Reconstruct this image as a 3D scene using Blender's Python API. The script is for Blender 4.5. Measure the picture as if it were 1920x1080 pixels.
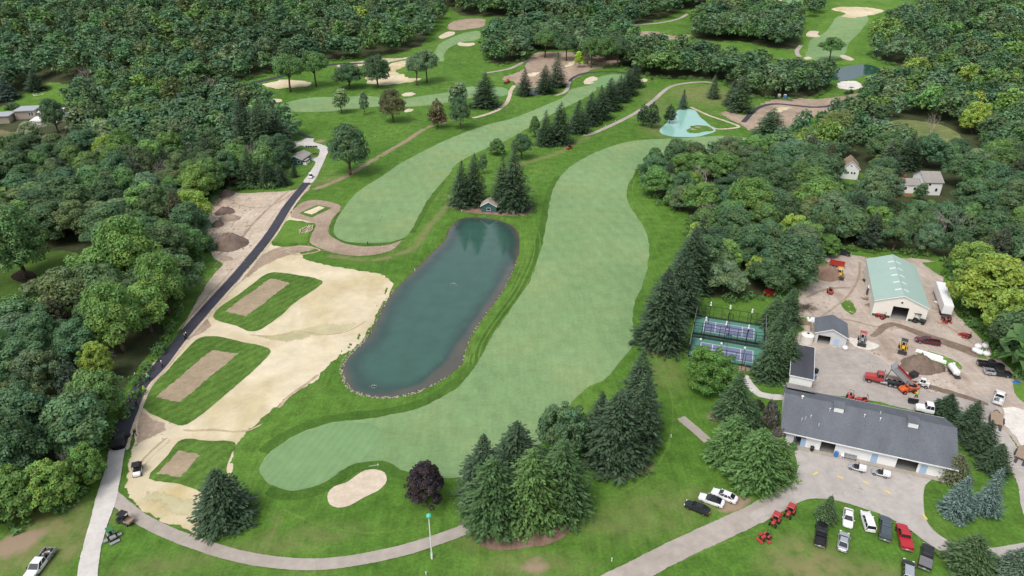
import bpy, bmesh, math, random
import numpy as np
from mathutils import Vector, Matrix, noise
from mathutils.geometry import delaunay_2d_cdt

for o in list(bpy.data.objects):
    bpy.data.objects.remove(o)
SC = bpy.context.scene
COL = SC.collection
R = math.radians

# ------------------------------------------------------------------ camera
CAM_H = 96.0
PITCH = R(27.6)
FOC = 1280.0            # focal length in pixels of a 1920 wide frame
cam_d = bpy.data.cameras.new('camera')
cam_d.sensor_width = 36.0
cam_d.lens = 24.0
cam_d.clip_start = 0.5
cam_d.clip_end = 6000.0
cam = bpy.data.objects.new('camera', cam_d)
cam.location = (0, 0, CAM_H)
cam.rotation_euler = (math.pi / 2 - PITCH, 0, 0)
COL.objects.link(cam)
SC.camera = cam

# ------------------------------------------------------------------ sky and sun (overcast)
SUN_EL, SUN_AZ = R(58), R(-142)      # azimuth measured from +Y towards +X
world = bpy.data.worlds.new('World')
SC.world = world
world.use_nodes = True
wn, wl = world.node_tree.nodes, world.node_tree.links
wn.clear()
w_out = wn.new('ShaderNodeOutputWorld')
w_bg = wn.new('ShaderNodeBackground')
w_sky = wn.new('ShaderNodeTexSky')
w_sky.sky_type = 'NISHITA'
w_sky.sun_disc = False
w_sky.sun_elevation = SUN_EL
w_sky.sun_rotation = SUN_AZ
w_sky.air_density = 1.3
w_sky.dust_density = 4.0
w_sky.ozone_density = 1.0
w_hs = wn.new('ShaderNodeHueSaturation')
w_hs.inputs['Saturation'].default_value = 0.42
w_bg.inputs['Strength'].default_value = 0.15
wl.new(w_sky.outputs[0], w_hs.inputs['Color'])
wl.new(w_hs.outputs[0], w_bg.inputs['Color'])
wl.new(w_bg.outputs[0], w_out.inputs['Surface'])

sun_d = bpy.data.lights.new('sun', 'SUN')
sun_d.energy = 1.3
sun_d.angle = R(22)
sun_d.color = (1.0, 0.965, 0.91)
sun = bpy.data.objects.new('sun', sun_d)
_sd = Vector((math.sin(SUN_AZ) * math.cos(SUN_EL), math.cos(SUN_AZ) * math.cos(SUN_EL), math.sin(SUN_EL)))
sun.rotation_euler = _sd.to_track_quat('Z', 'Y').to_euler()
sun.location = _sd * 300
COL.objects.link(sun)

vs = SC.view_settings
vs.view_transform = 'Standard'
vs.look = 'None'
vs.exposure = 0.25
vs.gamma = 1.0
vs.use_curve_mapping = False
cy = SC.cycles
cy.max_bounces = 5
cy.diffuse_bounces = 3
cy.glossy_bounces = 2
cy.transmission_bounces = 3
cy.transparent_max_bounces = 6
cy.volume_bounces = 0
cy.use_denoising = True
cy.denoiser = 'OPENIMAGEDENOISE'
cy.denoising_input_passes = 'RGB_ALBEDO_NORMAL'
cy.sample_clamp_indirect = 4.0
cy.caustics_reflective = False
cy.caustics_refractive = False

# ------------------------------------------------------------------ terrain
_c, _s = math.cos(PITCH), math.sin(PITCH)


def S(t):
    t = np.clip(t, 0.0, 1.0)
    return t * t * (3 - 2 * t)


def hbase(x, y):
    h = 45.0 * S((y - 330) / 750.0)
    h = h + 16.0 * S((y - 360) / 260.0) * S((-x - 110) / 170.0)
    h = h + 8.0 * S((y - 380) / 300.0) * S((x - 200) / 160.0)
    return h


def ray(px, py):
    a = (px - 960) / FOC
    b = (540 - py) / FOC
    return a, _c + b * _s, -_s + b * _c


def GZ(px, py, z=0.0):
    d = ray(px, py)
    t = (z - CAM_H) / d[2]
    return Vector((t * d[0], t * d[1], z))


_T = np.concatenate([np.arange(40, 420, 4.0), np.arange(420, 1600, 6.0), np.arange(1600, 4000, 50.0)])


def G(px, py, lift=0.0):
    """ground point seen at a pixel of the 1920 x 1080 frame"""
    d = ray(px, py)
    X, Y, Z = _T * d[0], _T * d[1], CAM_H + _T * d[2]
    below = Z < hbase(X, Y) + lift
    i = int(np.argmax(below)) if below.any() else len(_T) - 1
    lo, hi = _T[max(i - 1, 0)], _T[i]
    for _ in range(22):
        m = 0.5 * (lo + hi)
        if CAM_H + m * d[2] < float(hbase(m * d[0], m * d[1])) + lift:
            hi = m
        else:
            lo = m
    return Vector((hi * d[0], hi * d[1], CAM_H + hi * d[2]))


def proj(p):
    dz = p[2] - CAM_H
    zc = p[1] * _c - dz * _s
    yc = p[1] * _s + dz * _c
    return 960 + FOC * p[0] / zc, 540 - FOC * yc / zc, zc


def height_for(p, top_y):
    """height above p of a vertical line that ends at picture row top_y"""
    k = (540 - top_y) / FOC
    # yc = k * zc ; with dz unknown
    dz = p[1] * (k * _c - _s) / (_c + k * _s)
    return dz + CAM_H - p[2]


def catmull(pts, step, closed=True):
    pts = [Vector((p[0], p[1])) for p in pts]
    n = len(pts)
    out = []
    rng = range(n) if closed else range(n - 1)
    for i in rng:
        if closed:
            p0, p1, p2, p3 = pts[i - 1], pts[i], pts[(i + 1) % n], pts[(i + 2) % n]
        else:
            p0, p1, p2, p3 = pts[max(i - 1, 0)], pts[i], pts[i + 1], pts[min(i + 2, n - 1)]
        # centripetal parametrisation avoids overshoot on uneven points
        d1 = max((p1 - p0).length, 1e-3) ** 0.5
        d2 = max((p2 - p1).length, 1e-3) ** 0.5
        d3 = max((p3 - p2).length, 1e-3) ** 0.5
        if (p1 - p0).length < 1e-3:
            m1 = (p2 - p1)
        else:
            m1 = d2 * ((p1 - p0) / d1 - (p2 - p0) / (d1 + d2) + (p2 - p1) / d2)
        if (p3 - p2).length < 1e-3:
            m2 = (p2 - p1)
        else:
            m2 = d2 * ((p2 - p1) / d2 - (p3 - p1) / (d2 + d3) + (p3 - p2) / d3)
        k = max(1, int((p2 - p1).length / step))
        for j in range(k):
            t = j / k
            t2, t3 = t * t, t * t * t
            out.append(p1 * (2 * t3 - 3 * t2 + 1) + m1 * (t3 - 2 * t2 + t) + p2 * (-2 * t3 + 3 * t2) + m2 * (t3 - t2))
    if not closed:
        out.append(pts[-1])
    return out


def sdf(poly, X, Y):
    """signed distance to a closed polygon (N,2), negative inside"""
    P = np.array([(p[0], p[1]) for p in poly], float)
    Q = np.roll(P, -1, axis=0)
    X = np.asarray(X, float); Y = np.asarray(Y, float)
    d = np.full(X.shape, 1e9)
    ins = np.zeros(X.shape, bool)
    for (ax, ay), (bx, by) in zip(P, Q):
        ex, ey = bx - ax, by - ay
        L = ex * ex + ey * ey + 1e-12
        t = np.clip(((X - ax) * ex + (Y - ay) * ey) / L, 0, 1)
        d = np.minimum(d, (X - ax - t * ex) ** 2 + (Y - ay - t * ey) ** 2)
        if ay != by:
            c1 = (ay > Y) != (by > Y)
            xi = ex * (Y - ay) / (by - ay) + ax
            ins ^= c1 & (X < xi)
    d = np.sqrt(d)
    return np.where(ins, -d, d)


WATER_Z = -0.55
POND_PX = [(868, 409), (905, 408), (940, 415), (962, 425), (973, 445), (971, 478), (960, 510), (938, 552), (910, 590),
           (886, 625), (872, 655), (866, 680), (850, 697), (820, 717), (780, 735), (740, 743), (700, 743), (665, 733),
           (648, 713), (644, 690), (655, 668), (676, 648), (694, 628), (708, 600), (722, 573), (740, 545), (765, 520),
           (790, 495), (815, 470), (835, 450), (846, 425)]
POND = catmull([GZ(x, y, WATER_Z) for x, y in POND_PX], 1.5)
_pb = (min(p.x for p in POND) - 6, max(p.x for p in POND) + 6, min(p.y for p in POND) - 6, max(p.y for p in POND) + 6)


def hz(x, y):
    """ground height with the pond basin"""
    x = np.asarray(x, float); y = np.asarray(y, float)
    h = hbase(x, y) + np.zeros(x.shape)
    m = (x > _pb[0]) & (x < _pb[1]) & (y > _pb[2]) & (y < _pb[3])
    if m.any():
        d = sdf(POND, x[m], y[m])
        hp = np.where(d < 0, WATER_Z + np.maximum(d * 0.35, -1.6), WATER_Z + (0 - WATER_Z) * S(d / 2.6))
        h[m] = h[m] + hp
    return h


def hz1(x, y):
    return float(hz(np.array([x]), np.array([y]))[0])


# ------------------------------------------------------------------ object helpers
def tag(o, label=None, cat=None, group=None, kind=None):
    if label: o['label'] = label
    if cat: o['category'] = cat
    if group: o['group'] = group
    if kind: o['kind'] = kind
    return o


def thing(name, label, cat, loc=(0, 0, 0), rz=0.0, group=None):
    o = bpy.data.objects.new(name, None)
    o.empty_display_size = 0.3
    COL.objects.link(o)
    o.location = loc
    o.rotation_euler = (0, 0, rz)
    return tag(o, label, cat, group)


def link(name, me, parent=None):
    o = bpy.data.objects.new(name, me)
    COL.objects.link(o)
    o.parent = parent
    return o


class MB:
    def __init__(self):
        self.v = []; self.f = []

    def add(self, vs, fs):
        n = len(self.v)
        self.v += [tuple(p) for p in vs]
        self.f += [tuple(i + n for i in f) for f in fs]
        return self

    def box(self, x, y, z, sx, sy, sz, rz=0.0, rx=0.0, ry=0.0):
        """box centred at x, y with its BOTTOM at z when unrotated"""
        M = Matrix.Translation((x, y, z + sz / 2)) @ Matrix.Rotation(rz, 4, 'Z') @ Matrix.Rotation(ry, 4, 'Y') @ Matrix.Rotation(rx, 4, 'X')
        vs = [M @ Vector((a * sx / 2, b * sy / 2, c * sz / 2)) for a in (-1, 1) for b in (-1, 1) for c in (-1, 1)]
        return self.add(vs, [(0, 1, 3, 2), (4, 6, 7, 5), (0, 4, 5, 1), (2, 3, 7, 6), (0, 2, 6, 4), (1, 5, 7, 3)])

    def cyl(self, p0, p1, r0, r1=None, n=10, cap=True):
        r1 = r0 if r1 is None else r1
        p0, p1 = Vector(p0), Vector(p1)
        d = (p1 - p0)
        d = d.normalized() if d.length > 1e-6 else Vector((0, 0, 1))
        a = d.orthogonal().normalized(); b = d.cross(a)
        vs = []
        for p, r in ((p0, r0), (p1, r1)):
            for i in range(n):
                t = 2 * math.pi * i / n
                vs.append(p + (a * math.cos(t) + b * math.sin(t)) * r)
        fs = [(i, (i + 1) % n, n + (i + 1) % n, n + i) for i in range(n)]
        if cap:
            fs += [tuple(range(n - 1, -1, -1)), tuple(range(n, 2 * n))]
        return self.add(vs, fs)

    def tube(self, pts, r, n=6):
        for a, b in zip(pts[:-1], pts[1:]):
            self.cyl(a, b, r, r, n)
        return self

    def prism(self, poly, y0, y1):
        """polygon in x,z extruded along y"""
        n = len(poly)
        vs = [(x, y0, z) for x, z in poly] + [(x, y1, z) for x, z in poly]
        fs = [(i, (i + 1) % n, n + (i + 1) % n, n + i) for i in range(n)]
        fs += [tuple(range(n - 1, -1, -1)), tuple(range(n, 2 * n))]
        return self.add(vs, fs)

    def loft(self, rings, cap=True):
        n = len(rings[0])
        vs = [p for r in rings for p in r]
        fs = []
        for k in range(len(rings) - 1):
            for i in range(n):
                j = (i + 1) % n
                fs.append((k * n + i, k * n + j, (k + 1) * n + j, (k + 1) * n + i))
        if cap:
            fs += [tuple(range(n - 1, -1, -1)), tuple((len(rings) - 1) * n + i for i in range(n))]
        return self.add(vs, fs)

    def ball(self, c, r, sx=1, sy=1, sz=1, n=10, m=6, jit=0.0, seed=0, zmin=-1.0):
        rr = random.Random(seed)
        rings = []
        for k in range(1, m):
            t = math.pi * k / m
            q = 1 + jit * (rr.random() - .5)
            rings.append([(c[0] + r * sx * math.sin(t) * math.cos(2 * math.pi * i / n) * (1 + jit * (rr.random() - .5)),
                           c[1] + r * sy * math.sin(t) * math.sin(2 * math.pi * i / n) * (1 + jit * (rr.random() - .5)),
                           c[2] + r * sz * max(math.cos(t), zmin) * q) for i in range(n)])
        n0 = len(self.v)
        self.loft(rings, cap=True)
        return self

    def mesh(self, name, mat, bevel=0.0, smooth=False, seg=1):
        me = bpy.data.meshes.new(name)
        me.from_pydata(self.v, [], self.f)
        bm = bmesh.new(); bm.from_mesh(me)
        bmesh.ops.recalc_face_normals(bm, faces=bm.faces[:])
        if bevel > 0:
            bmesh.ops.bevel(bm, geom=bm.edges[:], offset=bevel, segments=seg, affect='EDGES', profile=0.5, clamp_overlap=True)
        if smooth:
            for f in bm.faces: f.smooth = True
        bm.to_mesh(me); bm.free()
        if mat: me.materials.append(mat)
        return me

    def build(self, name, mat, parent=None, bevel=0.0, smooth=False, seg=1):
        return link(name, self.mesh(name, mat, bevel, smooth, seg), parent)


def bx(*a, **k):
    return MB().box(*a, **k)


# ------------------------------------------------------------------ materials
def srgb(r, g, b):
    f = lambda c: (c / 255 / 12.92) if c / 255 <= 0.04045 else ((c / 255 + 0.055) / 1.055) ** 2.4
    return (f(r), f(g), f(b))


class NT:
    """small node helper"""
    def __init__(self, name):
        self.m = bpy.data.materials.new(name)
        self.m.use_nodes = True
        self.t = self.m.node_tree
        self.n = self.t.nodes
        self.l = self.t.links
        self.b = self.n['Principled BSDF']
        self._pos = None

    def pos(self):
        if self._pos is None:
            self._pos = self.n.new('ShaderNodeNewGeometry').outputs['Position']
        return self._pos

    def objc(self):
        return self.n.new('ShaderNodeTexCoord').outputs['Object']

    def mapping(self, vec, rot=0.0, scale=(1, 1, 1)):
        mp = self.n.new('ShaderNodeMapping')
        mp.inputs['Rotation'].default_value = (0, 0, rot)
        mp.inputs['Scale'].default_value = scale
        self.l.new(vec, mp.inputs['Vector'])
        return mp.outputs[0]

    def noise(self, scale, detail=3, vec=None, rough=0.55, dist=0.0):
        x = self.n.new('ShaderNodeTexNoise')
        x.inputs['Scale'].default_value = scale
        x.inputs['Detail'].default_value = detail
        x.inputs['Roughness'].default_value = rough
        x.inputs['Distortion'].default_value = dist
        self.l.new(vec if vec is not None else self.pos(), x.inputs['Vector'])
        return x.outputs['Fac']

    def ramp(self, fac, lo, hi):
        mr = self.n.new('ShaderNodeMapRange')
        mr.inputs['From Min'].default_value = lo
        mr.inputs['From Max'].default_value = hi
        self.l.new(fac, mr.inputs['Value'])
        return mr.outputs[0]

    def mix(self, fac, a, b, mode='MIX'):
        mx = self.n.new('ShaderNodeMix')
        mx.data_type = 'RGBA'
        mx.blend_type = mode
        for sock, val in ((mx.inputs['Factor'], fac), (mx.inputs[6], a), (mx.inputs[7], b)):
            if isinstance(val, (int, float)):
                sock.default_value = val
            elif isinstance(val, tuple):
                sock.default_value = (*val, 1.0) if len(val) == 3 else val
            else:
                self.l.new(val, sock)
        return mx.outputs[2]

    def math(self, op, a, b=0.0):
        x = self.n.new('ShaderNodeMath')
        x.operation = op
        for i, val in enumerate((a, b)):
            if isinstance(val, (int, float)): x.inputs[i].default_value = val
            else: self.l.new(val, x.inputs[i])
        return x.outputs[0]

    def gain(self, col, fac, amt):
        """multiply a colour by 1 +- amt following fac (0..1)"""
        v = self.math('MULTIPLY_ADD', fac, 2 * amt)
        v.node.inputs[2].default_value = 1 - amt
        cb = self.n.new('ShaderNodeCombineXYZ')
        for i in range(3): self.l.new(v, cb.inputs[i])
        return self.mix(1.0, col, cb.outputs[0], 'MULTIPLY')

    def attr(self, name, kind='GEOMETRY'):
        a = self.n.new('ShaderNodeAttribute')
        a.attribute_name = name
        a.attribute_type = kind
        return a

    def bump(self, fac, strength=0.3, dist=0.1):
        bp = self.n.new('ShaderNodeBump')
        bp.inputs['Strength'].default_value = strength
        bp.inputs['Distance'].default_value = dist
        self.l.new(fac, bp.inputs['Height'])
        self.l.new(bp.outputs[0], self.b.inputs['Normal'])

    def out(self, col, rough=0.8, spec=0.3, metal=0.0):
        if isinstance(col, tuple):
            self.b.inputs['Base Color'].default_value = (*col, 1)
        else:
            self.l.new(col, self.b.inputs['Base Color'])
        self.b.inputs['Roughness'].default_value = rough
        self.b.inputs['Specular IOR Level'].default_value = spec
        self.b.inputs['Metallic'].default_value = metal
        return self.m


_pm = {}


def paint(name, col, rough=0.45, spec=0.4, metal=0.0, var=0.12, scale=2.5):
    """plain painted or plastic surface with some dirt and unevenness"""
    if name in _pm: return _pm[name]
    t = NT(name)
    n1 = t.noise(scale, 4, t.objc())
    c = t.gain(col + (1,) if len(col) == 3 else col, n1, var)
    _pm[name] = t.out(c, rough, spec, metal)
    return _pm[name]


def grass(name, lo, hi, big=0.03, mid=0.25, fine=2.2, dry=None, dry_at=(0.55, 0.75), stripes=None, streak=None, fine_amt=0.28, mid_amt=0.16):
    t = NT(name)
    nb = t.noise(big, 3)
    nm = t.noise(mid, 4)
    nf = t.noise(fine, 3, rough=0.7)
    c = t.mix(t.ramp(nb, 0.33, 0.67), lo, hi)
    if dry:
        nd = t.noise(big * 2.1, 5, rough=0.6)
        c = t.mix(t.ramp(nd, *dry_at), c, dry)
    if stripes:
        for rot, width, amt in stripes:
            wv = t.n.new('ShaderNodeTexWave')
            wv.inputs['Scale'].default_value = 1.0
            wv.inputs['Distortion'].default_value = 1.2
            wv.inputs['Detail'].default_value = 1.0
            wv.inputs['Detail Scale'].default_value = 0.4
            t.l.new(t.mapping(t.pos(), rot, (0.314 / width,) * 3), wv.inputs['Vector'])
            c = t.gain(c, wv.outputs['Fac'], amt)
    if streak:
        rot, amt = streak
        ns = t.noise(1.0, 3, t.mapping(t.pos(), rot, (1.1, 0.10, 1)), rough=0.65)
        c = t.gain(c, t.ramp(ns, 0.3, 0.7), amt)
    c = t.gain(c, t.ramp(nm, 0.3, 0.7), mid_amt)
    c = t.gain(c, t.ramp(nf, 0.25, 0.75), fine_amt)
    t.bump(nf, 0.5, 0.12)
    return t, c


def soil(name, lo, hi, big=0.05, fine=1.2, fine_amt=0.18, stain=None, stain_at=(0.55, 0.72), track=None, rough=0.9, bump=0.3, mid=0.35):
    t = NT(name)
    nb = t.noise(big, 4, rough=0.6)
    nm = t.noise(mid, 5, rough=0.65)
    nf = t.noise(fine, 4, rough=0.7)
    c = t.mix(t.ramp(nb, 0.35, 0.65), lo, hi)
    if stain:
        ns = t.noise(big * 1.7, 4, t.mapping(t.pos(), 0.5, (1, 0.45, 1)), rough=0.55, dist=0.6)
        c = t.mix(t.ramp(ns, *stain_at), c, stain)
    if track is not None:
        ns = t.noise(1.0, 3, t.mapping(t.pos(), track, (0.9, 0.09, 1)), rough=0.7, dist=0.8)
        c = t.gain(c, t.ramp(ns, 0.3, 0.7), 0.10)
    c = t.gain(c, t.ramp(nm, 0.3, 0.7), 0.12)
    c = t.gain(c, t.ramp(nf, 0.25, 0.75), fine_amt)
    t.bump(nf, bump, 0.08)
    return t.out(c, rough, 0.15)


_soft = {}


def soften(mat):
    """copy of a ground material that frays out towards the edge of its sheet"""
    if mat.name in _soft: return _soft[mat.name]
    m = mat.copy()
    m.name = mat.name + '_frayed'
    nt = m.node_tree
    at = nt.nodes.new('ShaderNodeAttribute'); at.attribute_name = 'edge'
    ge = nt.nodes.new('ShaderNodeNewGeometry')
    nz = nt.nodes.new('ShaderNodeTexNoise'); nz.inputs['Scale'].default_value = 0.6; nz.inputs['Detail'].default_value = 9; nz.inputs['Roughness'].default_value = 0.82
    nt.links.new(ge.outputs['Position'], nz.inputs['Vector'])
    ad = nt.nodes.new('ShaderNodeMath'); ad.operation = 'ADD'
    nt.links.new(at.outputs['Fac'], ad.inputs[0]); nt.links.new(nz.outputs['Fac'], ad.inputs[1])
    mr = nt.nodes.new('ShaderNodeMapRange'); mr.inputs['From Min'].default_value = 0.985; mr.inputs['From Max'].default_value = 1.015
    nt.links.new(ad.outputs[0], mr.inputs['Value'])
    tr = nt.nodes.new('ShaderNodeBsdfTransparent'); mx = nt.nodes.new('ShaderNodeMixShader')
    nt.links.new(mr.outputs[0], mx.inputs[0]); nt.links.new(tr.outputs[0], mx.inputs[1])
    nt.links.new(nt.nodes['Principled BSDF'].outputs[0], mx.inputs[2])
    nt.links.new(mx.outputs[0], nt.nodes['Material Output'].inputs['Surface'])
    _soft[mat.name] = m
    return m
# ------------------------------------------------------------------ ground materials
def finish(tc, rough=0.85, spec=0.12):
    return tc[0].out(tc[1], rough, spec)


t, c = grass('rough_grass', (0.066, 0.148, 0.020), (0.098, 0.196, 0.032), big=0.022, mid=0.3, fine=1.6, dry=(0.155, 0.225, 0.055),
             dry_at=(0.57, 0.80), streak=(0.7, 0.13), fine_amt=0.30, mid_amt=0.24)
a = t.attr('dry')
c = t.mix(t.math('MULTIPLY', a.outputs['Fac'], t.ramp(t.noise(0.35, 4), 0.25, 0.55)), c, (0.225, 0.205, 0.095))
a2 = t.attr('bare')
c = t.mix(t.ramp(t.math('ADD', a2.outputs['Fac'], t.math('MULTIPLY', t.noise(0.5, 4), 0.5)), 0.55, 0.85), c, (0.30, 0.225, 0.155))
a3 = t.attr('mud')
c = t.mix(t.ramp(t.math('ADD', a3.outputs['Fac'], t.math('MULTIPLY', t.noise(0.8, 3), 0.4)), 0.45, 0.75), c, (0.115, 0.078, 0.052))
M_ROUGH = finish((t, c))
M_FAIR = finish(grass('fairway_grass', (0.162, 0.262, 0.112), (0.202, 0.312, 0.145), big=0.02, mid=0.22, fine=1.1, dry=(0.228, 0.300, 0.130),
                      dry_at=(0.46, 0.74), stripes=[(-0.30, 4.6, 0.022)], streak=(-0.3, 0.06), fine_amt=0.13, mid_amt=0.09))
M_GREEN = finish(grass('green_grass', (0.155, 0.265, 0.115), (0.185, 0.305, 0.138), big=0.06, mid=0.4, fine=3.0, fine_amt=0.08, mid_amt=0.06, stripes=[(0.3, 1.6, 0.03)]))
M_TURF = finish(grass('tee_turf', (0.070, 0.140, 0.024), (0.100, 0.185, 0.034), big=0.05, mid=0.4, fine=1.6, stripes=[(0.65, 2.4, 0.10)], streak=(0.65, 0.12), fine_amt=0.26))
M_LUSH = finish(grass('lush_grass', (0.075, 0.165, 0.022), (0.120, 0.225, 0.038), big=0.03, mid=0.3, fine=1.6, streak=(0.4, 0.08), fine_amt=0.22, dry=(0.16, 0.22, 0.055)))
M_MEADOW = finish(grass('meadow_grass', (0.125, 0.165, 0.058), (0.175, 0.205, 0.080), big=0.04, mid=0.3, fine=1.2, dry=(0.24, 0.22, 0.10), fine_amt=0.25))
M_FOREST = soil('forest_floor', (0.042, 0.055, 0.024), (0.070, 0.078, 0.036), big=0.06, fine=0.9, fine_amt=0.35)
M_SCRUB = soil('scrub_floor', (0.115, 0.125, 0.050), (0.19, 0.165, 0.085), big=0.06, fine=0.9, fine_amt=0.3)
M_SEED = soil('seeded_soil', (0.53, 0.445, 0.29), (0.655, 0.575, 0.425), big=0.045, fine=2.0, fine_amt=0.06, stain=(0.47, 0.39, 0.205), stain_at=(0.47, 0.72), mid=0.2, bump=0.12)
M_SEED2 = soil('seeded_soil_olive', (0.40, 0.37, 0.21), (0.50, 0.45, 0.285), big=0.07, fine=2.0, fine_amt=0.07, mid=0.2, bump=0.12)
M_DIRT = soil('pale_dirt', (0.44, 0.355, 0.275), (0.55, 0.46, 0.37), big=0.06, fine=1.0, fine_amt=0.22, stain=(0.36, 0.25, 0.175), stain_at=(0.60, 0.85), track=-0.7)
M_BROWN = soil('brown_dirt', (0.285, 0.215, 0.160), (0.38, 0.295, 0.225), big=0.08, fine=1.0, fine_amt=0.18, track=0.9)
M_TEE = soil('tee_soil', (0.31, 0.245, 0.165), (0.365, 0.29, 0.20), big=0.15, fine=1.6, fine_amt=0.14, mid=0.7)
M_SAND = soil('bunker_sand', (0.53, 0.445, 0.345), (0.60, 0.515, 0.405), big=0.15, fine=2.0, fine_amt=0.05, mid=0.6, bump=0.15)
M_YARD = soil('yard_gravel', (0.37, 0.305, 0.255), (0.47, 0.40, 0.345), big=0.07, fine=1.1, fine_amt=0.14, stain=(0.29, 0.215, 0.165), stain_at=(0.57, 0.75), track=0.35)
M_WET = soil('wet_soil', (0.165, 0.120, 0.090), (0.225, 0.170, 0.13), big=0.1, fine=1.0, fine_amt=0.2, rough=0.6, track=-1.2)
M_WHITEGRAVEL = soil('white_gravel', (0.60, 0.56, 0.51), (0.70, 0.66, 0.61), big=0.2, fine=1.4, fine_amt=0.1)
M_MULCH = soil('bark_mulch', (0.19, 0.125, 0.092), (0.27, 0.185, 0.14), big=0.3, fine=2.0, fine_amt=0.22)
M_ASPH = soil('fresh_asphalt', (0.048, 0.048, 0.064), (0.060, 0.059, 0.077), big=0.05, fine=4.0, fine_amt=0.12, rough=0.7, bump=0.1)
M_HOT = soil('hot_asphalt', (0.012, 0.012, 0.014), (0.018, 0.018, 0.020), big=0.3, fine=5.0, fine_amt=0.15, rough=0.5, bump=0.15)


def concrete(name, lo, hi, crack=None, var=0.10):
    t = NT(name)
    nb = t.noise(0.07, 4, rough=0.6)
    nf = t.noise(1.5, 5, rough=0.7)
    c = t.mix(t.ramp(nb, 0.35, 0.65), lo, hi)
    c = t.gain(c, t.ramp(t.noise(0.5, 4), 0.3, 0.7), var)
    c = t.gain(c, t.ramp(nf, 0.25, 0.75), 0.07)
    if crack:
        vo = t.n.new('ShaderNodeTexVoronoi')
        vo.feature = 'DISTANCE_TO_EDGE'
        vo.inputs['Scale'].default_value = crack
        nz = t.n.new('ShaderNodeTexNoise'); nz.inputs['Scale'].default_value = 0.35; nz.inputs['Detail'].default_value = 5
        t.l.new(t.pos(), nz.inputs['Vector'])
        add = t.n.new('ShaderNodeVectorMath'); add.operation = 'MULTIPLY_ADD'
        t.l.new(nz.outputs['Color'], add.inputs[0]); add.inputs[1].default_value = (5, 5, 0); t.l.new(t.pos(), add.inputs[2])
        t.l.new(add.outputs[0], vo.inputs['Vector'])
        c = t.mix(t.math('LESS_THAN', vo.outputs['Distance'], 0.0016), c, (0.24, 0.21, 0.185))
    t.bump(nf, 0.1, 0.02)
    return t.out(c, 0.85, 0.2)


M_CONC = concrete('path_concrete', (0.335, 0.295, 0.255), (0.40, 0.355, 0.315))
M_CONC2 = concrete('white_concrete', (0.50, 0.475, 0.445), (0.58, 0.55, 0.52))
M_APRON = concrete('apron_concrete', (0.385, 0.352, 0.325), (0.455, 0.42, 0.39), crack=0.075)
M_ASPH2 = concrete('worn_asphalt', (0.33, 0.295, 0.27), (0.40, 0.36, 0.33), crack=0.06, var=0.12)

# ------------------------------------------------------------------ ground sheet


def lines(*segs):
    out = []
    for a, b, st in segs:
        n = max(1, int(round((b - a) / st)))
        out += list(np.linspace(a, b, n, endpoint=False))
    out.append(segs[-1][1])
    return np.array(out)


gx = lines((-1500, -700, 80), (-700, -250, 10), (-250, -130, 6), (-130, -62, 2.5), (-62, 20, 1.0), (20, 130, 2.5), (130, 250, 6), (250, 700, 10), (700, 1500, 80))
gy = lines((-40, 50, 15), (50, 112, 2.2), (112, 252, 1.0), (252, 340, 3), (340, 900, 7), (900, 1400, 20), (1400, 2400, 120))
GXX, GYY = np.meshgrid(gx, gy)
gz = hz(GXX.ravel(), GYY.ravel())
nv = len(gx)
idx = np.arange(len(gx) * len(gy)).reshape(len(gy), len(gx))
quads = np.stack([idx[:-1, :-1], idx[:-1, 1:], idx[1:, 1:], idx[1:, :-1]], -1).reshape(-1, 4)


def np_mesh(name, verts, faces, mat, attrs=None, smooth=False):
    """faces: (M,k) array"""
    me = bpy.data.meshes.new(name)
    k = faces.shape[1]
    me.vertices.add(len(verts))
    me.vertices.foreach_set('co', np.ascontiguousarray(verts, np.float32).ravel())
    me.loops.add(faces.size)
    me.loops.foreach_set('vertex_index', np.ascontiguousarray(faces, np.int32).ravel())
    me.polygons.add(len(faces))
    me.polygons.foreach_set('loop_start', np.arange(0, faces.size, k, dtype=np.int32))
    me.polygons.foreach_set('loop_total', np.full(len(faces), k, np.int32))
    if smooth:
        me.polygons.foreach_set('use_smooth', np.ones(len(faces), bool))
    me.update(calc_edges=True)
    for nm, (typ, dom, data) in (attrs or {}).items():
        at = me.attributes.new(nm, typ, dom)
        key = 'value' if typ == 'FLOAT' else ('color' if 'COLOR' in typ else 'vector')
        at.data.foreach_set(key, np.ascontiguousarray(data, np.float32).ravel())
    me.materials.append(mat)
    return me


gpts = np.stack([GXX.ravel(), GYY.ravel(), gz], -1)


def blobs(lst):
    out = np.zeros(len(gpts))
    for (px, py, rx, ry, rot, amt) in lst:
        p = G(px, py)
        dx, dy = gpts[:, 0] - p.x, gpts[:, 1] - p.y
        ca, sa = math.cos(rot), math.sin(rot)
        u, v = (dx * ca + dy * sa) / rx, (-dx * sa + dy * ca) / ry
        out = np.maximum(out, amt * S(1.25 - np.sqrt(u * u + v * v)))
    return out


def pxline(pts, wid, amt):
    """soft worn line along picture points"""
    out = np.zeros(len(gpts))
    w = catmull([G(*p) for p in pts], 4.0, False)
    for a, b in zip(w[:-1], w[1:]):
        e = b - a
        L = e.length_squared + 1e-9
        m = (np.abs(gpts[:, 0] - a.x) < 30) & (np.abs(gpts[:, 1] - a.y) < 30)
        t = np.clip(((gpts[m, 0] - a.x) * e.x + (gpts[m, 1] - a.y) * e.y) / L, 0, 1)
        d = np.hypot(gpts[m, 0] - a.x - t * e.x, gpts[m, 1] - a.y - t * e.y)
        out[m] = np.maximum(out[m], amt * S(1.3 - d / wid))
    return out


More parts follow.
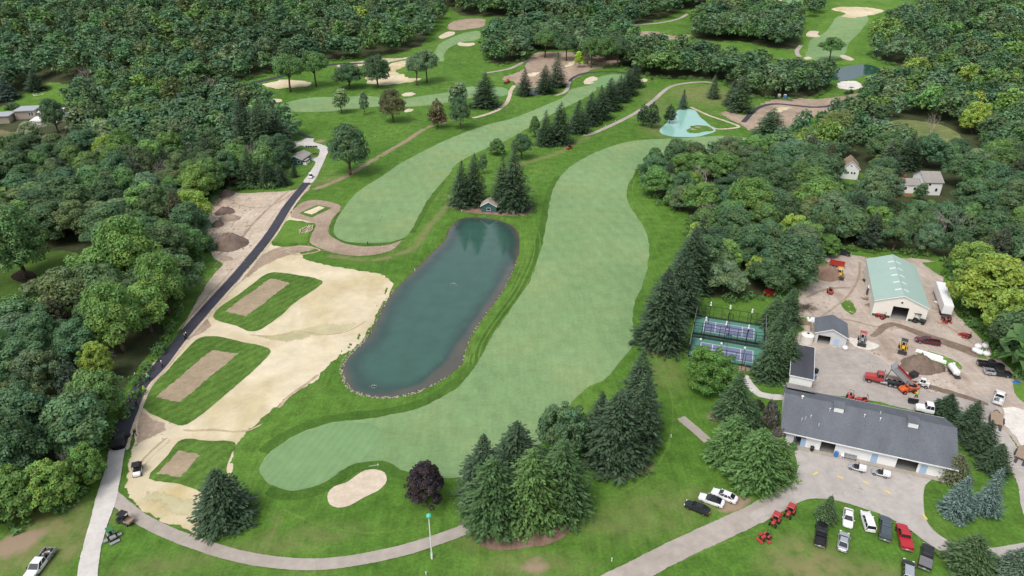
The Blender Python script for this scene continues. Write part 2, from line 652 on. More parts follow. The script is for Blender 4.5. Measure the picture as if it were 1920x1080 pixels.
dry = blobs([(1530, 1065, 9, 5, 0.2, 0.9), (1480, 1040, 8, 4, 0.5, 0.7), (1640, 1075, 8, 3, 0, 0.6), (1310, 940, 5, 4, 0, 0.5), (100, 985, 7, 9, 0.3, 0.75),
             (40, 1040, 8, 6, 0, 0.6), (130, 1030, 3, 12, -0.3, 0.7), (1320, 178, 26, 30, 0, 0.7), (1230, 190, 10, 40, 0, 0.35), (1250, 245, 16, 18, 0, 0.5), (560, 1010, 14, 3, 0.2, 0.45),
             (1000, 1060, 12, 3, 0, 0.5), (1250, 700, 5, 10, 0, 0.4), (1230, 960, 12, 8, 0.3, 0.35), (420, 1045, 10, 3, 0, 0.35), (1150, 980, 10, 6, 0, 0.35), (900, 1010, 6, 3, 0, 0.4), (300, 1060, 10, 3, 0.2, 0.4),
             (600, 340, 12, 5, 0.6, 0.4)])
dry = np.maximum(dry, pxline([(935, 330), (985, 305), (1040, 290), (1075, 270), (1100, 258)], 2.0, 0.75))
dry = np.maximum(dry, pxline([(620, 480), (700, 487), (770, 468), (800, 430), (830, 395), (848, 378)], 1.6, 0.7))
dry = np.maximum(dry, pxline([(520, 960), (515, 1000), (485, 1020)], 0.6, 0.6))
bare = blobs([(1345, 782, 3.5, 3, 0, 0.75), (1340, 935, 4, 3, 0, 0.5), (1375, 945, 5, 2.5, 0.4, 0.8), (30, 1020, 5, 4, 0.5, 0.8), (75, 1000, 3, 2, 0.5, 0.6), (1180, 880, 8, 3, 0.3, 0.7), (1005, 1062, 3.5, 3, 0.6, 0.6),
              (975, 1072, 5, 1.5, 0.2, 0.6), (910, 395, 6, 3, 0, 0.8), (860, 388, 5, 3, 0, 0.8), (965, 402, 5, 2, 0, 0.9), (1230, 655, 4, 3, 0, 0.8), (600, 265, 4, 4, 0, 0.7), (605, 310, 3, 6, 0.8, 0.5)])
bare = np.maximum(bare, pxline([(590, 355), (640, 335), (700, 300), (760, 265), (800, 240), (850, 225)], 2.4, 0.62))
mud = np.zeros(len(gpts))
mk = (gpts[:, 0] > _pb[0]) & (gpts[:, 0] < _pb[1]) & (gpts[:, 1] > _pb[2]) & (gpts[:, 1] < _pb[3])
dp = sdf(POND, gpts[mk, 0], gpts[mk, 1])
mud[mk] = np.clip(0.75 - dp / 0.5, 0, 1)
gme = np_mesh('ground', gpts, quads, M_ROUGH, {'dry': ('FLOAT', 'POINT', dry), 'bare': ('FLOAT', 'POINT', bare), 'mud': ('FLOAT', 'POINT', mud)}, True)
tag(link('ground', gme), 'mown rough grass ground of the golf course', 'ground', kind='structure')

_lev = 0.03


def sheet_mesh(name, wpts, mat, level, cell):
    P = [Vector((p[0], p[1])) for p in wpts]
    xs = [p.x for p in P]; ys = [p.y for p in P]
    ax, ay = np.meshgrid(np.arange(min(xs) + cell / 2, max(xs), cell), np.arange(min(ys) + cell / 2, max(ys), cell))
    ax, ay = ax.ravel(), ay.ravel()
    if len(ax):
        d = sdf(P, ax, ay)
        k = d < -cell * 0.3
        pts = P + [Vector((a, b)) for a, b in zip(ax[k], ay[k])]
    else:
        pts = P
    n = len(P)
    vs, _, fs, *_r = delaunay_2d_cdt(pts, [(i, (i + 1) % n) for i in range(n)], [], 1, 1e-5)
    V = np.array([(v[0], v[1]) for v in vs])
    Z = hz(V[:, 0], V[:, 1]) + level * _lev + 0.01
    V = np.column_stack([V, Z])
    F = np.array([f if len(f) == 3 else f[:3] for f in fs], int)
    # upward normals
    a, b, c = V[F[:, 0]], V[F[:, 1]], V[F[:, 2]]
    flip = np.cross(b - a, c - a)[:, 2] < 0
    F[flip] = F[flip][:, ::-1]
    return np_mesh(name, V, F, mat, None, True)


SOFT = {'brown_soil': 2.2, 'seeded_soil_olive': 4.0, 'seeded_soil': 0.9, 'white_gravel': 1.6, 'mulch_bed': 1.0, 'dirt_clearing': 1.6, 'yard_gravel': 1.5, 'dirt_crescent': 0.6, 'lush_lawn': 1.0, 'track': 1.6, 'meadow': 2.0, 'wet_track': 0.9, 'dirt_path': 0.6, 'gravel_shoulder': 0.5, 'scrub_floor': 5.0, 'forest_floor': 3.0, 'tee_box': 0.25, 'rough_collar': 1.2, 'yard_asphalt': 1.2, 'road': 0.8, 'rut': 0.5}
STRIP_SOFT = {'cart_path': 0.30, 'access_road': 0.35, 'concrete_path': 0.35, 'asphalt_path': 0.16}


def sheet(name, px, mat, level=1, label=None, smooth=True, jit=0.25, cell=None, seed=1, world_pts=False, parent=None, step=None):
    w = [Vector((p[0], p[1])) for p in px] if world_pts else [G(*p).xy for p in px]
    far = sum(p.y for p in w) / len(w)
    st = step or (0.9 if far < 200 else (1.6 if far < 330 else 3.0))
    if smooth:
        w = catmull(w, st)
    else:
        w2 = []
        for a, b in zip(w, w[1:] + w[:1]):
            k = max(1, int((b - a).length / st))
            w2 += [a.lerp(b, j / k) for j in range(k)]
        w = w2
    if jit:
        w = [p + Vector((noise.noise((p.x * 0.9, p.y * 0.9, seed)), noise.noise((p.x * 0.9, p.y * 0.9, seed + 9.3)))) * jit
             + Vector((noise.noise((p.x * 0.2, p.y * 0.2, seed + 4)), noise.noise((p.x * 0.2, p.y * 0.2, seed + 5)))) * jit * 1.5 for p in w]
    so = SOFT.get(name, 0)
    if so:
        mat = soften(mat)
        so *= 1.0 if far < 260 else 1.6
    me = sheet_mesh(name, w, mat, level, cell or ((3.0 if not so else max(so * 0.8, 0.7 if len(w) < 400 else 1.2)) if far < 260 else (8.0 if not so else 4.0)))
    if so:
        co_ = np.empty(len(me.vertices) * 3, np.float32); me.vertices.foreach_get('co', co_); co_ = co_.reshape(-1, 3)
        ev = np.clip(np.abs(sdf(w, co_[:, 0], co_[:, 1])) / so, 0, 1)
        me.attributes.new('edge', 'FLOAT', 'POINT').data.foreach_set('value', ev.astype(np.float32))
    o = link(name, me, parent)
    if parent is None:
        tag(o, label, None, None, 'structure')
    return o


def strip(name, px, width, mat, level=3, label=None, world_pts=False, step=1.5, taper=None):
    w = [Vector((p[0], p[1])) for p in px] if world_pts else [G(*p).xy for p in px]
    c = catmull(w, step, False)
    n = len(c)
    so = STRIP_SOFT.get(name, SOFT.get(name, 0))
    if so: mat = soften(mat)
    KS = (-0.5, -0.17, 0.17, 0.5) if not so else (-0.5, -0.35, -0.17, 0, 0.17, 0.35, 0.5)
    m_ = len(KS)
    EV = []
    V, F = [], []
    for i, p in enumerate(c):
        d = (c[min(i + 1, n - 1)] - c[max(i - 1, 0)]).normalized()
        nn = Vector((-d.y, d.x))
        wd = width if not callable(width) else width(i / (n - 1))
        wd *= 1 + 0.06 * noise.noise((p.x * 0.3, p.y * 0.3, 3.3))
        for k in KS:
            q = p + nn * wd * k
            V.append((q.x, q.y))
            EV.append(min(1.0, (0.5 - abs(k)) * wd / so, min(i, n - 1 - i) * step / so) if so else 1.0)
    V = np.array(V)
    Z = hz(V[:, 0], V[:, 1]) + level * _lev + 0.01
    for i in range(n - 1):
        for k in range(m_ - 1):
            F.append((i * m_ + k, i * m_ + k + 1, i * m_ + m_ + 1 + k, i * m_ + m_ + k))
    F = np.array(F)[:, ::-1]
    me = np_mesh(name, np.column_stack([V, Z]), F, mat, {'edge': ('FLOAT', 'POINT', np.array(EV))} if so else None, True)
    return tag(link(name, me), label, None, None, 'structure')


# ---- darker uncut collars beside the fairways
COLL = finish(grass('collar_grass', (0.048, 0.112, 0.016), (0.070, 0.145, 0.024), big=0.05, mid=0.3, fine=1.6, streak=(0.9, 0.12)))
for pts, wd, lb in [([(1052, 330), (1037, 360), (1028, 403), (1017, 457), (993, 527), (960, 577), (930, 620), (907, 660), (887, 693), (863, 720), (807, 757), (767, 770), (723, 780), (640, 789), (590, 800), (530, 828), (497, 856)], 6.5, 'dark uncut collar between the pond and the wide fairway'),
                    ([(505, 907), (530, 919), (560, 920), (592, 913), (622, 897), (645, 882), (670, 869), (707, 863), (730, 867), (750, 880), (840, 897)], 6.0, 'dark uncut collar above the kidney-shaped bunker'),
                    ([(640, 395), (628, 415), (622, 432), (628, 447), (652, 456), (700, 459), (735, 456), (760, 445)], 2.6, 'dark uncut collar at the foot of the left fairway'),
                    ([(827, 340), (813, 362), (797, 385), (783, 412), (767, 438)], 5.0, 'dark uncut collar right of the left fairway')]:
    strip('rough_collar', pts, wd, COLL, 0.5, lb)

M_MOW = finish(grass('mown_stripe', (0.092, 0.178, 0.030), (0.125, 0.215, 0.042), big=0.05, mid=0.3, fine=1.6, fine_amt=0.25))
SOFT['mown_stripe'] = 0.5
for k_, (dx, wd) in enumerate(((7, 0.9), (15, 1.0), (24, 1.0), (34, 0.9))):
    strip('mown_stripe', [(940 + dx * .6, 408), (968 + dx, 424), (978 + dx, 448), (976 + dx, 480), (964 + dx, 512), (942 + dx, 554), (914 + dx, 592), (890 + dx, 627), (876 + dx, 657), (870 + dx * 1.1, 686)], wd, M_MOW, 0.6 + 0.1 * k_, '%s pale mown stripe right of the pond' % ('first', 'second', 'third', 'outermost')[k_])
for k_, pts in enumerate(([(1195, 330), (1186, 350), (1190, 378), (1203, 398), (1220, 420)], [(1204, 335), (1196, 355), (1202, 380), (1216, 400), (1232, 418)], [(1235, 700), (1255, 730), (1262, 790), (1250, 850)], [(1150, 930), (1200, 905), (1240, 860), (1262, 800)], [(700, 300), (760, 270), (830, 250), (900, 237)], [(520, 950), (600, 985), (700, 1000), (790, 985)], [(1260, 1060), (1350, 1020), (1430, 1000)])):
    strip('mown_stripe', pts, 1.0, M_MOW, 0.55 + 0.12 * k_, ('pale mown stripe at the right bend of the fairway', 'outer mown stripe at the right bend of the fairway', 'mown stripe right of the spruce clump', 'curving mown stripe below the spruce clump', 'mown stripe above the left fairway', 'mown stripe below the kidney-shaped bunker', 'mown stripe below the access road')[k_])

# ---- golf: fairways, greens, bunkers
FAIR_PX = [(1420, 262), (1350, 255), (1280, 259), (1210, 262), (1173, 267), (1123, 283), (1073, 310), (1047, 337), (1035, 362), (1027, 403), (1017, 457),
           (993, 527), (960, 577), (930, 620), (907, 660), (887, 693), (863, 720), (847, 733), (807, 757), (767, 770), (723, 780), (683, 786),
           (640, 790), (590, 801), (530, 830), (497, 858), (487, 880), (500, 905), (530, 917), (560, 918), (592, 911), (622, 895), (645, 880), (670, 868), (707, 863),
           (730, 867), (750, 880), (770, 888), (840, 895), (890, 895), (950, 880), (1000, 850), (1040, 800), (1073, 753), (1087, 740), (1103, 727), (1133, 710), (1175, 665),
           (1187, 643), (1186, 600), (1190, 565), (1207, 530), (1214, 500), (1217, 470), (1213, 440), (1203, 418), (1187, 397), (1177, 377), (1175, 358), (1187, 330), (1207, 310),
           (1250, 300), (1330, 290), (1420, 285)]
sheet('fairway', FAIR_PX, M_FAIR, 1, 'wide pale fairway curving from the pond to the top right')
sheet('putting_green', [(590, 803), (640, 793), (690, 795), (712, 805), (716, 825), (700, 845), (668, 866), (643, 880), (620, 893), (590, 909), (560, 916), (530, 915), (502, 903), (489, 880), (499, 860), (532, 832)],
      M_GREEN, 2, 'oval putting green at the bottom end of the fairway', jit=0.1)
sheet('fairway', [(1113, 160), (1073, 167), (1057, 182), (1023, 197), (1000, 207), (960, 222), (917, 233), (873, 248), (827, 267), (787, 287), (750, 307), (717, 330), (680, 353), (660, 370), (645, 390),
                  (632, 410), (626, 430), (631, 445), (652, 453), (700, 456), (735, 453), (757, 446), (767, 437), (783, 410), (797, 383), (813, 360), (840, 330), (857, 307), (897, 285), (950, 263), (990, 240),
                  (1057, 203), (1090, 187), (1118, 168)], M_FAIR, 1, 'long fairway left of the pond')
sheet('putting_green', [(1108, 160), (1120, 147), (1140, 140), (1165, 140), (1180, 147), (1165, 157), (1130, 164)], M_GREEN, 2, 'small green at the end of the left fairway')
sheet('fairway', [(530, 197), (567, 185), (600, 182), (640, 182), (690, 180), (740, 187), (790, 180), (840, 173), (885, 162), (905, 168), (887, 182), (840, 192), (773, 200), (707, 200), (640, 207), (593, 210), (540, 209)],
      M_FAIR, 1, 'short pale fairway in the upper left')
sheet('putting_green', [(915, 170), (925, 164), (942, 164), (954, 170), (950, 178), (932, 182), (918, 178)], M_GREEN, 2, 'round green beside the dirt track')
sheet('fairway', [(812, 112), (817, 95), (825, 82), (853, 68), (873, 61), (897, 58), (900, 70), (890, 76), (868, 79), (842, 90), (832, 103), (830, 115)], M_FAIR, 1, 'far fairway below the woods at the top')
sheet('fairway', [(1513, 108), (1516, 90), (1520, 75), (1545, 62), (1560, 45), (1575, 30), (1622, 30), (1612, 60), (1592, 80), (1583, 102), (1560, 113), (1535, 114)], M_FAIR, 1, 'far fairway at the top right')
sheet('lush_lawn', [(1500, 115), (1503, 80), (1530, 50), (1550, 20), (1560, -4), (1710, -4), (1700, 25), (1650, 32), (1620, 75), (1605, 100), (1640, 118), (1560, 122), (1520, 120)], M_LUSH, 0.5, 'bright lawn round the far right fairway')
sheet('lush_lawn', [(1370, 100), (1420, 90), (1490, 100), (1500, 112), (1450, 112), (1390, 112)], M_LUSH, 0.5, 'bright lawn below the top grove')
sheet('lush_lawn', [(1395, 12), (1440, -3), (1500, -3), (1510, 12), (1450, 22), (1400, 20)], M_LUSH, 0.5, 'bright lawn at the top edge')
sheet('putting_green', [(1460, 8), (1475, 0), (1500, 0), (1505, 8), (1480, 13)], M_GREEN, 1.5, 'far green at the top edge')
sheet('lush_lawn', [(1350, 30), (1395, 14), (1400, 24), (1360, 38)], M_LUSH, 0.5, 'lawn strip between groves')

BUNKERS = [([(615, 925), (627, 912), (650, 905), (668, 892), (685, 882), (705, 880), (720, 886), (725, 900), (717, 914), (700, 925), (675, 937), (655, 949), (635, 952), (618, 946)], 'large kidney-shaped sand bunker by the bottom green'),
           ([(822, 70), (830, 64), (842, 59), (852, 60), (851, 65), (838, 70), (828, 73)], 'sand bunker left of the far fairway'),
           ([(858, 84), (862, 79), (872, 81), (888, 80), (890, 84), (876, 87), (862, 86)], 'sand bunker right of the far fairway'),
           ([(752, 178), (760, 174), (772, 173), (780, 176), (772, 180), (758, 181)], 'small bunker on the upper left fairway'),
           ([(757, 208), (765, 204), (776, 205), (772, 209), (760, 211)], 'small bunker below the upper left fairway'),
           ([(1094, 154), (1100, 147), (1112, 143), (1121, 146), (1116, 153), (1106, 158), (1096, 158)], 'oval sand bunker by the cart path'),
           ([(1200, 152), (1206, 147), (1214, 149), (1210, 154)], 'tiny bunker beside the spruce row'),
           ([(505, 189), (513, 185), (527, 186), (528, 191), (514, 193)], 'small bunker left of the upper fairway'),
           ([(1512, 68), (1520, 58), (1535, 59), (1533, 64), (1537, 69), (1522, 70)], 'sand bunker left of the far right fairway'),
           ([(1575, 104), (1582, 103), (1602, 112), (1596, 114), (1580, 110)], 'thin bunker above the small pond'),
           ([(1507, 108), (1515, 106), (1523, 110), (1512, 112)], 'little bunker at the foot of the far right fairway'),
           ([(1448, 2), (1465, 0), (1465, 5), (1452, 6)], 'bunker at the top edge of the picture')]
for i, (p, lb) in enumerate(BUNKERS):
    sheet('sand_bunker', p, M_SAND, 2, lb, jit=0.12, seed=i)

# ---- earthworks on the left
sheet('dirt_clearing', [(575, 343), (548, 356), (500, 359), (455, 361), (425, 358), (400, 372), (388, 395), (380, 420), (372, 445), (386, 465), (398, 487), (412, 495), (395, 515), (375, 545), (350, 590), (322, 638),
                        (290, 672), (262, 702), (246, 730), (225, 790), (215, 830), (200, 860), (190, 915), (182, 945), (215, 930), (228, 880), (252, 790), (264, 720), (305, 680), (350, 628), (405, 560), (450, 512), (510, 440), (548, 388), (585, 350)],
      M_DIRT, 1, 'pale bare dirt left of the asphalt path')
sheet('seeded_soil', [(262, 722), (300, 680), (342, 634), (400, 565), (445, 520), (505, 450), (545, 395), (556, 386), (575, 380), (600, 400), (590, 420), (560, 415), (535, 428), (512, 455), (530, 462), (555, 462), (580, 488), (640, 500), (700, 510), (730, 519), (739, 530),
                      (734, 548), (716, 575), (700, 612), (684, 636), (645, 668), (606, 698), (600, 713), (560, 735), (520, 765), (490, 792), (465, 815), (447, 835), (443, 860), (436, 888),
                      (430, 940), (405, 1000), (380, 1006), (335, 992), (280, 975), (243, 945), (228, 925), (233, 880), (245, 830), (250, 780)], M_SEED, 1.5, 'pale yellow seeded soil between the path and the pond', jit=0.5, cell=1.5)
sheet('brown_soil', [(258, 728), (300, 684), (345, 632), (400, 568), (450, 515), (500, 470), (548, 458), (600, 462), (590, 470), (540, 482), (500, 500), (455, 532), (415, 570), (397, 592), (405, 610), (385, 628), (360, 637), (320, 675), (285, 715), (262, 750)],
      M_BROWN, 2, 'brown dirt strip along the right of the asphalt path', jit=0.6)
sheet('brown_soil', [(252, 735), (262, 755), (268, 765), (300, 785), (333, 803), (315, 812), (290, 822), (270, 838), (245, 870), (236, 900), (232, 880), (246, 820), (250, 780)], M_BROWN, 2, 'brown worn dirt beside the middle tee', jit=0.5, seed=5)
sheet('seeded_soil_olive', [(320, 806), (350, 800), (420, 805), (480, 790), (500, 780), (470, 808), (440, 812), (400, 812), (350, 822), (320, 850), (290, 870), (262, 890), (245, 905), (270, 870), (290, 840)], M_SEED2, 2, 'olive stained soil between the tees', jit=0.9, seed=7)
sheet('seeded_soil_olive', [(440, 628), (480, 625), (560, 612), (640, 600), (690, 598), (670, 620), (600, 640), (530, 650), (505, 645)], M_SEED2, 2, 'olive stained soil below the upper tee', jit=1.0, seed=8)
sheet('seeded_soil_olive', [(235, 930), (262, 905), (300, 905), (350, 918), (390, 930), (395, 985), (340, 985), (280, 965)], M_SEED2, 2, 'pale olive seeded soil left of the spruce', jit=0.6, seed=9)
sheet('dirt_crescent', [(553, 388), (576, 376), (601, 375), (636, 383), (640, 391), (628, 407), (620, 423), (620, 440), (634, 450), (657, 458), (692, 462), (734, 457), (757, 449), (736, 469), (711, 477), (672, 481), (630, 476), (599, 467),
                        (580, 454), (582, 440), (590, 421), (567, 413), (545, 408)], M_BROWN, 2, 'brown dirt crescent round the foot of the left fairway')
sheet('lush_lawn', [(540, 412), (565, 415), (588, 421), (580, 440), (577, 455), (545, 457), (511, 455), (520, 435)], M_LUSH, 2.5, 'triangle of lawn beside the asphalt path')
sheet('track', [(1, 1)] * 0 or [(545, 392), (570, 380), (585, 365), (620, 345), (660, 325), (650, 338), (610, 358), (590, 372), (560, 395)], M_DIRT, 1.2, 'pale dirt track leaving the asphalt path', jit=0.6)
TEES = [([(400, 592), (408, 580), (455, 547), (497, 516), (511, 511), (550, 515), (594, 523), (604, 530), (560, 563), (478, 622), (440, 610), (404, 600)],
         [(418, 585), (507, 522), (547, 530), (462, 595)], 'upper tee mound, dark turf round a bare tee box'),
        ([(264, 755), (287, 720), (317, 692), (345, 660), (377, 633), (402, 631), (450, 640), (497, 651), (507, 660), (447, 720), (367, 786), (340, 799), (318, 792), (268, 764)],
         [(398, 655), (450, 663), (337, 757), (287, 746)], 'middle tee mound, dark turf round a bare tee box'),
        ([(278, 897), (310, 860), (340, 826), (390, 827), (440, 830), (441, 840), (424, 877), (430, 905), (410, 930), (377, 922), (347, 910), (300, 903)],
         [(335, 844), (380, 852), (337, 900), (290, 890)], 'lower tee mound, dark turf round a bare tee box'),
        ([(560, 400), (595, 384), (623, 390), (585, 408)], [(567.5, 399), (597, 386), (612, 390), (585, 403.5)], 'small tee box ringed by a thin band of turf')]
for i, (a, b, lb) in enumerate(TEES):
    sheet('tee_turf', a, M_TURF, 3, lb, smooth=(i != 3), jit=0.2, seed=i + 20)
    sheet('tee_box', b, M_TEE if i < 3 else M_SEED, 4, 'bare soil rectangle on the ' + lb.split(',')[0].replace(' ringed by a thin band of turf', ''), smooth=False, jit=0.22, seed=i + 40)

# ---- ruts and washouts in the bare ground
M_RUT = soil('rut_soil', (0.37, 0.29, 0.19), (0.46, 0.37, 0.25), big=0.2, fine=1.6, fine_amt=0.2)
for pts, wd, lb in [([(335, 806), (365, 808), (400, 806), (440, 810), (470, 806), (500, 790)], 1.1, 'brown washout line between the middle and lower tees'), ([(460, 628), (520, 630), (560, 622), (610, 628), (650, 622), (690, 600)], .9, 'brown washout line below the upper tee'),
                    ([(520, 770), (540, 745), (575, 720), (600, 700)], 1.3, 'worn track along the edge of the seeded soil'), ([(248, 900), (262, 870), (285, 845), (320, 815)], 1.0, 'vehicle track past the lower tee'), ([(252, 905), (268, 876), (292, 850), (330, 818)], .6, 'thin vehicle track past the lower tee'),
                    ([(410, 370), (450, 385), (490, 390), (530, 375), (560, 352)], 1.0, 'vehicle track across the dirt clearing'), ([(405, 480), (440, 460), (475, 420), (510, 385), (545, 355)], 1.1, 'vehicle track beside the asphalt path in the dirt clearing'), ([(400, 500), (436, 465), (468, 425), (500, 392)], .7, 'thin vehicle track in the dirt clearing'),
                    ([(330, 625), (360, 590), (400, 545), (440, 500)], .9, 'vehicle track left of the asphalt path'), ([(530, 470), (560, 478), (600, 470), (560, 462), (500, 478)], 1.2, 'dark track where the paths meet'),
                    ([(1530, 600), (1560, 580), (1590, 555), (1610, 520), (1612, 490)], 1.2, 'vehicle track left of the green roofed barn'), ([(1500, 596), (1550, 596), (1600, 602), (1640, 612), (1700, 616)], 1.3, 'vehicle track in front of the green roofed barn'), ([(1510, 560), (1540, 545), (1570, 540), (1600, 540)], 1.4, 'muddy track by the red spreader'), ([(1750, 600), (1790, 620), (1830, 650), (1870, 690)], 1.2, 'vehicle track down the right of the yard'),
                    ]:
    RUTN = globals().get('RUTN', 0) + 1
    strip('rut', pts, wd, M_BROWN if pts[0][0] > 1400 or 'clearing' in lb else M_RUT, 2.3 + 0.045 * RUTN, lb)

# ---- paths
strip('asphalt_path', [(576, 342), (541, 385), (505, 441), (440, 521), (400, 565), (342, 632), (297, 690), (264, 724), (243, 775), (228, 815), (220, 845)], 3.9, M_ASPH, 5, 'fresh dark asphalt path along the left wood')
strip('gravel_shoulder', [(583, 346), (552, 385), (518, 440), (455, 521), (414, 566), (357, 632), (310, 692), (281, 728), (260, 778), (244, 818), (238, 850)], 1.3, M_DIRT, 4.2, 'pale dirt shoulder right of the asphalt path')
strip('concrete_path', [(221, 835), (213, 880), (203, 920), (195, 952), (180, 1000), (168, 1050), (163, 1095), (165, 1130)], lambda u: 3.6 + 0.9 * max(0, 1 - abs(u - 0.4) * 4), M_CONC2, 4, 'pale concrete drive at the bottom left')
strip('cart_path', [(205, 925), (228, 945), (262, 972), (310, 997), (370, 1020), (430, 1039), (500, 1053), (580, 1059), (640, 1055), (700, 1045), (757, 1032), (810, 1016), (867, 995), (900, 980), (925, 965)], 2.9, M_CONC, 3.5, 'concrete cart path curving along the bottom of the course')
strip('cart_path', [(1040, 180), (1057, 174), (1064, 166), (1066, 158), (1070, 150)], 3.0, M_CONC, 3, 'concrete cart path by the hidden little pond')
strip('asphalt_path', [(1068, 154), (1072, 148), (1085, 141), (1100, 137), (1125, 135), (1155, 135), (1200, 141)], 3.0, M_ASPH, 4, 'asphalt path behind the oval bunker')
strip('cart_path', [(1093, 255), (1112, 250), (1140, 238), (1190, 213), (1227, 187), (1240, 175), (1257, 163), (1280, 157), (1325, 154), (1345, 158)], 3.2, M_CONC, 3, 'concrete cart path above the turquoise pond')
strip('asphalt_path', [(400, 180), (415, 172), (445, 163), (490, 152), (525, 144), (560, 132), (600, 124), (640, 120), (690, 118)], 4.5, M_ASPH, 4, 'asphalt path along the far left wood')
strip('asphalt_path', [(548, 248), (560, 250), (575, 256), (588, 260)], 3.0, M_ASPH, 3, 'asphalt path behind the little green house')
strip('dirt_path', [(885, 222), (905, 217), (930, 208), (948, 195), (955, 182), (958, 170), (965, 160)], 3.2, M_DIRT, 3, 'tan dirt track past the round green')
strip('cart_path', [(905, 138), (930, 134), (955, 129), (975, 120), (985, 115), (1000, 112)], 3.4, M_CONC, 3, 'concrete cart path below the middle grove')
strip('asphalt_path', [(1393, 230), (1402, 220), (1412, 209), (1430, 199), (1455, 195), (1490, 198), (1520, 201), (1548, 200), (1575, 193), (1600, 185), (1620, 176)], 3.4, M_ASPH, 4, 'asphalt path winding through the upper right earthworks')
strip('dirt_path', [(1293, 200), (1330, 217), (1362, 228), (1385, 238), (1345, 242), (1330, 237)], 2.6, M_DIRT, 3, 'tan track round the turquoise pond')
strip('cart_path', [(1499, 108), (1494, 96), (1502, 85)], 4.0, M_CONC, 3, 'short concrete path at the top right')
strip('cart_path', [(1165, 55), (1190, 47), (1230, 44), (1270, 36), (1290, 26)], 4.0, M_CONC, 3, 'concrete path at the top between the groves')
strip('access_road', [(1090, 1120), (1172, 1082), (1280, 1027), (1350, 995), (1420, 962), (1460, 940), (1500, 918)], 5.0, M_CONC, 3, 'concrete access road at the bottom right')
strip('cart_path', [(1272, 780), (1290, 795), (1310, 812), (1335, 835)], 2.6, M_CONC, 3, 'short dead end cart path beside the pines')
strip('cart_path', [(1392, 700), (1408, 725), (1425, 740), (1450, 745), (1475, 745)], 2.6, M_CONC2, 3, 'concrete walk from the courts to the long building')
sheet('cart_path', [(533, 263), (560, 265), (577, 259), (588, 259), (588, 266), (605, 272), (617, 277), (612, 292), (602, 315), (592, 335), (583, 344), (570, 343), (580, 325), (591, 303), (580, 299), (575, 296), (592, 296), (599, 287), (597, 279), (575, 276), (563, 273), (548, 282), (536, 272)],
      M_CONC2, 3, 'pale concrete drive round the little green house', jit=0.05)

# ---- earthworks in the distance
sheet('brown_soil', [(983, 115), (1003, 98), (1070, 96), (1150, 102), (1168, 115), (1140, 127), (1110, 133), (1085, 148), (1062, 158), (1000, 167), (975, 170), (955, 153), (935, 154), (945, 142), (972, 132)], M_BROWN, 1, 'bare brown earthworks in the top middle', jit=1.2)
sheet('seeded_soil', [(985, 140), (1000, 135), (1015, 133), (1010, 142), (992, 146)], M_SEED, 2, 'pale soil patch in the top middle earthworks', jit=0.4)
sheet('seeded_soil', [(1056, 124), (1075, 113), (1085, 113), (1078, 122), (1062, 128)], M_SEED, 2, 'pale tee patch in the top middle earthworks', jit=0.3)
sheet('brown_soil', [(836, 55), (846, 40), (880, 34), (912, 36), (908, 50), (885, 55), (850, 58)], M_BROWN, 1, 'brown bare patch above the far fairway', jit=0.8)
sheet('brown_soil', [(1188, 60), (1230, 58), (1262, 66), (1300, 62), (1290, 72), (1215, 75)], M_BROWN, 1, 'brown ground under the top grove', jit=0.8)
sheet('seeded_soil', [(690, 158), (688, 140), (715, 130), (730, 118), (770, 112), (790, 118), (760, 130), (770, 145), (800, 146), (775, 154), (730, 160)], M_SEED, 1, 'pale sandy earthworks behind the dark oaks', jit=0.8)
sheet('lush_lawn', [(742, 130), (762, 124), (770, 132), (755, 140), (742, 138)], M_LUSH, 2, 'green tee inside the sandy earthworks', jit=0.3)
sheet('seeded_soil', [(489, 158), (510, 152), (530, 148), (560, 150), (590, 155), (580, 162), (545, 166), (510, 167)], M_SEED, 1, 'pale sandy tee under the two elms', jit=0.5)
sheet('dirt_path', [(630, 122), (690, 112), (780, 105), (820, 100), (815, 104), (760, 112), (700, 122), (640, 128)], M_DIRT, 0.8, 'pale dirt along the far left wood', jit=0.6)
sheet('brown_soil', [(1345, 212), (1365, 205), (1395, 215), (1412, 200), (1435, 188), (1480, 183), (1530, 184), (1580, 178), (1625, 172), (1640, 180), (1605, 198), (1560, 212), (1520, 225), (1480, 240), (1440, 248), (1400, 246), (1385, 235)], M_BROWN, 1, 'brown earthworks at the upper right', jit=0.8)
sheet('seeded_soil', [(1432, 209), (1465, 197), (1488, 203), (1460, 214)], M_SEED, 2, 'pale tee box in the upper right earthworks', smooth=False, jit=0.1)
sheet('seeded_soil', [(1575, 197), (1600, 188), (1612, 193), (1605, 204)], M_SEED, 2, 'pale tee box beside the upper right wood', smooth=False, jit=0.1)
sheet('white_gravel', [(1565, 160), (1575, 152), (1605, 151), (1625, 163), (1610, 169), (1575, 168)], M_WHITEGRAVEL, 2, 'pale gravel pad below the small pond', jit=0.3)
sheet('lush_lawn', [(1600, 160), (1612, 144), (1650, 136), (1665, 145), (1655, 160), (1630, 162)], M_LUSH, 1, 'lawn right of the small pond', jit=0.3)
sheet('putting_green', [(1622, 148), (1630, 142), (1648, 140), (1652, 146), (1638, 150)], M_GREEN, 2, 'green right of the small pond', jit=0.2)
sheet('lush_lawn', [(1490, 240), (1530, 228), (1545, 232), (1520, 245), (1495, 252)], M_LUSH, 1.5, 'lawn scrap below the upper right earthworks', jit=0.3)
sheet('seeded_soil', [(1555, 18), (1570, 13), (1630, 14), (1660, 20), (1640, 28), (1600, 34), (1575, 31), (1582, 25)], M_SEED, 1.6, 'sandy earthworks beyond the far right fairway', jit=0.6)
sheet('meadow', [(1655, 234), (1690, 223), (1760, 232), (1805, 252), (1815, 280), (1780, 284), (1700, 272), (1660, 258)], M_MEADOW, 5, 'olive meadow clearing in the right wood', jit=0.8)
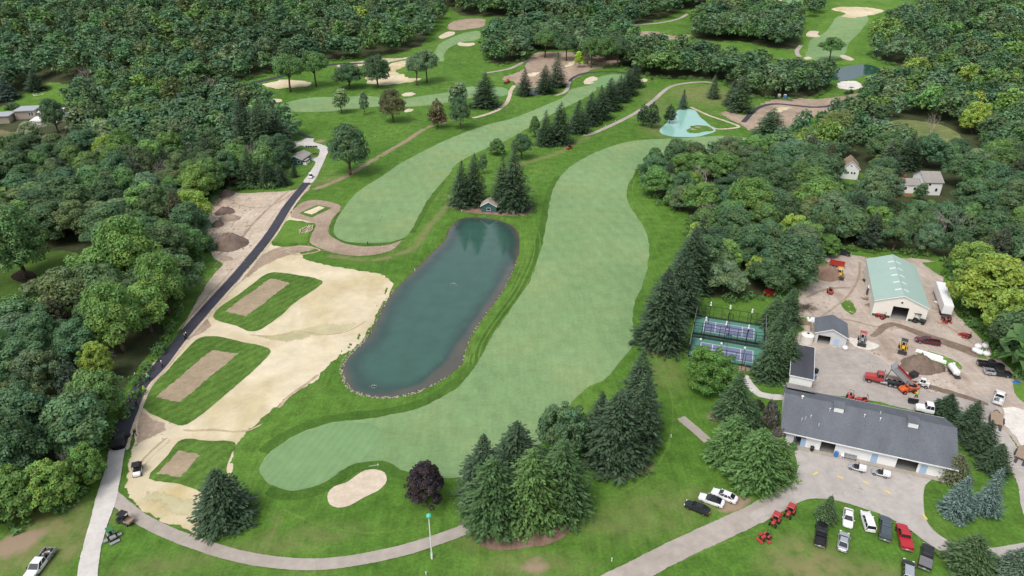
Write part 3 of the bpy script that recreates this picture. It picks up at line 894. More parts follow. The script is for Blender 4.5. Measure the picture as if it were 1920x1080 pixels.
sheet('lush_lawn', [(-80, 225), (0, 200), (50, 172), (90, 154), (150, 162), (185, 168), (150, 192), (110, 200), (95, 215), (40, 215), (-80, 250)], M_LUSH, 5, 'lawn of the white house in the left wood', jit=0.5)
sheet('meadow', [(125, 168), (150, 162), (188, 166), (170, 182), (140, 185)], M_MEADOW, 7, 'dry grass at the edge of the house lawn', jit=0.5)
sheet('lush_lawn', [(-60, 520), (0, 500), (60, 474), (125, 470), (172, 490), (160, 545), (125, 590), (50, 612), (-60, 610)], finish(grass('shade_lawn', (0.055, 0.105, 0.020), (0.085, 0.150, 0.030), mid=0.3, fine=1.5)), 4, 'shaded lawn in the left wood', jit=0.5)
sheet('mulch_bed', [(18, 518), (40, 506), (65, 510), (70, 522), (48, 532), (25, 528)], soil('dark_mulch', (0.035, 0.025, 0.02), (0.05, 0.036, 0.028)), 6, 'dark mulch ring round the big tree on the shaded lawn', jit=0.1)

# ---- maintenance yard
sheet('yard_gravel', [(1500, 615), (1488, 600), (1492, 575), (1488, 555), (1515, 500), (1560, 474), (1620, 480), (1760, 490), (1778, 540), (1800, 590), (1850, 640), (1885, 680), (1925, 715), (1990, 760), (2010, 900), (1960, 900), (1915, 850), (1880, 815),
                      (1840, 800), (1790, 790), (1640, 750), (1500, 735), (1478, 735), (1480, 640)], M_YARD, 1, 'tan gravel maintenance yard', jit=0.6)
sheet('yard_asphalt', [(1530, 655), (1586, 651), (1640, 664), (1672, 686), (1700, 716), (1760, 735), (1860, 745), (1870, 800), (1800, 795), (1640, 755), (1500, 735), (1528, 715)], M_ASPH2, 2, 'worn grey asphalt behind the long building', jit=0.4)
strip('wet_track', [(1632, 634), (1648, 622), (1660, 611), (1675, 608), (1700, 616), (1725, 626), (1760, 638), (1800, 652), (1845, 668)], lambda u: 2.2 + 3.0 * u, M_WET, 3, 'dark wet track through the gravel yard')
strip('wet_track', [(1640, 700), (1690, 712), (1740, 725), (1800, 742), (1862, 762)], lambda u: 2.0 + 1.0 * math.sin(u * 3.1), M_WET, 3, 'dark muddy track past the tipping truck')
sheet('white_gravel', [(1588, 630), (1612, 632), (1640, 640), (1655, 650), (1640, 660), (1605, 655), (1588, 645)], M_WHITEGRAVEL, 2.5, 'whitish gravel patch beside the grey garage', jit=0.5)
sheet('white_gravel', [(1885, 760), (1930, 770), (1950, 830), (1925, 850), (1890, 815), (1870, 790)], M_WHITEGRAVEL, 2.5, 'white gravel spread beside the equipment trailer', jit=0.6)
sheet('lush_lawn', [(1575, 565), (1590, 560), (1605, 572), (1607, 585), (1595, 592), (1580, 580)], M_LUSH, 2, 'grass island in the gravel yard', jit=0.4)
sheet('lush_lawn', [(1712, 655), (1740, 657), (1775, 668), (1800, 680), (1805, 695), (1785, 690), (1760, 685), (1720, 670)], M_LUSH, 2, 'grass strip under the white pipes', jit=0.5)
sheet('lush_lawn', [(1820, 660), (1850, 655), (1880, 668), (1870, 676), (1830, 672)], M_LUSH, 2, 'grass beside the white bulk bags', jit=0.4)
sheet('lush_lawn', [(1900, 712), (1960, 730), (1960, 775), (1915, 755), (1900, 735)], M_LUSH, 2, 'grass at the right edge of the yard', jit=0.3)
sheet('lush_lawn', [(1725, 492), (1790, 490), (1800, 520), (1765, 520), (1740, 505)], M_LUSH, 2, 'grass behind the green roofed barn', jit=0.5)
sheet('lush_lawn', [(1520, 505), (1545, 485), (1555, 495), (1535, 515)], M_LUSH, 2, 'weeds beside the mulch pile', jit=0.5)
sheet('lush_lawn', [(1495, 595), (1520, 592), (1530, 605), (1515, 612), (1496, 610)], M_LUSH, 2, 'grass left of the grey garage', jit=0.3)
sheet('apron', [(1490, 838), (1497, 838), (1560, 850), (1640, 870), (1730, 890), (1750, 895), (1735, 910), (1733, 960), (1742, 985), (1762, 1005), (1800, 1022), (1850, 1028), (1920, 1018), (1990, 1000), (1990, 1060), (1920, 1056), (1850, 1050), (1808, 1046), (1770, 1037), (1740, 1020),
                (1700, 990), (1655, 966), (1622, 955), (1590, 945), (1555, 937), (1520, 936), (1495, 944), (1470, 957), (1445, 972), (1425, 982), (1405, 968), (1440, 946), (1482, 912), (1495, 880)], M_APRON, 3.3, 'concrete forecourt of the long building', jit=0.05)
sheet('road', [(1840, 800), (1880, 805), (1920, 850), (1960, 890), (1990, 990), (1930, 1010), (1900, 900)], M_APRON, 2.2, 'worn road bending round the spruces at the right edge', jit=0.2)
M_YEL = paint('yellow_marking', (0.72, 0.56, 0.12), 0.7, 0.2, var=0.2)
for i, (a, b) in enumerate([((1491, 903), (1501, 901)), ((1525, 891), (1533, 886)), ((1570, 894), (1581, 898)), ((1618, 903), (1629, 909)), ((1658, 920), (1670, 927)), ((1730, 965), (1738, 975))]):
    o = strip('yellow_dash', [a, b], 0.34, M_YEL, 4.5, 'short yellow dash painted on the forecourt', step=0.5)
sheet('mulch_bed', [(893, 1010), (900, 1028), (930, 1038), (980, 1034), (1040, 1020), (1075, 995), (1085, 975), (1050, 960), (1000, 985), (940, 990), (905, 995)], M_MULCH, 2, 'bark mulch under the pine clump', jit=0.3)
sheet('mulch_bed', [(1210, 645), (1225, 665), (1250, 668), (1265, 650), (1285, 600), (1300, 560), (1270, 560), (1240, 610)], M_MULCH, 2, 'bark mulch under the spruce row beside the courts', jit=0.3)
sheet('mulch_bed', [(848, 385), (870, 398), (900, 402), (985, 405), (1000, 390), (960, 375), (880, 372)], M_MULCH, 2, 'bark mulch round the pump house', jit=0.4)

# ---- forest floors
FL = [(-700, 1010), (-100, 1010), (0, 1005), (70, 985), (150, 930), (190, 860), (235, 780), (285, 675), (338, 590), (374, 490), (380, 440), (390, 395), (430, 357), (540, 350), (548, 300), (548, 262), (530, 222), (505, 195), (420, 180), (398, 172),
      (430, 158), (520, 137), (600, 117), (700, 107), (770, 97), (800, 80), (815, 55), (830, 36), (846, 18), (850, -14), (300, -14), (-300, 30), (-700, 120)]
FM1 = [(908, 98), (912, 118), (940, 124), (983, 115), (1005, 97), (1075, 95), (1090, 118), (1130, 126), (1165, 125), (1180, 137), (1230, 147), (1325, 150), (1345, 152), (1410, 184), (1480, 188), (1530, 183), (1556, 166), (1552, 155),
       (1520, 150), (1470, 150), (1400, 138), (1340, 122), (1290, 108), (1200, 92), (1180, 62), (1090, 60), (1000, 52), (925, 60)]
FM2 = [(1300, 72), (1330, 80), (1380, 78), (1450, 92), (1500, 94), (1500, 60), (1495, 40), (1440, 25), (1345, 26), (1298, 44)]
FM3 = [(862, 30), (905, 32), (1000, 36), (1100, 46), (1180, 50), (1250, 36), (1290, 18), (1340, 12), (1340, -14), (862, -14)]
FM4 = [(1508, 30), (1530, 40), (1542, 20), (1548, -14), (1512, -14)]
FR = [(1200, 318), (1208, 362), (1252, 395), (1288, 412), (1288, 520), (1298, 572), (1420, 562), (1495, 552), (1510, 495), (1556, 468), (1650, 474), (1765, 487), (1792, 540), (1803, 580), (1855, 640), (1905, 712), (1960, 745), (2600, 820), (2700, 300),
      (2500, 40), (1920, -14), (1725, -14), (1712, 30), (1668, 40), (1642, 78), (1628, 102), (1655, 120), (1695, 128), (1655, 165), (1612, 190), (1605, 205), (1548, 234), (1490, 262), (1420, 288), (1290, 296)]
HOLES = [[(-120, 250), (-80, 220), (0, 196), (50, 168), (90, 150), (190, 158), (195, 175), (150, 195), (128, 215), (150, 232), (125, 310), (80, 312), (0, 285), (-120, 290)],
         [(-60, 520), (0, 498), (60, 470), (125, 465), (178, 488), (168, 548), (130, 595), (50, 615), (-60, 615)],
         [(1650, 234), (1690, 220), (1762, 230), (1810, 250), (1820, 300), (1780, 300), (1700, 285), (1655, 262)],
         [(1568, 300), (1624, 300), (1640, 408), (1560, 408)], [(1668, 325), (1788, 325), (1800, 430), (1665, 430)], [(1500, 600), (1515, 490), (1560, 462), (1600, 470), (1600, 610)]]
WOODS = {k: [G(*p).xy for p in v] for k, v in dict(FL=FL, FM1=FM1, FM2=FM2, FM3=FM3, FM4=FM4, FR=FR).items()}
HOLEW = [[G(*p).xy for p in h] for h in HOLES]
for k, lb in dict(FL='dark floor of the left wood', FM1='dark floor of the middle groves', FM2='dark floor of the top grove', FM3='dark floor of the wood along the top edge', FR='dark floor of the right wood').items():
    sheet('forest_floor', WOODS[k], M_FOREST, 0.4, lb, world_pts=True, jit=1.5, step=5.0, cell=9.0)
sheet('scrub_floor', [(150, 250), (200, 215), (300, 215), (360, 240), (330, 275), (250, 290), (160, 285)], M_SCRUB, 4, 'brownish scrub floor beside the white house', jit=1.0)

sheet('lush_lawn', [(1575, 322), (1622, 324), (1640, 345), (1600, 350), (1572, 340)], M_LUSH, 3, 'scrap of lawn before the small white house', jit=0.6)
sheet('lush_lawn', [(1672, 352), (1700, 348), (1730, 356), (1740, 368), (1710, 372), (1675, 366)], M_LUSH, 3, 'scrap of lawn before the white farmhouse', jit=0.6)

sheet('scrub_floor', [(-60, 245), (0, 238), (80, 250), (150, 235), (160, 290), (120, 312), (40, 300), (-60, 300)], M_SCRUB, 3.5, 'olive scrub floor below the modern house', jit=0.8)
sheet('lush_lawn', [(82, 262), (114, 262), (106, 284), (84, 280)], M_LUSH, 6, 'small square lawn below the white terrace', jit=0.2)

# ---- water
t = NT('pond_water')
dep = t.attr('depth')
nz = t.noise(0.12, 4)
c = t.mix(t.ramp(t.math('ADD', dep.outputs['Fac'], t.math('MULTIPLY', nz, 0.5)), 0.42, 0.74), (0.088, 0.086, 0.070), (0.036, 0.072, 0.062))
c = t.mix(t.ramp(t.math('ADD', dep.outputs['Fac'], t.math('MULTIPLY', nz, 0.35)), 0.75, 1.05), c, (0.042, 0.104, 0.080))
c = t.gain(c, t.noise(0.25, 4), 0.22)
rip = t.noise(1.3, 4, t.mapping(t.pos(), 0.4, (1, 1.8, 1)))
t.bump(rip, 0.018, 0.3)
M_WATER = t.out(c, 0.06, 0.5)
me = sheet_mesh('pond', POND, M_WATER, 0, 0.8)
co = np.empty(len(me.vertices) * 3, np.float32); me.vertices.foreach_get('co', co); co = co.reshape(-1, 3)
d = -sdf(POND, co[:, 0], co[:, 1])
SHELF = catmull([GZ(x, y, WATER_Z) for x, y in [(972, 480), (960, 502), (932, 548), (902, 592), (871, 638), (850, 670), (818, 703), (785, 726), (745, 738), (780, 742), (850, 712), (876, 690), (880, 655), (900, 620), (930, 585), (965, 530), (985, 490)]], 1.5)
ds = sdf(SHELF, co[:, 0], co[:, 1])
dv = np.clip(d / 7.0, 0, 1) * 0.70 + 0.17 + 0.10 * np.clip(d / 1.2, 0, 1)
dv = np.where(ds < 2.0, np.minimum(dv, 0.12 + np.clip(ds, 0, 2.0) * 0.22), dv)
at = me.attributes.new('depth', 'FLOAT', 'POINT'); at.data.foreach_set('value', dv.astype(np.float32))
co[:, 2] = WATER_Z; me.vertices.foreach_set('co', co.ravel()); me.update()
tag(link('pond', me), 'teal irrigation pond in the middle of the course', None, None, 'structure')


def water(name, col, rough=0.05):
    t = NT(name)
    cc = t.gain(col + (1,), t.noise(0.2, 3), 0.08)
    t.bump(t.noise(1.5, 3), 0.02, 0.3)
    return t.out(cc, rough, 0.5)


sheet('pond', [(1237, 248), (1250, 230), (1263, 213), (1280, 204), (1300, 206), (1312, 219), (1330, 234), (1342, 246), (1325, 252), (1305, 257), (1280, 257), (1257, 256)], water('turquoise_water', (0.27, 0.50, 0.43), 0.12), 2, 'bright turquoise pond at the upper right', jit=0.2)
sheet('lush_lawn', [(1284, 244), (1300, 233), (1322, 234), (1345, 245), (1330, 248), (1305, 251), (1290, 250)], M_TURF, 3, 'turf spit running into the turquoise pond', jit=0.1)
sheet('tee_box', [(1291, 243), (1302, 236), (1321, 238), (1308, 248)], M_TEE, 4, 'bare tee box on the turf spit', smooth=False, jit=0.05)
sheet('pond', [(1566, 151), (1567, 131), (1590, 124), (1625, 121), (1648, 128), (1648, 136), (1615, 143), (1595, 150)], water('dark_water', (0.020, 0.065, 0.055), 0.03), 2, 'small dark pond below the far right fairway', jit=0.2)
sheet('pond', [(978, 176), (985, 170), (1000, 167), (1020, 168), (1022, 175), (1000, 179)], water('grey_water', (0.06, 0.065, 0.06), 0.03), 2.5, 'tiny pond among the three spruces', jit=0.2)
# ------------------------------------------------------------------ buildings
M_WHITE = paint('white_siding', (0.84, 0.84, 0.83), 0.6, 0.3, var=0.06)
M_CREAM = paint('cream_metal', (0.76, 0.73, 0.66), 0.5, 0.35, var=0.06)
M_GREYW = paint('grey_siding', (0.55, 0.56, 0.57), 0.6, 0.3, var=0.06)
M_TEAL = paint('teal_siding', (0.045, 0.12, 0.115), 0.6, 0.3)
M_TRIM = paint('white_trim', (0.78, 0.78, 0.77), 0.5, 0.35, var=0.05)
M_BDOOR = paint('pale_blue_door', (0.36, 0.50, 0.68), 0.5, 0.35)
M_NDOOR = paint('navy_door', (0.065, 0.085, 0.17), 0.5, 0.35)
M_DARK = paint('black_plastic', (0.022, 0.022, 0.024), 0.5, 0.35, var=0.2)
M_FLOORC = paint('shop_floor', (0.26, 0.25, 0.235), 0.8, 0.2, var=0.15)
M_BRICK = paint('red_brick', (0.24, 0.085, 0.06), 0.85, 0.15, var=0.25)
M_GALV = paint('galvanised_steel', (0.48, 0.50, 0.52), 0.4, 0.5, 0.6)
M_WOOD = paint('weathered_wood', (0.33, 0.25, 0.185), 0.85, 0.15, var=0.3)
M_SKYL = paint('skylight_panel', (0.66, 0.72, 0.70), 0.3, 0.5, var=0.04)
t = NT('window_glass')
M_GLASS = t.out((0.018, 0.022, 0.027), 0.06, 0.6)


def shingle(name, col, amt=0.30, rows=True):
    t = NT(name)
    v = t.objc()
    n1 = t.noise(3.2, 4, v, rough=0.85)
    n2 = t.noise(0.25, 5, t.mapping(v, 0.0, (1.6, 0.35, 1)))
    c = t.gain(col + (1,), t.ramp(n1, 0.25, 0.75), amt)
    c = t.gain(c, t.ramp(n2, 0.3, 0.7), 0.13)
    t.bump(n1, 0.4, 0.03)
    return t.out(c, 0.85, 0.2)


M_SHING = shingle('grey_shingle', (0.125, 0.135, 0.155))
M_SHING2 = shingle('dark_rubber_roof', (0.065, 0.068, 0.082), 0.10)
M_BSHING = shingle('brown_shingle', (0.27, 0.20, 0.135), 0.3)
M_GSHING = shingle('weathered_grey_shingle', (0.30, 0.28, 0.26), 0.2)
M_TSHING = shingle('tan_shingle', (0.36, 0.31, 0.26), 0.15)
M_GROOF = paint('green_metal_roof', (0.34, 0.46, 0.41), 0.35, 0.45, var=0.06, scale=0.3)


def wall_run(mb, x0, x1, z0, z1, y, th, openings=()):
    """wall along x at depth y with real openings (a, b, za, zb)"""
    ops = sorted(openings)
    cur = x0
    for (a, b, za, zb) in ops:
        if a > cur: mb.box((cur + a) / 2, y, z0, a - cur, th, z1 - z0)
        if zb < z1: mb.box((a + b) / 2, y, zb, b - a, th, z1 - zb)
        if za > z0: mb.box((a + b) / 2, y, z0, b - a, th, za - z0)
        cur = b
    if cur < x1: mb.box((cur + x1) / 2, y, z0, x1 - cur, th, z1 - z0)
    return mb


def frame_at(A, B, z):
    """ground origin, heading and length from two eave pixels at height z"""
    a, b = GZ(*A, z), GZ(*B, z)
    d = b - a
    return a, math.atan2(d.y, d.x), d.length


def gable_front(root, W, D, eave, rise, wall_m, roof_m, openings=(), over=0.35, th=0.18, base_m=None, name='roof', floor=True, rear_open=()):
    """gable faces the front (-y); local x across the front 0..W, y into depth 0..D"""
    for nm_, y, op in (('front_wall', 0, openings), ('rear_wall', D - th, rear_open)):
        mb = MB()
        wall_run(mb, 0, W, 0, eave, y + th / 2, th, op)
        mb.prism([(0, eave), (W, eave), (W / 2, eave + rise)], y, y + th)
        mb.build(nm_, wall_m, root)
    for x in (th / 2, W - th / 2):
        bx(x, D / 2, 0, th, D - 2 * th - 0.004, eave).build('side_wall', wall_m, root)
    if floor:
        bx(W / 2, D / 2, 0.0, W - 0.4, D - 0.4, 0.06).build('floor', M_FLOORC, root)
    k = rise / (W / 2)
    tk = 0.14
    roof = None
    for s in (0, 1):
        pts = [(-over, eave - k * over), (W / 2, eave + rise), (W / 2, eave + rise + tk), (-over, eave - k * over + tk)]
        if s: pts = [(W - x, z) for x, z in pts]
        roof = MB().prism(pts, -over, D + over).build('roof_slope', roof_m, root)
    for y in (-over - 0.03, D + over + 0.03):
        mb = MB()
        for s in (-1, 1):
            e = (W / 2 - s * (W / 2 + over), y, eave - k * over + 0.03)
            mb.add(*_bar(e, (W / 2, y, eave + rise + 0.03), 0.05, 0.22))
        mb.build('fascia', M_TRIM, root)
    return k


def _bar(a, b, w, h):
    a, b = Vector(a), Vector(b)
    d = (b - a).normalized()
    side = d.cross(Vector((0, 0, 1)))
    side = side.normalized() if side.length > 1e-4 else Vector((1, 0, 0))
    up = side.cross(d)
    vs = []
    for p in (a, b):
        for i, j in ((-1, -1), (1, -1), (1, 1), (-1, 1)):
            vs.append(p + side * w / 2 * i + up * h / 2 * j)
    return vs, [(0, 1, 2, 3), (7, 6, 5, 4), (0, 4, 5, 1), (1, 5, 6, 2), (2, 6, 7, 3), (3, 7, 4, 0)]


def window(root, x, z, w, h, y=-0.02, panes=1, rot=0.0, name='window'):
    f = MB()
    t = 0.10
    f.box(x, y, z, w + 2 * t, 0.08, t).box(x, y, z + h + t, w + 2 * t, 0.08, t)
    f.box(x - w / 2 - t / 2, y, z + t, t, 0.08, h).box(x + w / 2 + t / 2, y, z + t, t, 0.08, h)
    if panes > 1: f.box(x, y, z + t, 0.05, 0.06, h)
    o = f.build(name, M_TRIM, root)
    bx(x, y + 0.02, z + t, w, 0.03, h).build('pane', M_GLASS, o)
    return o


# ---- long cart barn with grey shingles
a, rz, L = frame_at((1463, 809), (1798, 883), 3.35)
root = thing('cart_barn', 'long white building with a dark grey shingle roof on the forecourt', 'building', (a.x, a.y, 0.0), rz)
D, EV, RI = 17.2, 3.35, 3.8
o_, th = 0.5, 0.2
W0, W1 = 0.5, L - 0.5
fx = lambda px: W0 + (px - 1470) / (1792 - 1470) * (W1 - W0)
ops = [(fx(1498), fx(1518), 0, 2.5), (fx(1548), fx(1576), 0, 2.75), (fx(1692), fx(1730), 0, 2.75)]
wall_run(MB(), W0, W1, 0, EV - 0.06, 0.9, th, ops).build('front_wall', M_WHITE, root)
wall_run(MB(), W0, W1, 0, EV - 0.06, D - 0.9, th, [(4, 7, 0, 2.6), (15, 18.5, 0, 2.7)]).build('rear_wall', M_WHITE, root)
for x in (W0 + th / 2, W1 - th / 2):
    mb = MB()
    mb.box(x, D / 2, 0, th, D - 1.8 - th - 0.006, EV - 0.06)
    mb.add([(x - th / 2, 0.95, EV - 0.06), (x - th / 2, D - 0.95, EV - 0.06), (x - th / 2, D / 2, EV + RI * 0.88), (x + th / 2, 0.95, EV - 0.06), (x + th / 2, D - 0.95, EV - 0.06), (x + th / 2, D / 2, EV + RI * 0.88)], [(0, 1, 2), (5, 4, 3), (0, 3, 4, 1), (1, 4, 5, 2), (2, 5, 3, 0)])
    mb.build('gable_wall', M_WHITE, root)
bx(L / 2, D / 2, 0.0, L - 1.6, D - 2.4, 0.13).build('floor', M_FLOORC, root)
k = RI / (D / 2)
for s in (0, 1):
    prof = [(0, EV), (D / 2, EV + RI), (D / 2, EV + RI + 0.16), (0, EV + 0.16)]
    if s: prof = [(D - y, z) for y, z in prof]
    vs = [(0, y, z) for y, z in prof] + [(L, y, z) for y, z in prof]
    MB().add(vs, [(0, 1, 2, 3), (7, 6, 5, 4), (0, 4, 5, 1), (1, 5, 6, 2), (2, 6, 7, 3), (3, 7, 4, 0)]).build('roof_slope', M_SHING, root)
for y_ in (-0.06, D + 0.06): bx(L / 2, y_, EV - 0.08, L, 0.12, 0.2).build('gutter', M_TRIM, root)
for x in (fx(1549) - 0.25, fx(1640), fx(1731) + 0.25):
    bx(x, 0.76, 0, 0.1, 0.08, EV - 0.1).build('downspout', M_TRIM, root)
for (px0, px1, m, ajar) in [(1645, 1657, M_BDOOR, 0), (1735, 1747, M_BDOOR, 0), (1509, 1519, M_BDOOR, 0)]:
    d = bx((fx(px0) + fx(px1)) / 2, 0.78, 0.13, fx(px1) - fx(px0), 0.06, 2.2).build('door', m, root)
    bx(fx(px1) - 0.2, 0.72, 1.1, 0.06, 0.06, 0.12).build('door_handle', M_GALV, d)
tag(bx(fx(1497), 0.35, 0.13, 0.06, 1.0, 2.25, rz=0.35).build('door', M_NDOOR, root), 'navy door leaf standing open')
for (px, py) in ((1575, 752), (1716, 782)):      # vent dormers just below the ridge
    x = (px - 1466) / (1797 - 1466) * L
    y0, y1 = D / 2 - 1.9, D / 2 - 0.1
    z0 = EV + k * y0 + 0.16
    dm = MB(); dm.prism([(x - 0.9, z0 - 0.3), (x + 0.9, z0 - 0.3), (x + 0.9, z0 + 1.05), (x - 0.9, z0 + 1.05)], y0, y1).build('dormer', M_TRIM, root)
    MB().add([(x - 1.1, y0 - 0.08, z0 + 1.06), (x + 1.1, y0 - 0.08, z0 + 1.06), (x + 1.1, y1 + 0.4, z0 + 1.30), (x - 1.1, y1 + 0.4, z0 + 1.30), (x - 1.1, y0 - 0.08, z0 + 1.14), (x + 1.1, y0 - 0.08, z0 + 1.14), (x + 1.1, y1 + 0.4, z0 + 1.38), (x - 1.1, y1 + 0.4, z0 + 1.38)],
             [(0, 3, 2, 1), (4, 5, 6, 7), (0, 1, 5, 4), (1, 2, 6, 5), (2, 3, 7, 6), (3, 0, 4, 7)]).build('dormer_roof', M_SHING, root.children[-1])
for (px, py, r) in ((1558, 775, .10), (1505, 792, .06), (1512, 790, .05), (1522, 787, .07), (1539, 803, .06), (1625, 788, .10), (1655, 781, .06), (1655, 795, .11), (1502, 738, .2)):
    x = (px - 1466) / (1797 - 1466) * L
    fr = min(max((py - (809 + (px - 1463) * 0.2209)) / ((738 - 809)), 0.05), 0.95)
    y = fr * D / 2
    z = EV + k * y
    MB().cyl((x, y, z), (x, y, z + 0.75), r * 0.7, n=8).cyl((x, y, z + 0.75), (x, y, z + 0.9), r * 1.6, r * 0.8, 8).build('roof_vent', M_TRIM, root)
# rear wing roof at the left end
MB().add([(0.6, D - 3.4, EV + 2.1), (6.6, D - 3.4, EV + 2.1), (6.6, D + 1.6, EV - 0.05), (0.6, D + 1.6, EV - 0.05), (0.6, D - 3.4, EV + 2.28), (6.6, D - 3.4, EV + 2.28), (6.6, D + 1.6, EV + 0.15), (0.6, D + 1.6, EV + 0.15)],
         [(0, 3, 2, 1), (4, 5, 6, 7), (0, 1, 5, 4), (1, 2, 6, 5), (2, 3, 7, 6), (3, 0, 4, 7)]).build('rear_wing_roof', M_GSHING, root)
bx(3.6, D + 0.2, 0, 5.4, 2.0, EV - 0.1).build('rear_wing_wall', M_WHITE, root)
bx(L / 2, 0.2, 0.10, L - 1.2, 1.2, 0.13).build('sidewalk', M_CONC, root)
BARN = root
BARN_L, BARN_RZ, BARN_A = L, rz, a


def barn_pt(px, y):
    x = fx(px)
    return Vector((a.x + math.cos(rz) * x - math.sin(rz) * y, a.y + math.sin(rz) * x + math.cos(rz) * y, 0.12))


BARN_PTS = {p: barn_pt(p, 0.1) for p in (1533, 1580, 1592, 1606, 1612, 1618)}
BARN_PTS2 = {p: barn_pt(p, -2.6) for p in (1617, 1661)}

# ---- green roofed metal barn
a, rz, W = frame_at((1641, 563), (1742, 578.5), 4.8)
b2 = GZ(1630.5, 487.5, 4.8)
D = (b2 - a).length
root = thing('equipment_barn', 'large cream metal barn with a pale green roof in the yard', 'barn', (a.x, a.y, 0), rz)
gable_front(root, W, D, 4.8, 2.6, M_CREAM, M_GROOF, [(W * 0.36, W * 0.66, 0, 3.9)], over=0.3)
bx(W * 0.18, -0.03, 0, W * 0.34, 0.05, 0.75).build('wainscot', paint('green_wainscot', (0.03, 0.08, 0.06)), root)
bx(W * 0.84, -0.03, 0, W * 0.30, 0.05, 0.75).build('wainscot', paint('green_wainscot', (0.03, 0.08, 0.06)), root)
kk = 2.6 / (W / 2)
for i in range(5):
    y = D * (0.14 + 0.17 * i)
    for s in (0, 1):
        x0, x1 = W / 2 - W * 0.13, W / 2 - 0.25
        p = [(x0, 4.8 + kk * x0 + 0.145), (x1, 4.8 + kk * x1 + 0.145), (x1, 4.8 + kk * x1 + 0.19), (x0, 4.8 + kk * x0 + 0.19)]
        if s: p = [(W - x, z) for x, z in p]
        MB().prism(p, y, y + 0.75).build('skylight', M_SKYL, root)
MB().prism([(W / 2 - 0.3, 7.45), (W / 2 + 0.3, 7.45), (W / 2, 7.66)], -0.3, D + 0.3).build('ridge_cap', M_GROOF, root)
mb = MB()
for i in range(int(W / 0.9)):      # standing seams
    for s in (0, 1):
        pass
n = int(D / 0.9)
for i in range(n):
    y = (i + 0.5) * D / n
    for s in (0, 1):
        p0 = (-0.3, y, 4.8 - kk * 0.3 + 0.16); p1 = (W / 2 - 0.35, y, 4.8 + kk * (W / 2 - 0.35) + 0.16)
        if s: p0, p1 = (W - p0[0], y, p0[2]), (W - p1[0], y, p1[2])
        mb.add(*_bar(p0, p1, 0.05, 0.05))
o = mb.build('roof_seam', M_GROOF, root)
window(root, W * 0.5, 4.9, 0.5, 0.6)
bx(0.12, 1.4 * 0 + D * 0.3, 0.0, 0.34, 1.1, 2.1).build('side_door', M_TRIM, root)

# ---- grey gable garage
a, rz, W = frame_at((1530, 623), (1589, 633.5), 3.0)
D = (GZ(1530, 596.5, 3.0) - a).length
root = thing('garage', 'small grey garage with a dark shingle gable roof in the yard', 'garage', (a.x, a.y, 0), rz)
gable_front(root, W, D, 3.0, 1.7, M_GREYW, M_SHING, [(W * 0.10, W * 0.50, 0, 2.4)], over=0.3)
bx(W * 0.70, -0.03, 0.05, 1.1, 0.06, 2.05).build('door', M_BDOOR, root)
GARAGE_P = (a, rz, W, D)

# ---- flat roofed white shed
p0, p1, p2 = GZ(1481, 703.5, 3.9), GZ(1526, 703, 3.9), GZ(1486, 644, 3.9)
rz = math.atan2((p2 - p0).y, (p2 - p0).x) - math.pi / 2
W = (p1 - p0).length * math.cos(math.atan2((p1 - p0).y, (p1 - p0).x) - rz); D = (p2 - p0).length
root = thing('storage_shed', 'white shed with a flat charcoal roof beside the long building', 'shed', (p0.x, p0.y, 0), rz)
for y_ in (0.24, D - 0.24): wall_run(MB(), 0.15, W - 0.15, 0, 3.75, y_, 0.18).build('end_wall', M_WHITE, root)
for x_ in (0.24, W - 0.24): bx(x_, D / 2, 0, 0.18, D - 0.7, 3.75).build('side_wall', M_WHITE, root)
bx(W / 2, D / 2, 3.76, W, D, 0.16).build('roof', M_SHING2, root)
mb = MB()
mb.box(-0.05, D / 2, 3.72, 0.1, D + 0.2, 0.26); mb.box(W + 0.05, D / 2, 3.72, 0.1, D + 0.2, 0.26); mb.box(W / 2, -0.05, 3.72, W, 0.1, 0.26); mb.box(W / 2, D + 0.05, 3.72, W, 0.1, 0.26)
mb.build('trim', M_TRIM, root)
for yy in (0.25, 0.6):
    bx(W - 0.10, D * yy, 0.05, 0.06, 1.0, 2.1).build('door', M_TRIM, root)

# ---- little green house (halfway house)
a, rz, W = frame_at((540, 298), (567, 298.5), 2.6)
root = thing('halfway_house', 'little teal house with a pale grey gable roof beside the drive', 'house', (a.x, a.y, 0), rz - 0.10)
D = 9.5
gable_front(root, W, D, 2.6, 1.5, M_TEAL, M_GSHING, [(W * .14, W * .34, .9, 2.0), (W * .66, W * .86, .9, 2.0)], over=0.45)
window(root, W * 0.24, 0.82, W * 0.2 - 0.05, 1.05, 0.0); window(root, W * 0.76, 0.82, W * 0.2 - 0.05, 1.05, 0.0)
for x in (-1.6, W + 0.2, W + 1.75): bx(x, 0.3, 0, 0.14, 0.14, 1.5).build('fence_post', M_TRIM, root)
for q_ in ((-0.9, 0.3, 0.0, 1.3, 0.08, 1.3), (W + 1.0, 0.3, 0.0, 1.3, 0.08, 1.3), (W + 1.75, 2.4, 0.0, 0.08, 4.0, 1.3)): bx(*q_).build('fence_panel', M_TRIM, root)
bx(W + 1.0, 2.4, 1.9, 1.7, 4.2, 0.08).build('porch_roof', M_GSHING, root)
bx(W * 0.4, D * 0.3, 3.4, 0.25, 0.25, 0.9).build('roof_vent', M_DARK, root)

# ---- pump house
a, rz, W = frame_at((902, 386), (930.5, 387), 2.5)
root = thing('pump_house', 'tiny teal pump house with a tan roof at the head of the pond', 'shed', (a.x, a.y, 0), rz)
gable_front(root, W, 4.6, 2.5, 1.7, M_TEAL, M_TSHING, [(W * .38, W * .60, .7, 1.8)], over=0.35)
window(root, W * 0.49, 0.6, W * 0.22 - 0.04, 1.0, 0.0)
MB().cyl((W * 0.5, 2.0, 4.0), (W * 0.5, 2.0, 4.6), 0.1, n=8).build('roof_vent', M_DARK, root)

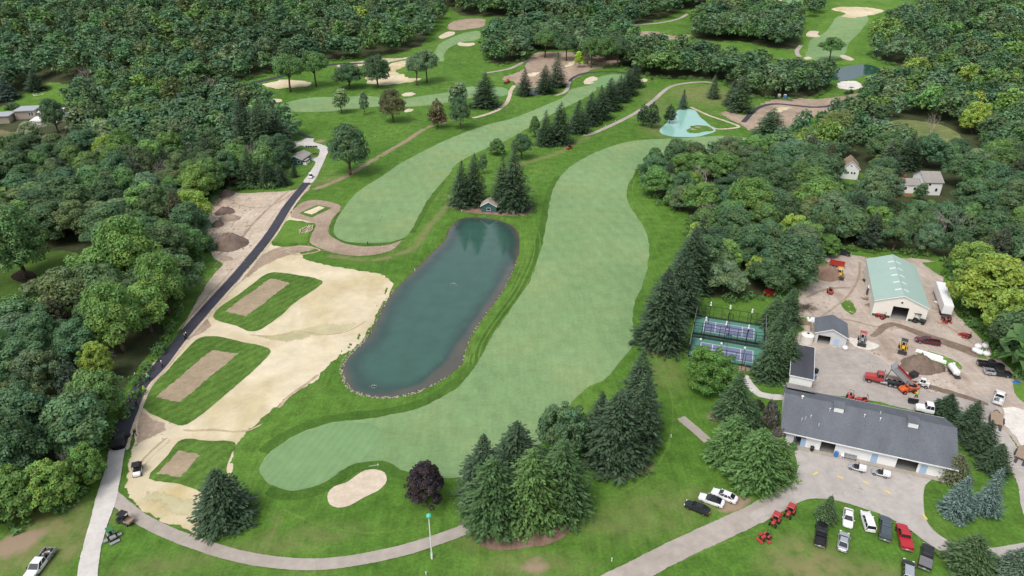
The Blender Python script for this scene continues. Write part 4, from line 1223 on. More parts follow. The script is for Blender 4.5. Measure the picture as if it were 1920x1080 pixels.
# ---- small white house in the right wood
a, rz, W = frame_at((1580, 314), (1612, 317), 5.0)
root = thing('white_house', 'small white gabled house with a brown roof in the right wood', 'house', (a.x, a.y, hz1(a.x, a.y)), rz)
gable_front(root, W, 9.0, 5.0, 3.2, M_WHITE, M_BSHING, [], over=0.4)
for f_ in (.22, .38, .60, .76):
    window(root, W * f_, 2.4, W * 0.10, 0.9, -0.04)
window(root, W * 0.5, 5.7, 0.7, 0.5, -0.04)

# ---- white farmhouse
a, rz, W = frame_at((1735, 341), (1769, 342), 5.6)
root = thing('farmhouse', 'white two-part farmhouse with grey roofs and a brick chimney in the right wood', 'house', (a.x, a.y, hz1(a.x, a.y)), rz)
D = 11.0
mb = MB()
wall_run(mb, 0, W, 0, 5.5, 0.1, 0.2); wall_run(mb, 0, W, 0, 5.5, D - 0.1, 0.2)
mb.box(0.1, D / 2, 0, 0.2, D - 0.41, 5.5).box(W - 0.1, D / 2, 0, 0.2, D - 0.41, 5.5)
for x in (0, W - 0.2):
    mb.add([(x, 0, 5.5), (x, D, 5.5), (x, D / 2, 8.3), (x + 0.2, 0, 5.5), (x + 0.2, D, 5.5), (x + 0.2, D / 2, 8.3)], [(0, 1, 2), (5, 4, 3), (0, 3, 4, 1), (1, 4, 5, 2), (2, 5, 3, 0)])
mb.build('wall', M_WHITE, root)
for s in (0, 1):
    prof = [(-0.4, 5.3), (D / 2, 8.35), (D / 2, 8.5), (-0.4, 5.45)]
    if s: prof = [(D - y, z) for y, z in prof]
    vs = [(-0.4, y, z) for y, z in prof] + [(W + 0.4, y, z) for y, z in prof]
    MB().add(vs, [(0, 1, 2, 3), (7, 6, 5, 4), (0, 4, 5, 1), (1, 5, 6, 2), (2, 6, 7, 3), (3, 7, 4, 0)]).build('roof_slope', M_GSHING, root)
window(root, W * 0.72, 1.6, 0.9, 1.3, -0.04); window(root, W * 0.3, 4.0, 0.9, 0.9, -0.04)
bx(-4.2, 5.0, 0, 8.2, 7.0, 3.6).build('wing_wall', M_WHITE, root)
for s in (0, 1):
    prof = [(1.2, 3.4), (5.0, 5.3), (5.0, 5.45), (1.2, 3.55)]
    if s: prof = [(10.0 - y, z) for y, z in prof]
    vs = [(-8.5, y, z) for y, z in prof] + [(-0.02, y, z) for y, z in prof]
    MB().add(vs, [(0, 1, 2, 3), (7, 6, 5, 4), (0, 4, 5, 1), (1, 5, 6, 2), (2, 6, 7, 3), (3, 7, 4, 0)]).build('wing_roof', M_GSHING, root)
bx(-6.0, 5.2, 3.8, 0.9, 0.9, 2.9).build('chimney', M_BRICK, root)
window(root, -6.2, 1.4, 0.9, 1.2, 1.46); window(root, -2.6, 1.4, 0.9, 1.2, 1.46)
bx(-9.4, 4.5, 0, 2.4, 3.0, 1.0).build('porch', M_TRIM, root)
bx(-6.4, -1.0, 0.05, 4.2, 3.0, 0.25).build('brick_patio', M_BRICK, root)

# ---- modern house in the left wood
g = G(42, 222); base = g.z
root = thing('modern_house', 'low modern house with grey flat roofs and a white terrace in the left wood', 'house', (g.x, g.y, base), 0.25)
bx(2.5, 4, -4, 10, 12, 8.4).build('wall', paint('tan_wall', (0.42, 0.36, 0.30)), root)
bx(2.5, 4, 4.41, 11, 13.4, 0.35, ry=0.0).build('roof', paint('grey_membrane', (0.38, 0.40, 0.43), var=0.06), root)
bx(-13, -3, -4, 19, 11, 7.4).build('wing_wall', paint('tan_wall', (0.42, 0.36, 0.30)), root)
bx(-13, -3, 3.41, 20.2, 12.2, 0.3).build('wing_roof', paint('grey_membrane', (0.38, 0.40, 0.43), var=0.06), root)
for xx in (5.5, 6.8):
    window(root, xx - 0.5, 1.6, 0.8, 1.9, -2.04)
bx(16.5, -3, -4, 18, 18, 5.0).build('terrace', M_WHITE, root)
bx(15.5, 1.0, 1.01, 10, 7, 2.4).build('terrace_pavilion', M_WHITE, root)
bx(15.5, 1.0, 3.42, 12, 9, 0.3).build('pavilion_roof', M_TRIM, root)
bx(17.5, -16.0, -4, 11, 6.5, 4.4).build('lower_terrace', M_CONC2, root)
bx(17.0, -17.5, 0.41, 7.5, 0.8, 0.9).build('stone_wall', M_WOOD, root)
tag(bx(0, 0, 0, 5.5, 3.5, 1.2).build('fire_pit', M_CONC2, None), 'pale round stone ring on the house lawn', 'fire pit')
fp = bpy.data.objects['fire_pit']; q = G(72, 178); bpy.data.objects.remove(fp)
mb = MB()
for i in range(14):
    t_ = 6.283 * i / 14
    mb.box(2.6 * math.cos(t_), 2.6 * math.sin(t_), 0, 1.1, 0.6, 0.4, rz=t_ + math.pi / 2)
tag(mb.build('fire_pit', M_CONC2), 'pale ring of stones on the house lawn', 'fire pit').location = (q.x, q.y, q.z)
q = G(67, 168)
root = thing('lawn_chair', 'pale slatted chair on the far side of the house lawn', 'chair', q, 0.6)
bx(0, 0, 0.7, 1.8, 1.4, 0.12).build('seat', M_TRIM, root); bx(0, 0.7, 0.8, 1.8, 0.12, 1.5, rx=-0.25).build('backrest', M_TRIM, root)
for sx in (-.8, .8):
    for sy in (-.55, .55): bx(sx, sy, 0, 0.14, 0.14, 0.7).build('leg', M_TRIM, root)
wp = [G(105, 282), G(118, 262), G(128, 245), G(137, 232), G(146, 222)]
root = thing('garden_fence', 'low weathered fence running down from the white terrace', 'fence', wp[0])
for p_, q_ in zip(wp[:-1], wp[1:]):
    d = (q_ - p_); n_ = max(2, int(d.length / 3))
    for i in range(n_):
        c0 = p_ + d * (i / n_) - wp[0]; c1 = p_ + d * ((i + 1) / n_) - wp[0]
        bx(c0.x, c0.y, c0.z, 0.16, 0.16, 1.7).build('post', M_WOOD, root)
        for zz in (0.35, 0.75, 1.15):
            MB().add(*_bar(c0 + Vector((0, 0, zz)), c1 + Vector((0, 0, zz)), 0.05, 0.28)).build('board', M_WOOD, root)

# ---- paddle courts
A, B = G(1305, 595.5), G(1432, 615.5)
u = (B - A); WD = u.length; rz = math.atan2(u.y, u.x)
E2 = G(1284, 671)
DP = (E2 - A).length
M_DECK = paint('green_court', (0.095, 0.245, 0.19), 0.75, 0.2, var=0.08, scale=0.4)
M_BLUE = paint('blue_court', (0.165, 0.195, 0.305), 0.75, 0.2, var=0.08, scale=0.4)
M_LINE = paint('court_line', (0.72, 0.74, 0.78), 0.7, 0.2)
M_POST = paint('black_steel', (0.02, 0.022, 0.025), 0.45, 0.4)
FW, FD = WD, (DP - 1.6) / 2
WIRE = None
for n, (off, lb) in enumerate([(0.0, 'upper green and blue paddle court inside a tall wire fence'), (FD + 1.6, 'lower green and blue paddle court inside a tall wire fence, half hidden by a maple')]):
    o0 = A + Vector((math.sin(rz), -math.cos(rz), 0)) * (off + FD)
    root = thing('paddle_court', lb, 'court', (o0.x, o0.y, 0.0), rz)
    bx(FW / 2, FD / 2, 0.05, FW, FD, 0.45).build('deck', M_DECK, root)
    cw, cd = FW * 0.72, FD * 0.56
    cx_, cy_ = FW * 0.5, FD * 0.52
    bx(cx_, cy_, 0.501, cw, cd, 0.006).build('playing_surface', M_BLUE, root)
    ml = MB()
    lw = 0.13
    for s in (-1, 1):
        ml.box(cx_, cy_ + s * cd / 2, 0.509, cw + lw, lw, 0.004)
        ml.box(cx_ + s * cw / 2, cy_, 0.509, lw, cd - lw - 0.01, 0.004)
        ml.box(cx_ + s * cw * 0.27, cy_, 0.509, lw, cd - lw - 0.01, 0.004)
    ml.box(cx_, cy_, 0.509, cw * 0.54 - lw - 0.01, lw, 0.004)
    ml.build('court_line', M_LINE, root)
    nm = MB(); nm.cyl((cx_, cy_ - cd / 2 - 0.3, 0.5), (cx_, cy_ - cd / 2 - 0.3, 1.4), 0.05, n=6); nm.cyl((cx_, cy_ + cd / 2 + 0.3, 0.5), (cx_, cy_ + cd / 2 + 0.3, 1.4), 0.05, n=6)
    nm.box(cx_, cy_, 1.3, 0.05, cd + 0.6, 0.06)
    nn = nm.build('net', M_POST, root)
    wm = MB()
    for i in range(int(cd / 0.25)): wm.box(cx_, cy_ - cd / 2 + i * 0.25, 0.51, 0.012, 0.02, 0.8)
    wm.build('net_mesh', M_POST, nn)
    H_ = 3.7
    top = 0.5 + H_
    corners = [(0, 0), (FW, 0), (FW, FD), (0, FD)]
    for i in range(4):
        p_, q_ = Vector((*corners[i], 0)), Vector((*corners[(i + 1) % 4], 0))
        d = q_ - p_
        k_ = max(2, int(round(d.length / 2.25)))
        for j in range(k_):
            c_ = p_ + d * (j / k_)
            bx(c_.x, c_.y, 0.5, 0.10, 0.10, H_).build('post', M_POST, root)
        for zz, mm in ((top, M_GALV if i in (1, 3) else M_POST), (0.55, M_POST), (2.3, M_POST)):
            MB().add(*_bar(p_ + Vector((0, 0, zz)), q_ + Vector((0, 0, zz)), 0.09 if zz == top else 0.05, 0.09 if zz == top else 0.05)).build('rail', mm, root)
        wm = MB()
        dn = d.normalized()
        kk_ = int(d.length / 0.22)
        for j in range(kk_):
            c_ = p_ + dn * (j * 0.22)
            for s in (-1, 1):
                e_ = c_ + dn * (s * 1.6)
                e_ = p_ + dn * min(max((e_ - p_).dot(dn), 0), d.length)
                wm.cyl(c_ + Vector((0, 0, 0.55)), e_ + Vector((0, 0, top)), 0.006, n=3, cap=False)
        wm.build('wire_mesh', M_POST, root)
        if i in (0, 2):
            sk = MB(); sk.add(*_bar(p_ + Vector((0, (0.04 if i == 0 else -0.04), 0.82)), q_ + Vector((0, (0.04 if i == 0 else -0.04), 0.82)), 0.02, 0.5))
            sk.build('snow_board', paint('charcoal_board', (0.05, 0.055, 0.055)), root)
    g_ = MB()
    for x in (FW * 0.47, FW * 0.54): g_.box(x, FD + 0.06, 0.5, 0.14, 0.12, 2.3)
    g_.box(FW * 0.505, FD + 0.06, 2.8, FW * 0.07 + 0.14, 0.12, 0.14)
    g_.build('gate_frame', M_POST, root)
M_GLOBE = paint('lamp_white', (0.80, 0.80, 0.80), 0.35, 0.5, var=0.03)
ROWS = [((1333, 572), (1369.5, 578), (1410.5, 585)), ((1324, 600), (1362, 608), (1404, 615)), ((1314, 636), (1353, 644), (1397, 652))]
for r, row in enumerate(ROWS):
    for q, (px, py) in enumerate(row):
        # lamp head seen at (px, py); 7.2 m mast
        p = GZ(px, py, 6.6)
        lb = '%s court light of the %s row, white lamp on a black mast' % (('left', 'middle', 'right')[q], ('back', 'middle', 'front')[r])
        root = thing('court_light', lb, 'light pole', (p.x, p.y, 0.0), rz)
        MB().cyl((0, 0, 0), (0, 0, 6.3), 0.09, 0.06, 8).build('pole', M_POST, root)
        hd = MB().cyl((0, 0, 6.3), (0, 0, 6.55), 0.11, 0.26, 10).cyl((0, 0, 6.55), (0, 0, 6.8), 0.28, 0.18, 10)
        hd.build('lamp_shade', M_GLOBE, root)
        if r < 2:
            MB().cyl((0, 0, 6.8), (0, 0, 7.2), 0.10, 0.1, 8).cyl((0, 0, 7.2), (0, 0, 7.55), 0.24, 0.12, 10).build('upper_lamp', M_GLOBE, root)
# steps platform at the foot of the courts
p = G(1384, 690)
root = thing('court_stairs', 'wooden landing and stairs at the foot of the lower court', 'stairs', p, rz)
bx(0, 0, 0.0, 3.2, 2.2, 0.5).build('landing', M_WOOD, root)
for i in range(3): bx(2.0 + 0.32 * i, 0, 0, 0.3, 1.8, 0.4 - 0.12 * i).build('step', M_WOOD, root)
MB().box(1.5, -1.0, 0.5, 0.08, 0.08, 1.0).box(1.5, 1.0, 0.5, 0.08, 0.08, 1.0).box(1.5, 0, 1.5, 0.08, 2.1, 0.08).build('handrail', M_WOOD, root)
# ------------------------------------------------------------------ vehicles
M_TYRE = paint('tyre_rubber', (0.018, 0.018, 0.019), 0.85, 0.2)
M_RIM = paint('wheel_rim', (0.42, 0.43, 0.45), 0.35, 0.5, 0.7)
M_HEAD = paint('headlight_lens', (0.75, 0.78, 0.80), 0.15, 0.6)
M_TAIL = paint('tail_light', (0.35, 0.015, 0.012), 0.3, 0.5)
M_STEEL = paint('dark_steel', (0.055, 0.055, 0.058), 0.5, 0.4, 0.3, var=0.25)
M_SEAT = paint('black_vinyl', (0.025, 0.025, 0.028), 0.6, 0.3)


def carpaint(name, col, metal=0.0):
    if name in _pm: return _pm[name]
    t = NT(name)
    t.b.inputs['Coat Weight'].default_value = 0.6
    t.b.inputs['Coat Roughness'].default_value = 0.06
    _pm[name] = t.out(t.gain(col + (1,), t.noise(1.2, 4, t.objc()), 0.07), 0.35, 0.45, metal)
    return _pm[name]


CW = carpaint('white_paint', (0.76, 0.76, 0.77))
CK = carpaint('black_paint', (0.014, 0.015, 0.017))
CR = carpaint('red_paint', (0.42, 0.018, 0.028))
CM = carpaint('maroon_paint', (0.10, 0.012, 0.022))
CS = carpaint('silver_paint', (0.50, 0.53, 0.56), 0.5)
CG = carpaint('slate_paint', (0.085, 0.11, 0.13), 0.3)
CTR = carpaint('tractor_red', (0.40, 0.045, 0.038))
CO = carpaint('orange_paint', (0.62, 0.11, 0.02))
CY = carpaint('yellow_paint', (0.62, 0.36, 0.03))
CGN = carpaint('green_paint', (0.03, 0.16, 0.045))
CGY = carpaint('grey_paint', (0.27, 0.28, 0.29))


def wheel(parent, x, y, r, w, rim=M_RIM, name='wheel', z=None):
    z = r if z is None else z
    prof = [(r * 0.62, -w / 2), (r * 0.93, -w / 2), (r, -w * 0.32), (r, w * 0.32), (r * 0.93, w / 2), (r * 0.62, w / 2)]
    n = 14
    rings = [[(x + q * math.cos(6.2832 * i / n), y + yy, z + q * math.sin(6.2832 * i / n)) for q, yy in prof] for i in range(n)]
    rings.append(rings[0])
    o = MB().loft(rings, cap=False).build(name, M_TYRE, parent, smooth=True)
    s = 1 if y > 0 else -1
    mb = MB().cyl((x, y - w * 0.40 * s, z), (x, y + w * 0.40 * s, z), r * 0.63, n=12)
    mb.cyl((x, y + w * 0.40 * s, z), (x, y + w * 0.46 * s, z), r * 0.22, n=8)
    mb.build('rim', rim, o)
    return o


def ring(x, w, z0, z1, tuck=0.9):
    h = z1 - z0
    return [(x, -w * 0.92, z0), (x, -w, z0 + 0.2 * h), (x, -w * 0.995, z0 + 0.62 * h), (x, -w * tuck, z1 - 0.02), (x, -w * tuck * 0.9, z1), (x, w * tuck * 0.9, z1), (x, w * tuck, z1 - 0.02), (x, w * 0.995, z0 + 0.62 * h), (x, w, z0 + 0.2 * h), (x, w * 0.92, z0)]


def place2(front, rear, zlift=0.5):
    """centre and heading from two pixels of the vehicle's ends, seen about zlift above the ground"""
    a, b = G(*front, lift=zlift), G(*rear, lift=zlift)
    d = a - b
    c = (a + b) / 2
    return Vector((c.x, c.y, hz1(c.x, c.y) + 0.13 if False else hz1(c.x, c.y))), math.atan2(d.y, d.x)


def greenhouse(root, b0, b1, t0, t1, wb, wt, zb, zt, paint_m, roof_name='roof', split=(0.5,)):
    g = [(b0, -wb, zb), (b1, -wb, zb), (b1, wb, zb), (b0, wb, zb)]
    h = [(t0, -wt, zt), (t1, -wt, zt), (t1, wt, zt), (t0, wt, zt)]
    gl = MB().add(g + h, [(3, 2, 1, 0), (4, 5, 6, 7), (0, 1, 5, 4), (1, 2, 6, 5), (2, 3, 7, 6), (3, 0, 4, 7)]).build('window_glass', M_GLASS, root)
    r = MB()
    r.loft([[(t0 - 0.04, -wt, zt - 0.01), (t0 - 0.04, wt, zt - 0.01), (t0 + 0.1, wt * 0.96, zt + 0.055), (t0 + 0.1, -wt * 0.96, zt + 0.055)],
            [(t1 + 0.04, -wt, zt - 0.01), (t1 + 0.04, wt, zt - 0.01), (t1 - 0.1, wt * 0.96, zt + 0.055), (t1 - 0.1, -wt * 0.96, zt + 0.055)]])
    for s in (-1, 1):
        for (bb, tt) in ((b0, t0), (b1, t1)):
            r.cyl((bb, s * wb, zb), (tt, s * wt, zt), 0.045, n=5)
        for f in split:
            r.cyl((b0 + (b1 - b0) * f, s * wb * 1.0, zb), (t0 + (t1 - t0) * f, s * wt, zt), 0.04, n=5)
    r.build(roof_name, paint_m, root)


def lamps(root, L, W, zh, zt):
    for s in (-1, 1):
        bx(L / 2 - 0.10, s * W * 0.36, zh, 0.14, 0.34, 0.14).build('headlight', M_HEAD, root)
        bx(-L / 2 + 0.05, s * W * 0.41, zt, 0.10, 0.20, 0.28).build('tail_light', M_TAIL, root)
    bx(-L / 2 - 0.015, 0, 0.55, 0.03, 0.42, 0.14).build('licence_plate', M_HEAD, root)


def car(name, label, cat, m, front, rear, kind='sedan', group=None, roof=None, L=None, roof_glass=False):
    p, rz = place2(front, rear)
    p.z += 0.02
    root = thing(name, label, cat, p, rz, group)
    if kind == 'sedan':
        L = L or 4.75; W = 1.84
        S_ = [(-.5, .74, .38, .80), (-.475, .90, .28, .94), (-.40, .97, .24, 1.02), (-.2, 1, .22, 1.0), (.05, 1, .22, .97), (.22, 1, .22, .94), (.38, .97, .24, .84), (.465, .88, .28, .72), (.5, .70, .36, .62)]
        gh = (-.40, .22, -.22, .05, .86, .66, .97, 1.42); wr = .33
    elif kind == 'suv':
        L = L or 4.8; W = 1.92
        S_ = [(-.5, .82, .42, 1.0), (-.48, .94, .32, 1.10), (-.40, 1, .28, 1.12), (0, 1, .26, 1.10), (.20, 1, .26, 1.08), (.36, .97, .28, 1.0), (.46, .90, .32, .88), (.5, .76, .40, .76)]
        gh = (-.485, .20, -.44, .07, .88, .72, 1.09, 1.70); wr = .37
    W2 = W / 2
    MB().loft([ring(x * L, w * W2, z0, z1) for x, w, z0, z1 in S_]).build('body', m, root, smooth=False, bevel=0.0)
    b0, b1, t0, t1, wb, wt, zb, zt = gh
    greenhouse(root, b0 * L, b1 * L, t0 * L, t1 * L, wb * W2, wt * W2, zb, zt, roof or m, split=(0.36, 0.68))
    for sx in (-.30, .315):
        for s in (-1, 1): wheel(root, sx * L, s * (W2 - 0.13), wr, 0.24)
    lamps(root, L, W, .62 if kind == 'sedan' else .78, .70 if kind == 'sedan' else .85)
    for s in (-1, 1):
        bx(.17 * L, s * (W2 + 0.07), zb + 0.02, 0.16, 0.16, 0.13).build('mirror', m, root)
    return root


def pickup(name, label, m, front, rear, L=5.85, cover=None, cap=None, cargo=None, group=None, bed_m=None, short=False, cat='pickup'):
    p, rz = place2(front, rear)
    p.z += 0.02
    root = thing(name, label, cat, p, rz, group)
    W2 = 1.0
    xb = -0.12 * L if not short else -0.02 * L
    S_ = [(xb, .99, .40, 1.10), (.0 * L, 1, .36, 1.10), (.20 * L, 1, .36, 1.10), (.24 * L, .98, .36, 1.12), (.40 * L, .97, .38, 1.06), (.475 * L, .92, .42, 1.00), (.5 * L, .80, .46, .92)]
    MB().loft([ring(x, w * W2, z0, z1, 0.93) for x, w, z0, z1 in S_]).build('body', m, root)
    bm = MB()
    x0, x1 = -0.5 * L, xb - 0.02
    xm, lx = (x0 + x1) / 2, x1 - x0
    for s in (-1, 1): bm.box(xm, s * (W2 - 0.06), .42, lx, 0.12, .70)
    bm.box(x0 + 0.05, 0, .45, 0.10, 2 * W2 - 0.25, .66); bm.box(x1 - 0.04, 0, .45, 0.08, 2 * W2 - 0.25, .66)
    bed = bm.build('bed', bed_m or m, root)
    bx(xm, 0, .62, lx - 0.2, 2 * W2 - 0.26, .05).build('bed_floor', M_SEAT if bed_m is None else M_STEEL, bed)
    if cover: bx(xm, 0, 1.125, lx, 2 * W2 - 0.08, .06).build('bed_cover', cover, root)
    if cap:
        MB().add([(x0 + .02, -.97, 1.13), (x1, -.97, 1.13), (x1, .97, 1.13), (x0 + .02, .97, 1.13), (x0 + .22, -.80, 1.74), (x1, -.80, 1.78), (x1, .80, 1.78), (x0 + .22, .80, 1.74)], [(3, 2, 1, 0), (4, 5, 6, 7), (0, 1, 5, 4), (1, 2, 6, 5), (2, 3, 7, 6), (3, 0, 4, 7)]).build('bed_cap', cap, root)
    if cargo:
        rr = random.Random(len(label))
        for i in range(7):
            sx_ = rr.uniform(.25, .7); hh = rr.uniform(.2, .75)
            bx(rr.uniform(x0 + .5, x1 - .5), rr.uniform(-.55, .55), .68, sx_, rr.uniform(.2, .6), hh, rz=rr.random()).build('cargo', cargo[i % len(cargo)], root)
    c0 = xb + 0.05
    greenhouse(root, c0, .23 * L, c0 + .10, .11 * L if not short else .13 * L, .90, .76, 1.09, 1.78, m, split=(0.5,))
    for sx in (-.32, .32):
        for s in (-1, 1): wheel(root, sx * L, s * (W2 - .13), .40, .28)
    lamps(root, L, 1.98, .82, .82)
    for s in (-1, 1):
        bx(.19 * L, s * (W2 + .10), 1.12, .14, .22, .20).build('mirror', M_SEAT, root)
    bx(L / 2 - .02, 0, .42, .14, 1.8, .20).build('front_bumper', M_RIM, root); bx(-L / 2 - .05, 0, .42, .14, 1.8, .18).build('rear_bumper', M_RIM, root)
    return root


# parked on the grass, bottom right
pickup('pickup_truck', 'black pickup with an open bed parked below the small spruce', CK, (1541, 983), (1537, 1022))
car('sedan', 'white sedan nosed towards the camera beside the small spruce', 'car', CW, (1589, 989), (1591, 955))
car('sedan', 'silver sedan parked below the white sedan', 'car', CS, (1583, 1002), (1579, 1030))
car('wagon', 'white crossover parked beside the white sedan', 'car', CW, (1622, 963), (1632, 995), 'suv')
pickup('pickup_truck', 'slate grey pickup with a matching bed cap between the white and red cars', CG, (1660, 972), (1659, 1012), cap=CG)
pickup('pickup_truck', 'bright red pickup with a covered bed on the lawn', CR, (1690, 988), (1700, 1028), cover=CR)
pickup('pickup_truck', 'black pickup with a grey bed cover near the bottom right spruce', CK, (1740, 1026), (1733, 1065), cover=carpaint('grey_vinyl', (0.16, 0.16, 0.165)))
car('suv', 'black car cut by the bottom edge of the picture', 'car', CK, (1703, 1056), (1702, 1088), 'suv', roof=CS)
car('sedan', 'black sedan at the left of three parked above the access road', 'car', CK, (1289, 945), (1326, 960))
car('sedan', 'white car with a black roof, middle of three above the access road', 'car', CW, (1316, 932), (1352, 945), roof=CK)
car('sedan', 'white car at the right of three parked above the access road', 'car', CW, (1339, 922), (1378, 938), 'sedan', L=4.9)
pickup('pickup_truck', 'maroon crew cab pickup on the wet track in the yard', CM, (1718, 637), (1760, 644))
car('suv', 'black car parked at the back corner of the yard', 'car', CK, (1594, 478), (1568, 472), 'suv')
pickup('pickup_truck', 'black pickup with an open bed at the right edge of the yard', CK, (1878, 688), (1838, 682))
pickup('utility_truck', 'utility pickup with black cab and pale grey bed parked in the yard', CK, (1892, 703), (1850, 697), bed_m=CS, cargo=[M_STEEL, CGY])
pickup('pickup_truck', 'white pickup hitched to the equipment trailer', CW, (1877, 733), (1869, 760), bed_m=CW, cargo=[CW, CGY])
pickup('flatbed_truck', 'white work truck with a loaded bed at the bottom left corner', CW, (55, 1084), (92, 1036), L=6.6, short=False, bed_m=CGY, cargo=[CW, M_STEEL, CGY, M_WOOD])


def equipment_trailer(label, front, rear, L, W=2.3, deck=M_WOOD):
    p, rz = place2(front, rear, 0.6)
    root = thing('equipment_trailer', label, 'trailer', p, rz)
    bx(0, 0, .62, L, W, .10).build('deck', deck, root)
    n = 6
    for i in range(n):
        bx(0, -W / 2 + (i + .5) * W / n, .725, L - .1, W / n - .05, .05).build('plank', deck, root)
    MB().add(*_bar((L / 2, -W * .35, .62), (L / 2 + 1.3, 0, .58), .1, .12)).add(*_bar((L / 2, W * .35, .62), (L / 2 + 1.3, 0, .58), .1, .12)).build('drawbar', M_STEEL, root)
    for s in (-1, 1):
        for dx in (-.9, 0):
            wheel(root, dx, s * (W / 2 + .16), .36, .22)
        bx(-.45, s * (W / 2 + .16), .76, 2.0, .28, .05).build('fender', M_STEEL, root)
        MB().add(*_bar((-L / 2, s * W * .3, .66), (-L / 2 - 1.5, s * W * .3, .08), .5, .06)).build('ramp', M_STEEL, root)
    return root


equipment_trailer('wooden decked equipment trailer behind the white pickup', (1869, 770), (1869, 800), 4.8)
equipment_trailer('equipment trailer cut by the right edge of the picture', (1925, 838), (1914, 862), 4.6)


def tractor(name, label, m, front, rear, canopy=None, hood=True, s=1.0, cab=False, cargo=None, bucket=None, cat='tractor', tank=None, mower=False):
    p, rz = place2(front, rear, 0.6)
    root = thing(name, label, cat, p, rz)
    root.scale = (s, s, s)
    bx(0.1, 0, .55, 2.4, .55, .28).build('chassis', M_STEEL, root)
    if hood:
        MB().loft([[(.25, -.36, .75), (.25, .36, .75), (.25, .32, 1.28), (.25, -.32, 1.28)], [(1.0, -.36, .72), (1.0, .36, .72), (1.0, .30, 1.20), (1.0, -.30, 1.20)], [(1.5, -.32, .72), (1.5, .32, .72), (1.42, .22, 1.05), (1.42, -.22, 1.05)]]).build('hood', m, root)
        bx(1.52, 0, .78, .05, .5, .26).build('grille', M_STEEL, root)
    else:
        bx(.9, 0, .7, .9, 1.2, .35).build('front_platform', m, root)
    for sg in (-1, 1):
        MB().prism([(-1.05, .95), (-.95, 1.22), (-.45, 1.28), (.05, 1.05), (.05, .98), (-.45, 1.20), (-.90, 1.14), (-.98, .95)], sg * .62 - .2, sg * .62 + .2).build('fender', m, root)
        wheel(root, -.55, sg * .70, .58, .38, m if hood else M_RIM)
        wheel(root, 1.05, sg * .62, .38, .26, m if hood else M_RIM)
    st = bx(-.5, 0, .95, .5, .5, .12).build('seat', M_SEAT, root, bevel=.03)
    bx(-.76, 0, 1.05, .10, .5, .45).build('backrest', M_SEAT, st, bevel=.03)
    MB().cyl((-.0, 0, 1.1), (-.12, 0, 1.42), .03, n=6).cyl((-.13, 0, 1.41), (-.16, 0, 1.44), .19, n=12).build('steering_wheel', M_SEAT, root)
    rp = MB()
    for sg in (-1, 1): rp.box(-.86, sg * .5, 1.0, .07, .07, 1.2)
    rp.box(-.86, 0, 2.18, .07, 1.07, .07)
    if canopy or cab:
        for sg in (-1, 1): rp.box(.12, sg * .5, .95, .06, .06, 1.25)
    rp.build('roll_bar', M_STEEL, root)
    if canopy:
        MB().loft([[(-1.15, -.68, 2.24), (-1.15, .68, 2.24), (-1.15, .60, 2.34), (-1.15, -.60, 2.34)], [(.35, -.68, 2.24), (.35, .68, 2.24), (.25, .60, 2.36), (.25, -.60, 2.36)]]).build('canopy', canopy, root)
    if cargo:
        b = MB(); b.box(-1.55, 0, .80, 1.3, 1.3, .08)
        for sg in (-1, 1): b.box(-1.55, sg * .63, .88, 1.3, .05, .35)
        b.box(-2.18, 0, .88, .05, 1.2, .35)
        b.build('cargo_bed', cargo, root)
    if bucket:
        MB().add(*_bar((.5, -.6, 1.2), (2.0, -.6, .55), .09, .14)).add(*_bar((.5, .6, 1.2), (2.0, .6, .55), .09, .14)).build('loader_arm', m, root)
        MB().prism([(1.95, .15), (2.55, .12), (2.55, .18), (2.05, .25), (2.0, .75), (1.93, .75)], -.9, .9).build('bucket', bucket, root)
    if tank:
        MB().cyl((-1.9, 0, 1.15), (-.9, 0, 1.15), .5, n=12).build('tank', tank, root)
    if mower:
        mw = MB(); mw.box(1.9, 0, .18, .7, 1.9, .22)
        for sg in (-1, 1): mw.box(.3, sg * 1.35, .2, .8, .8, .25)
        mw.build('mower_deck', m, root)
    return root


tractor('turf_tractor', 'red canopied utility tractor nearest the forecourt, first of three', CTR, (1476, 968), (1485, 954), canopy=CTR, cargo=CTR, s=.92)
tractor('turf_tractor', 'red canopied utility tractor on the grass, middle of three', CTR, (1448, 985), (1458, 969), canopy=CTR, cargo=CTR, s=.92)
tractor('riding_mower', 'small red mower on the grass, lowest of three red machines', CTR, (1431, 1008), (1441, 1003), s=.75, mower=True, cat='mower')
tractor('tractor', 'tractor with a red canopy on the white gravel', CGY, (1616, 648), (1617, 627), canopy=CTR, bucket=M_STEEL, s=1.15)
tractor('wheel_loader', 'yellow loader facing the camera beside the wet track', CY, (1692, 662), (1694, 642), bucket=M_STEEL, s=1.15, canopy=M_STEEL, cat='loader')
tractor('wheel_loader', 'yellow loader beside the mulch pile at the back of the yard', CY, (1576, 524), (1573, 507), bucket=M_STEEL, s=1.2, canopy=CY, cat='loader')
tractor('spreader', 'red spreader cart in the middle of the dirt lot', CTR, (1556, 537), (1557, 553), s=1.0, cargo=CTR, cat='spreader')
tractor('tractor', 'small maroon tractor at the left of the barn door', CTR, (1645, 590), (1660, 596), s=.95)
tractor('sprayer', 'dark sprayer with a black tank at the right of the barn door', M_STEEL, (1732, 604), (1712, 598), s=1.2, tank=M_DARK, canopy=M_DARK, cat='sprayer')
tractor('mower', 'red mower in front of the semi trailer', CTR, (1772, 603), (1780, 596), s=.8, mower=True, cat='mower')
tractor('mower', 'small dark red machine at the right of the dirt lot', CTR, (1806, 626), (1820, 632), s=.85, mower=True, cat='mower')
tractor('mower', 'red mower behind the long building, left one', CTR, (1592, 746), (1595, 741), s=.9, cat='mower')
tractor('mower', 'red and black mower behind the long building, right one', CTR, (1613, 751), (1621, 752), s=1.0, mower=True, cat='mower')
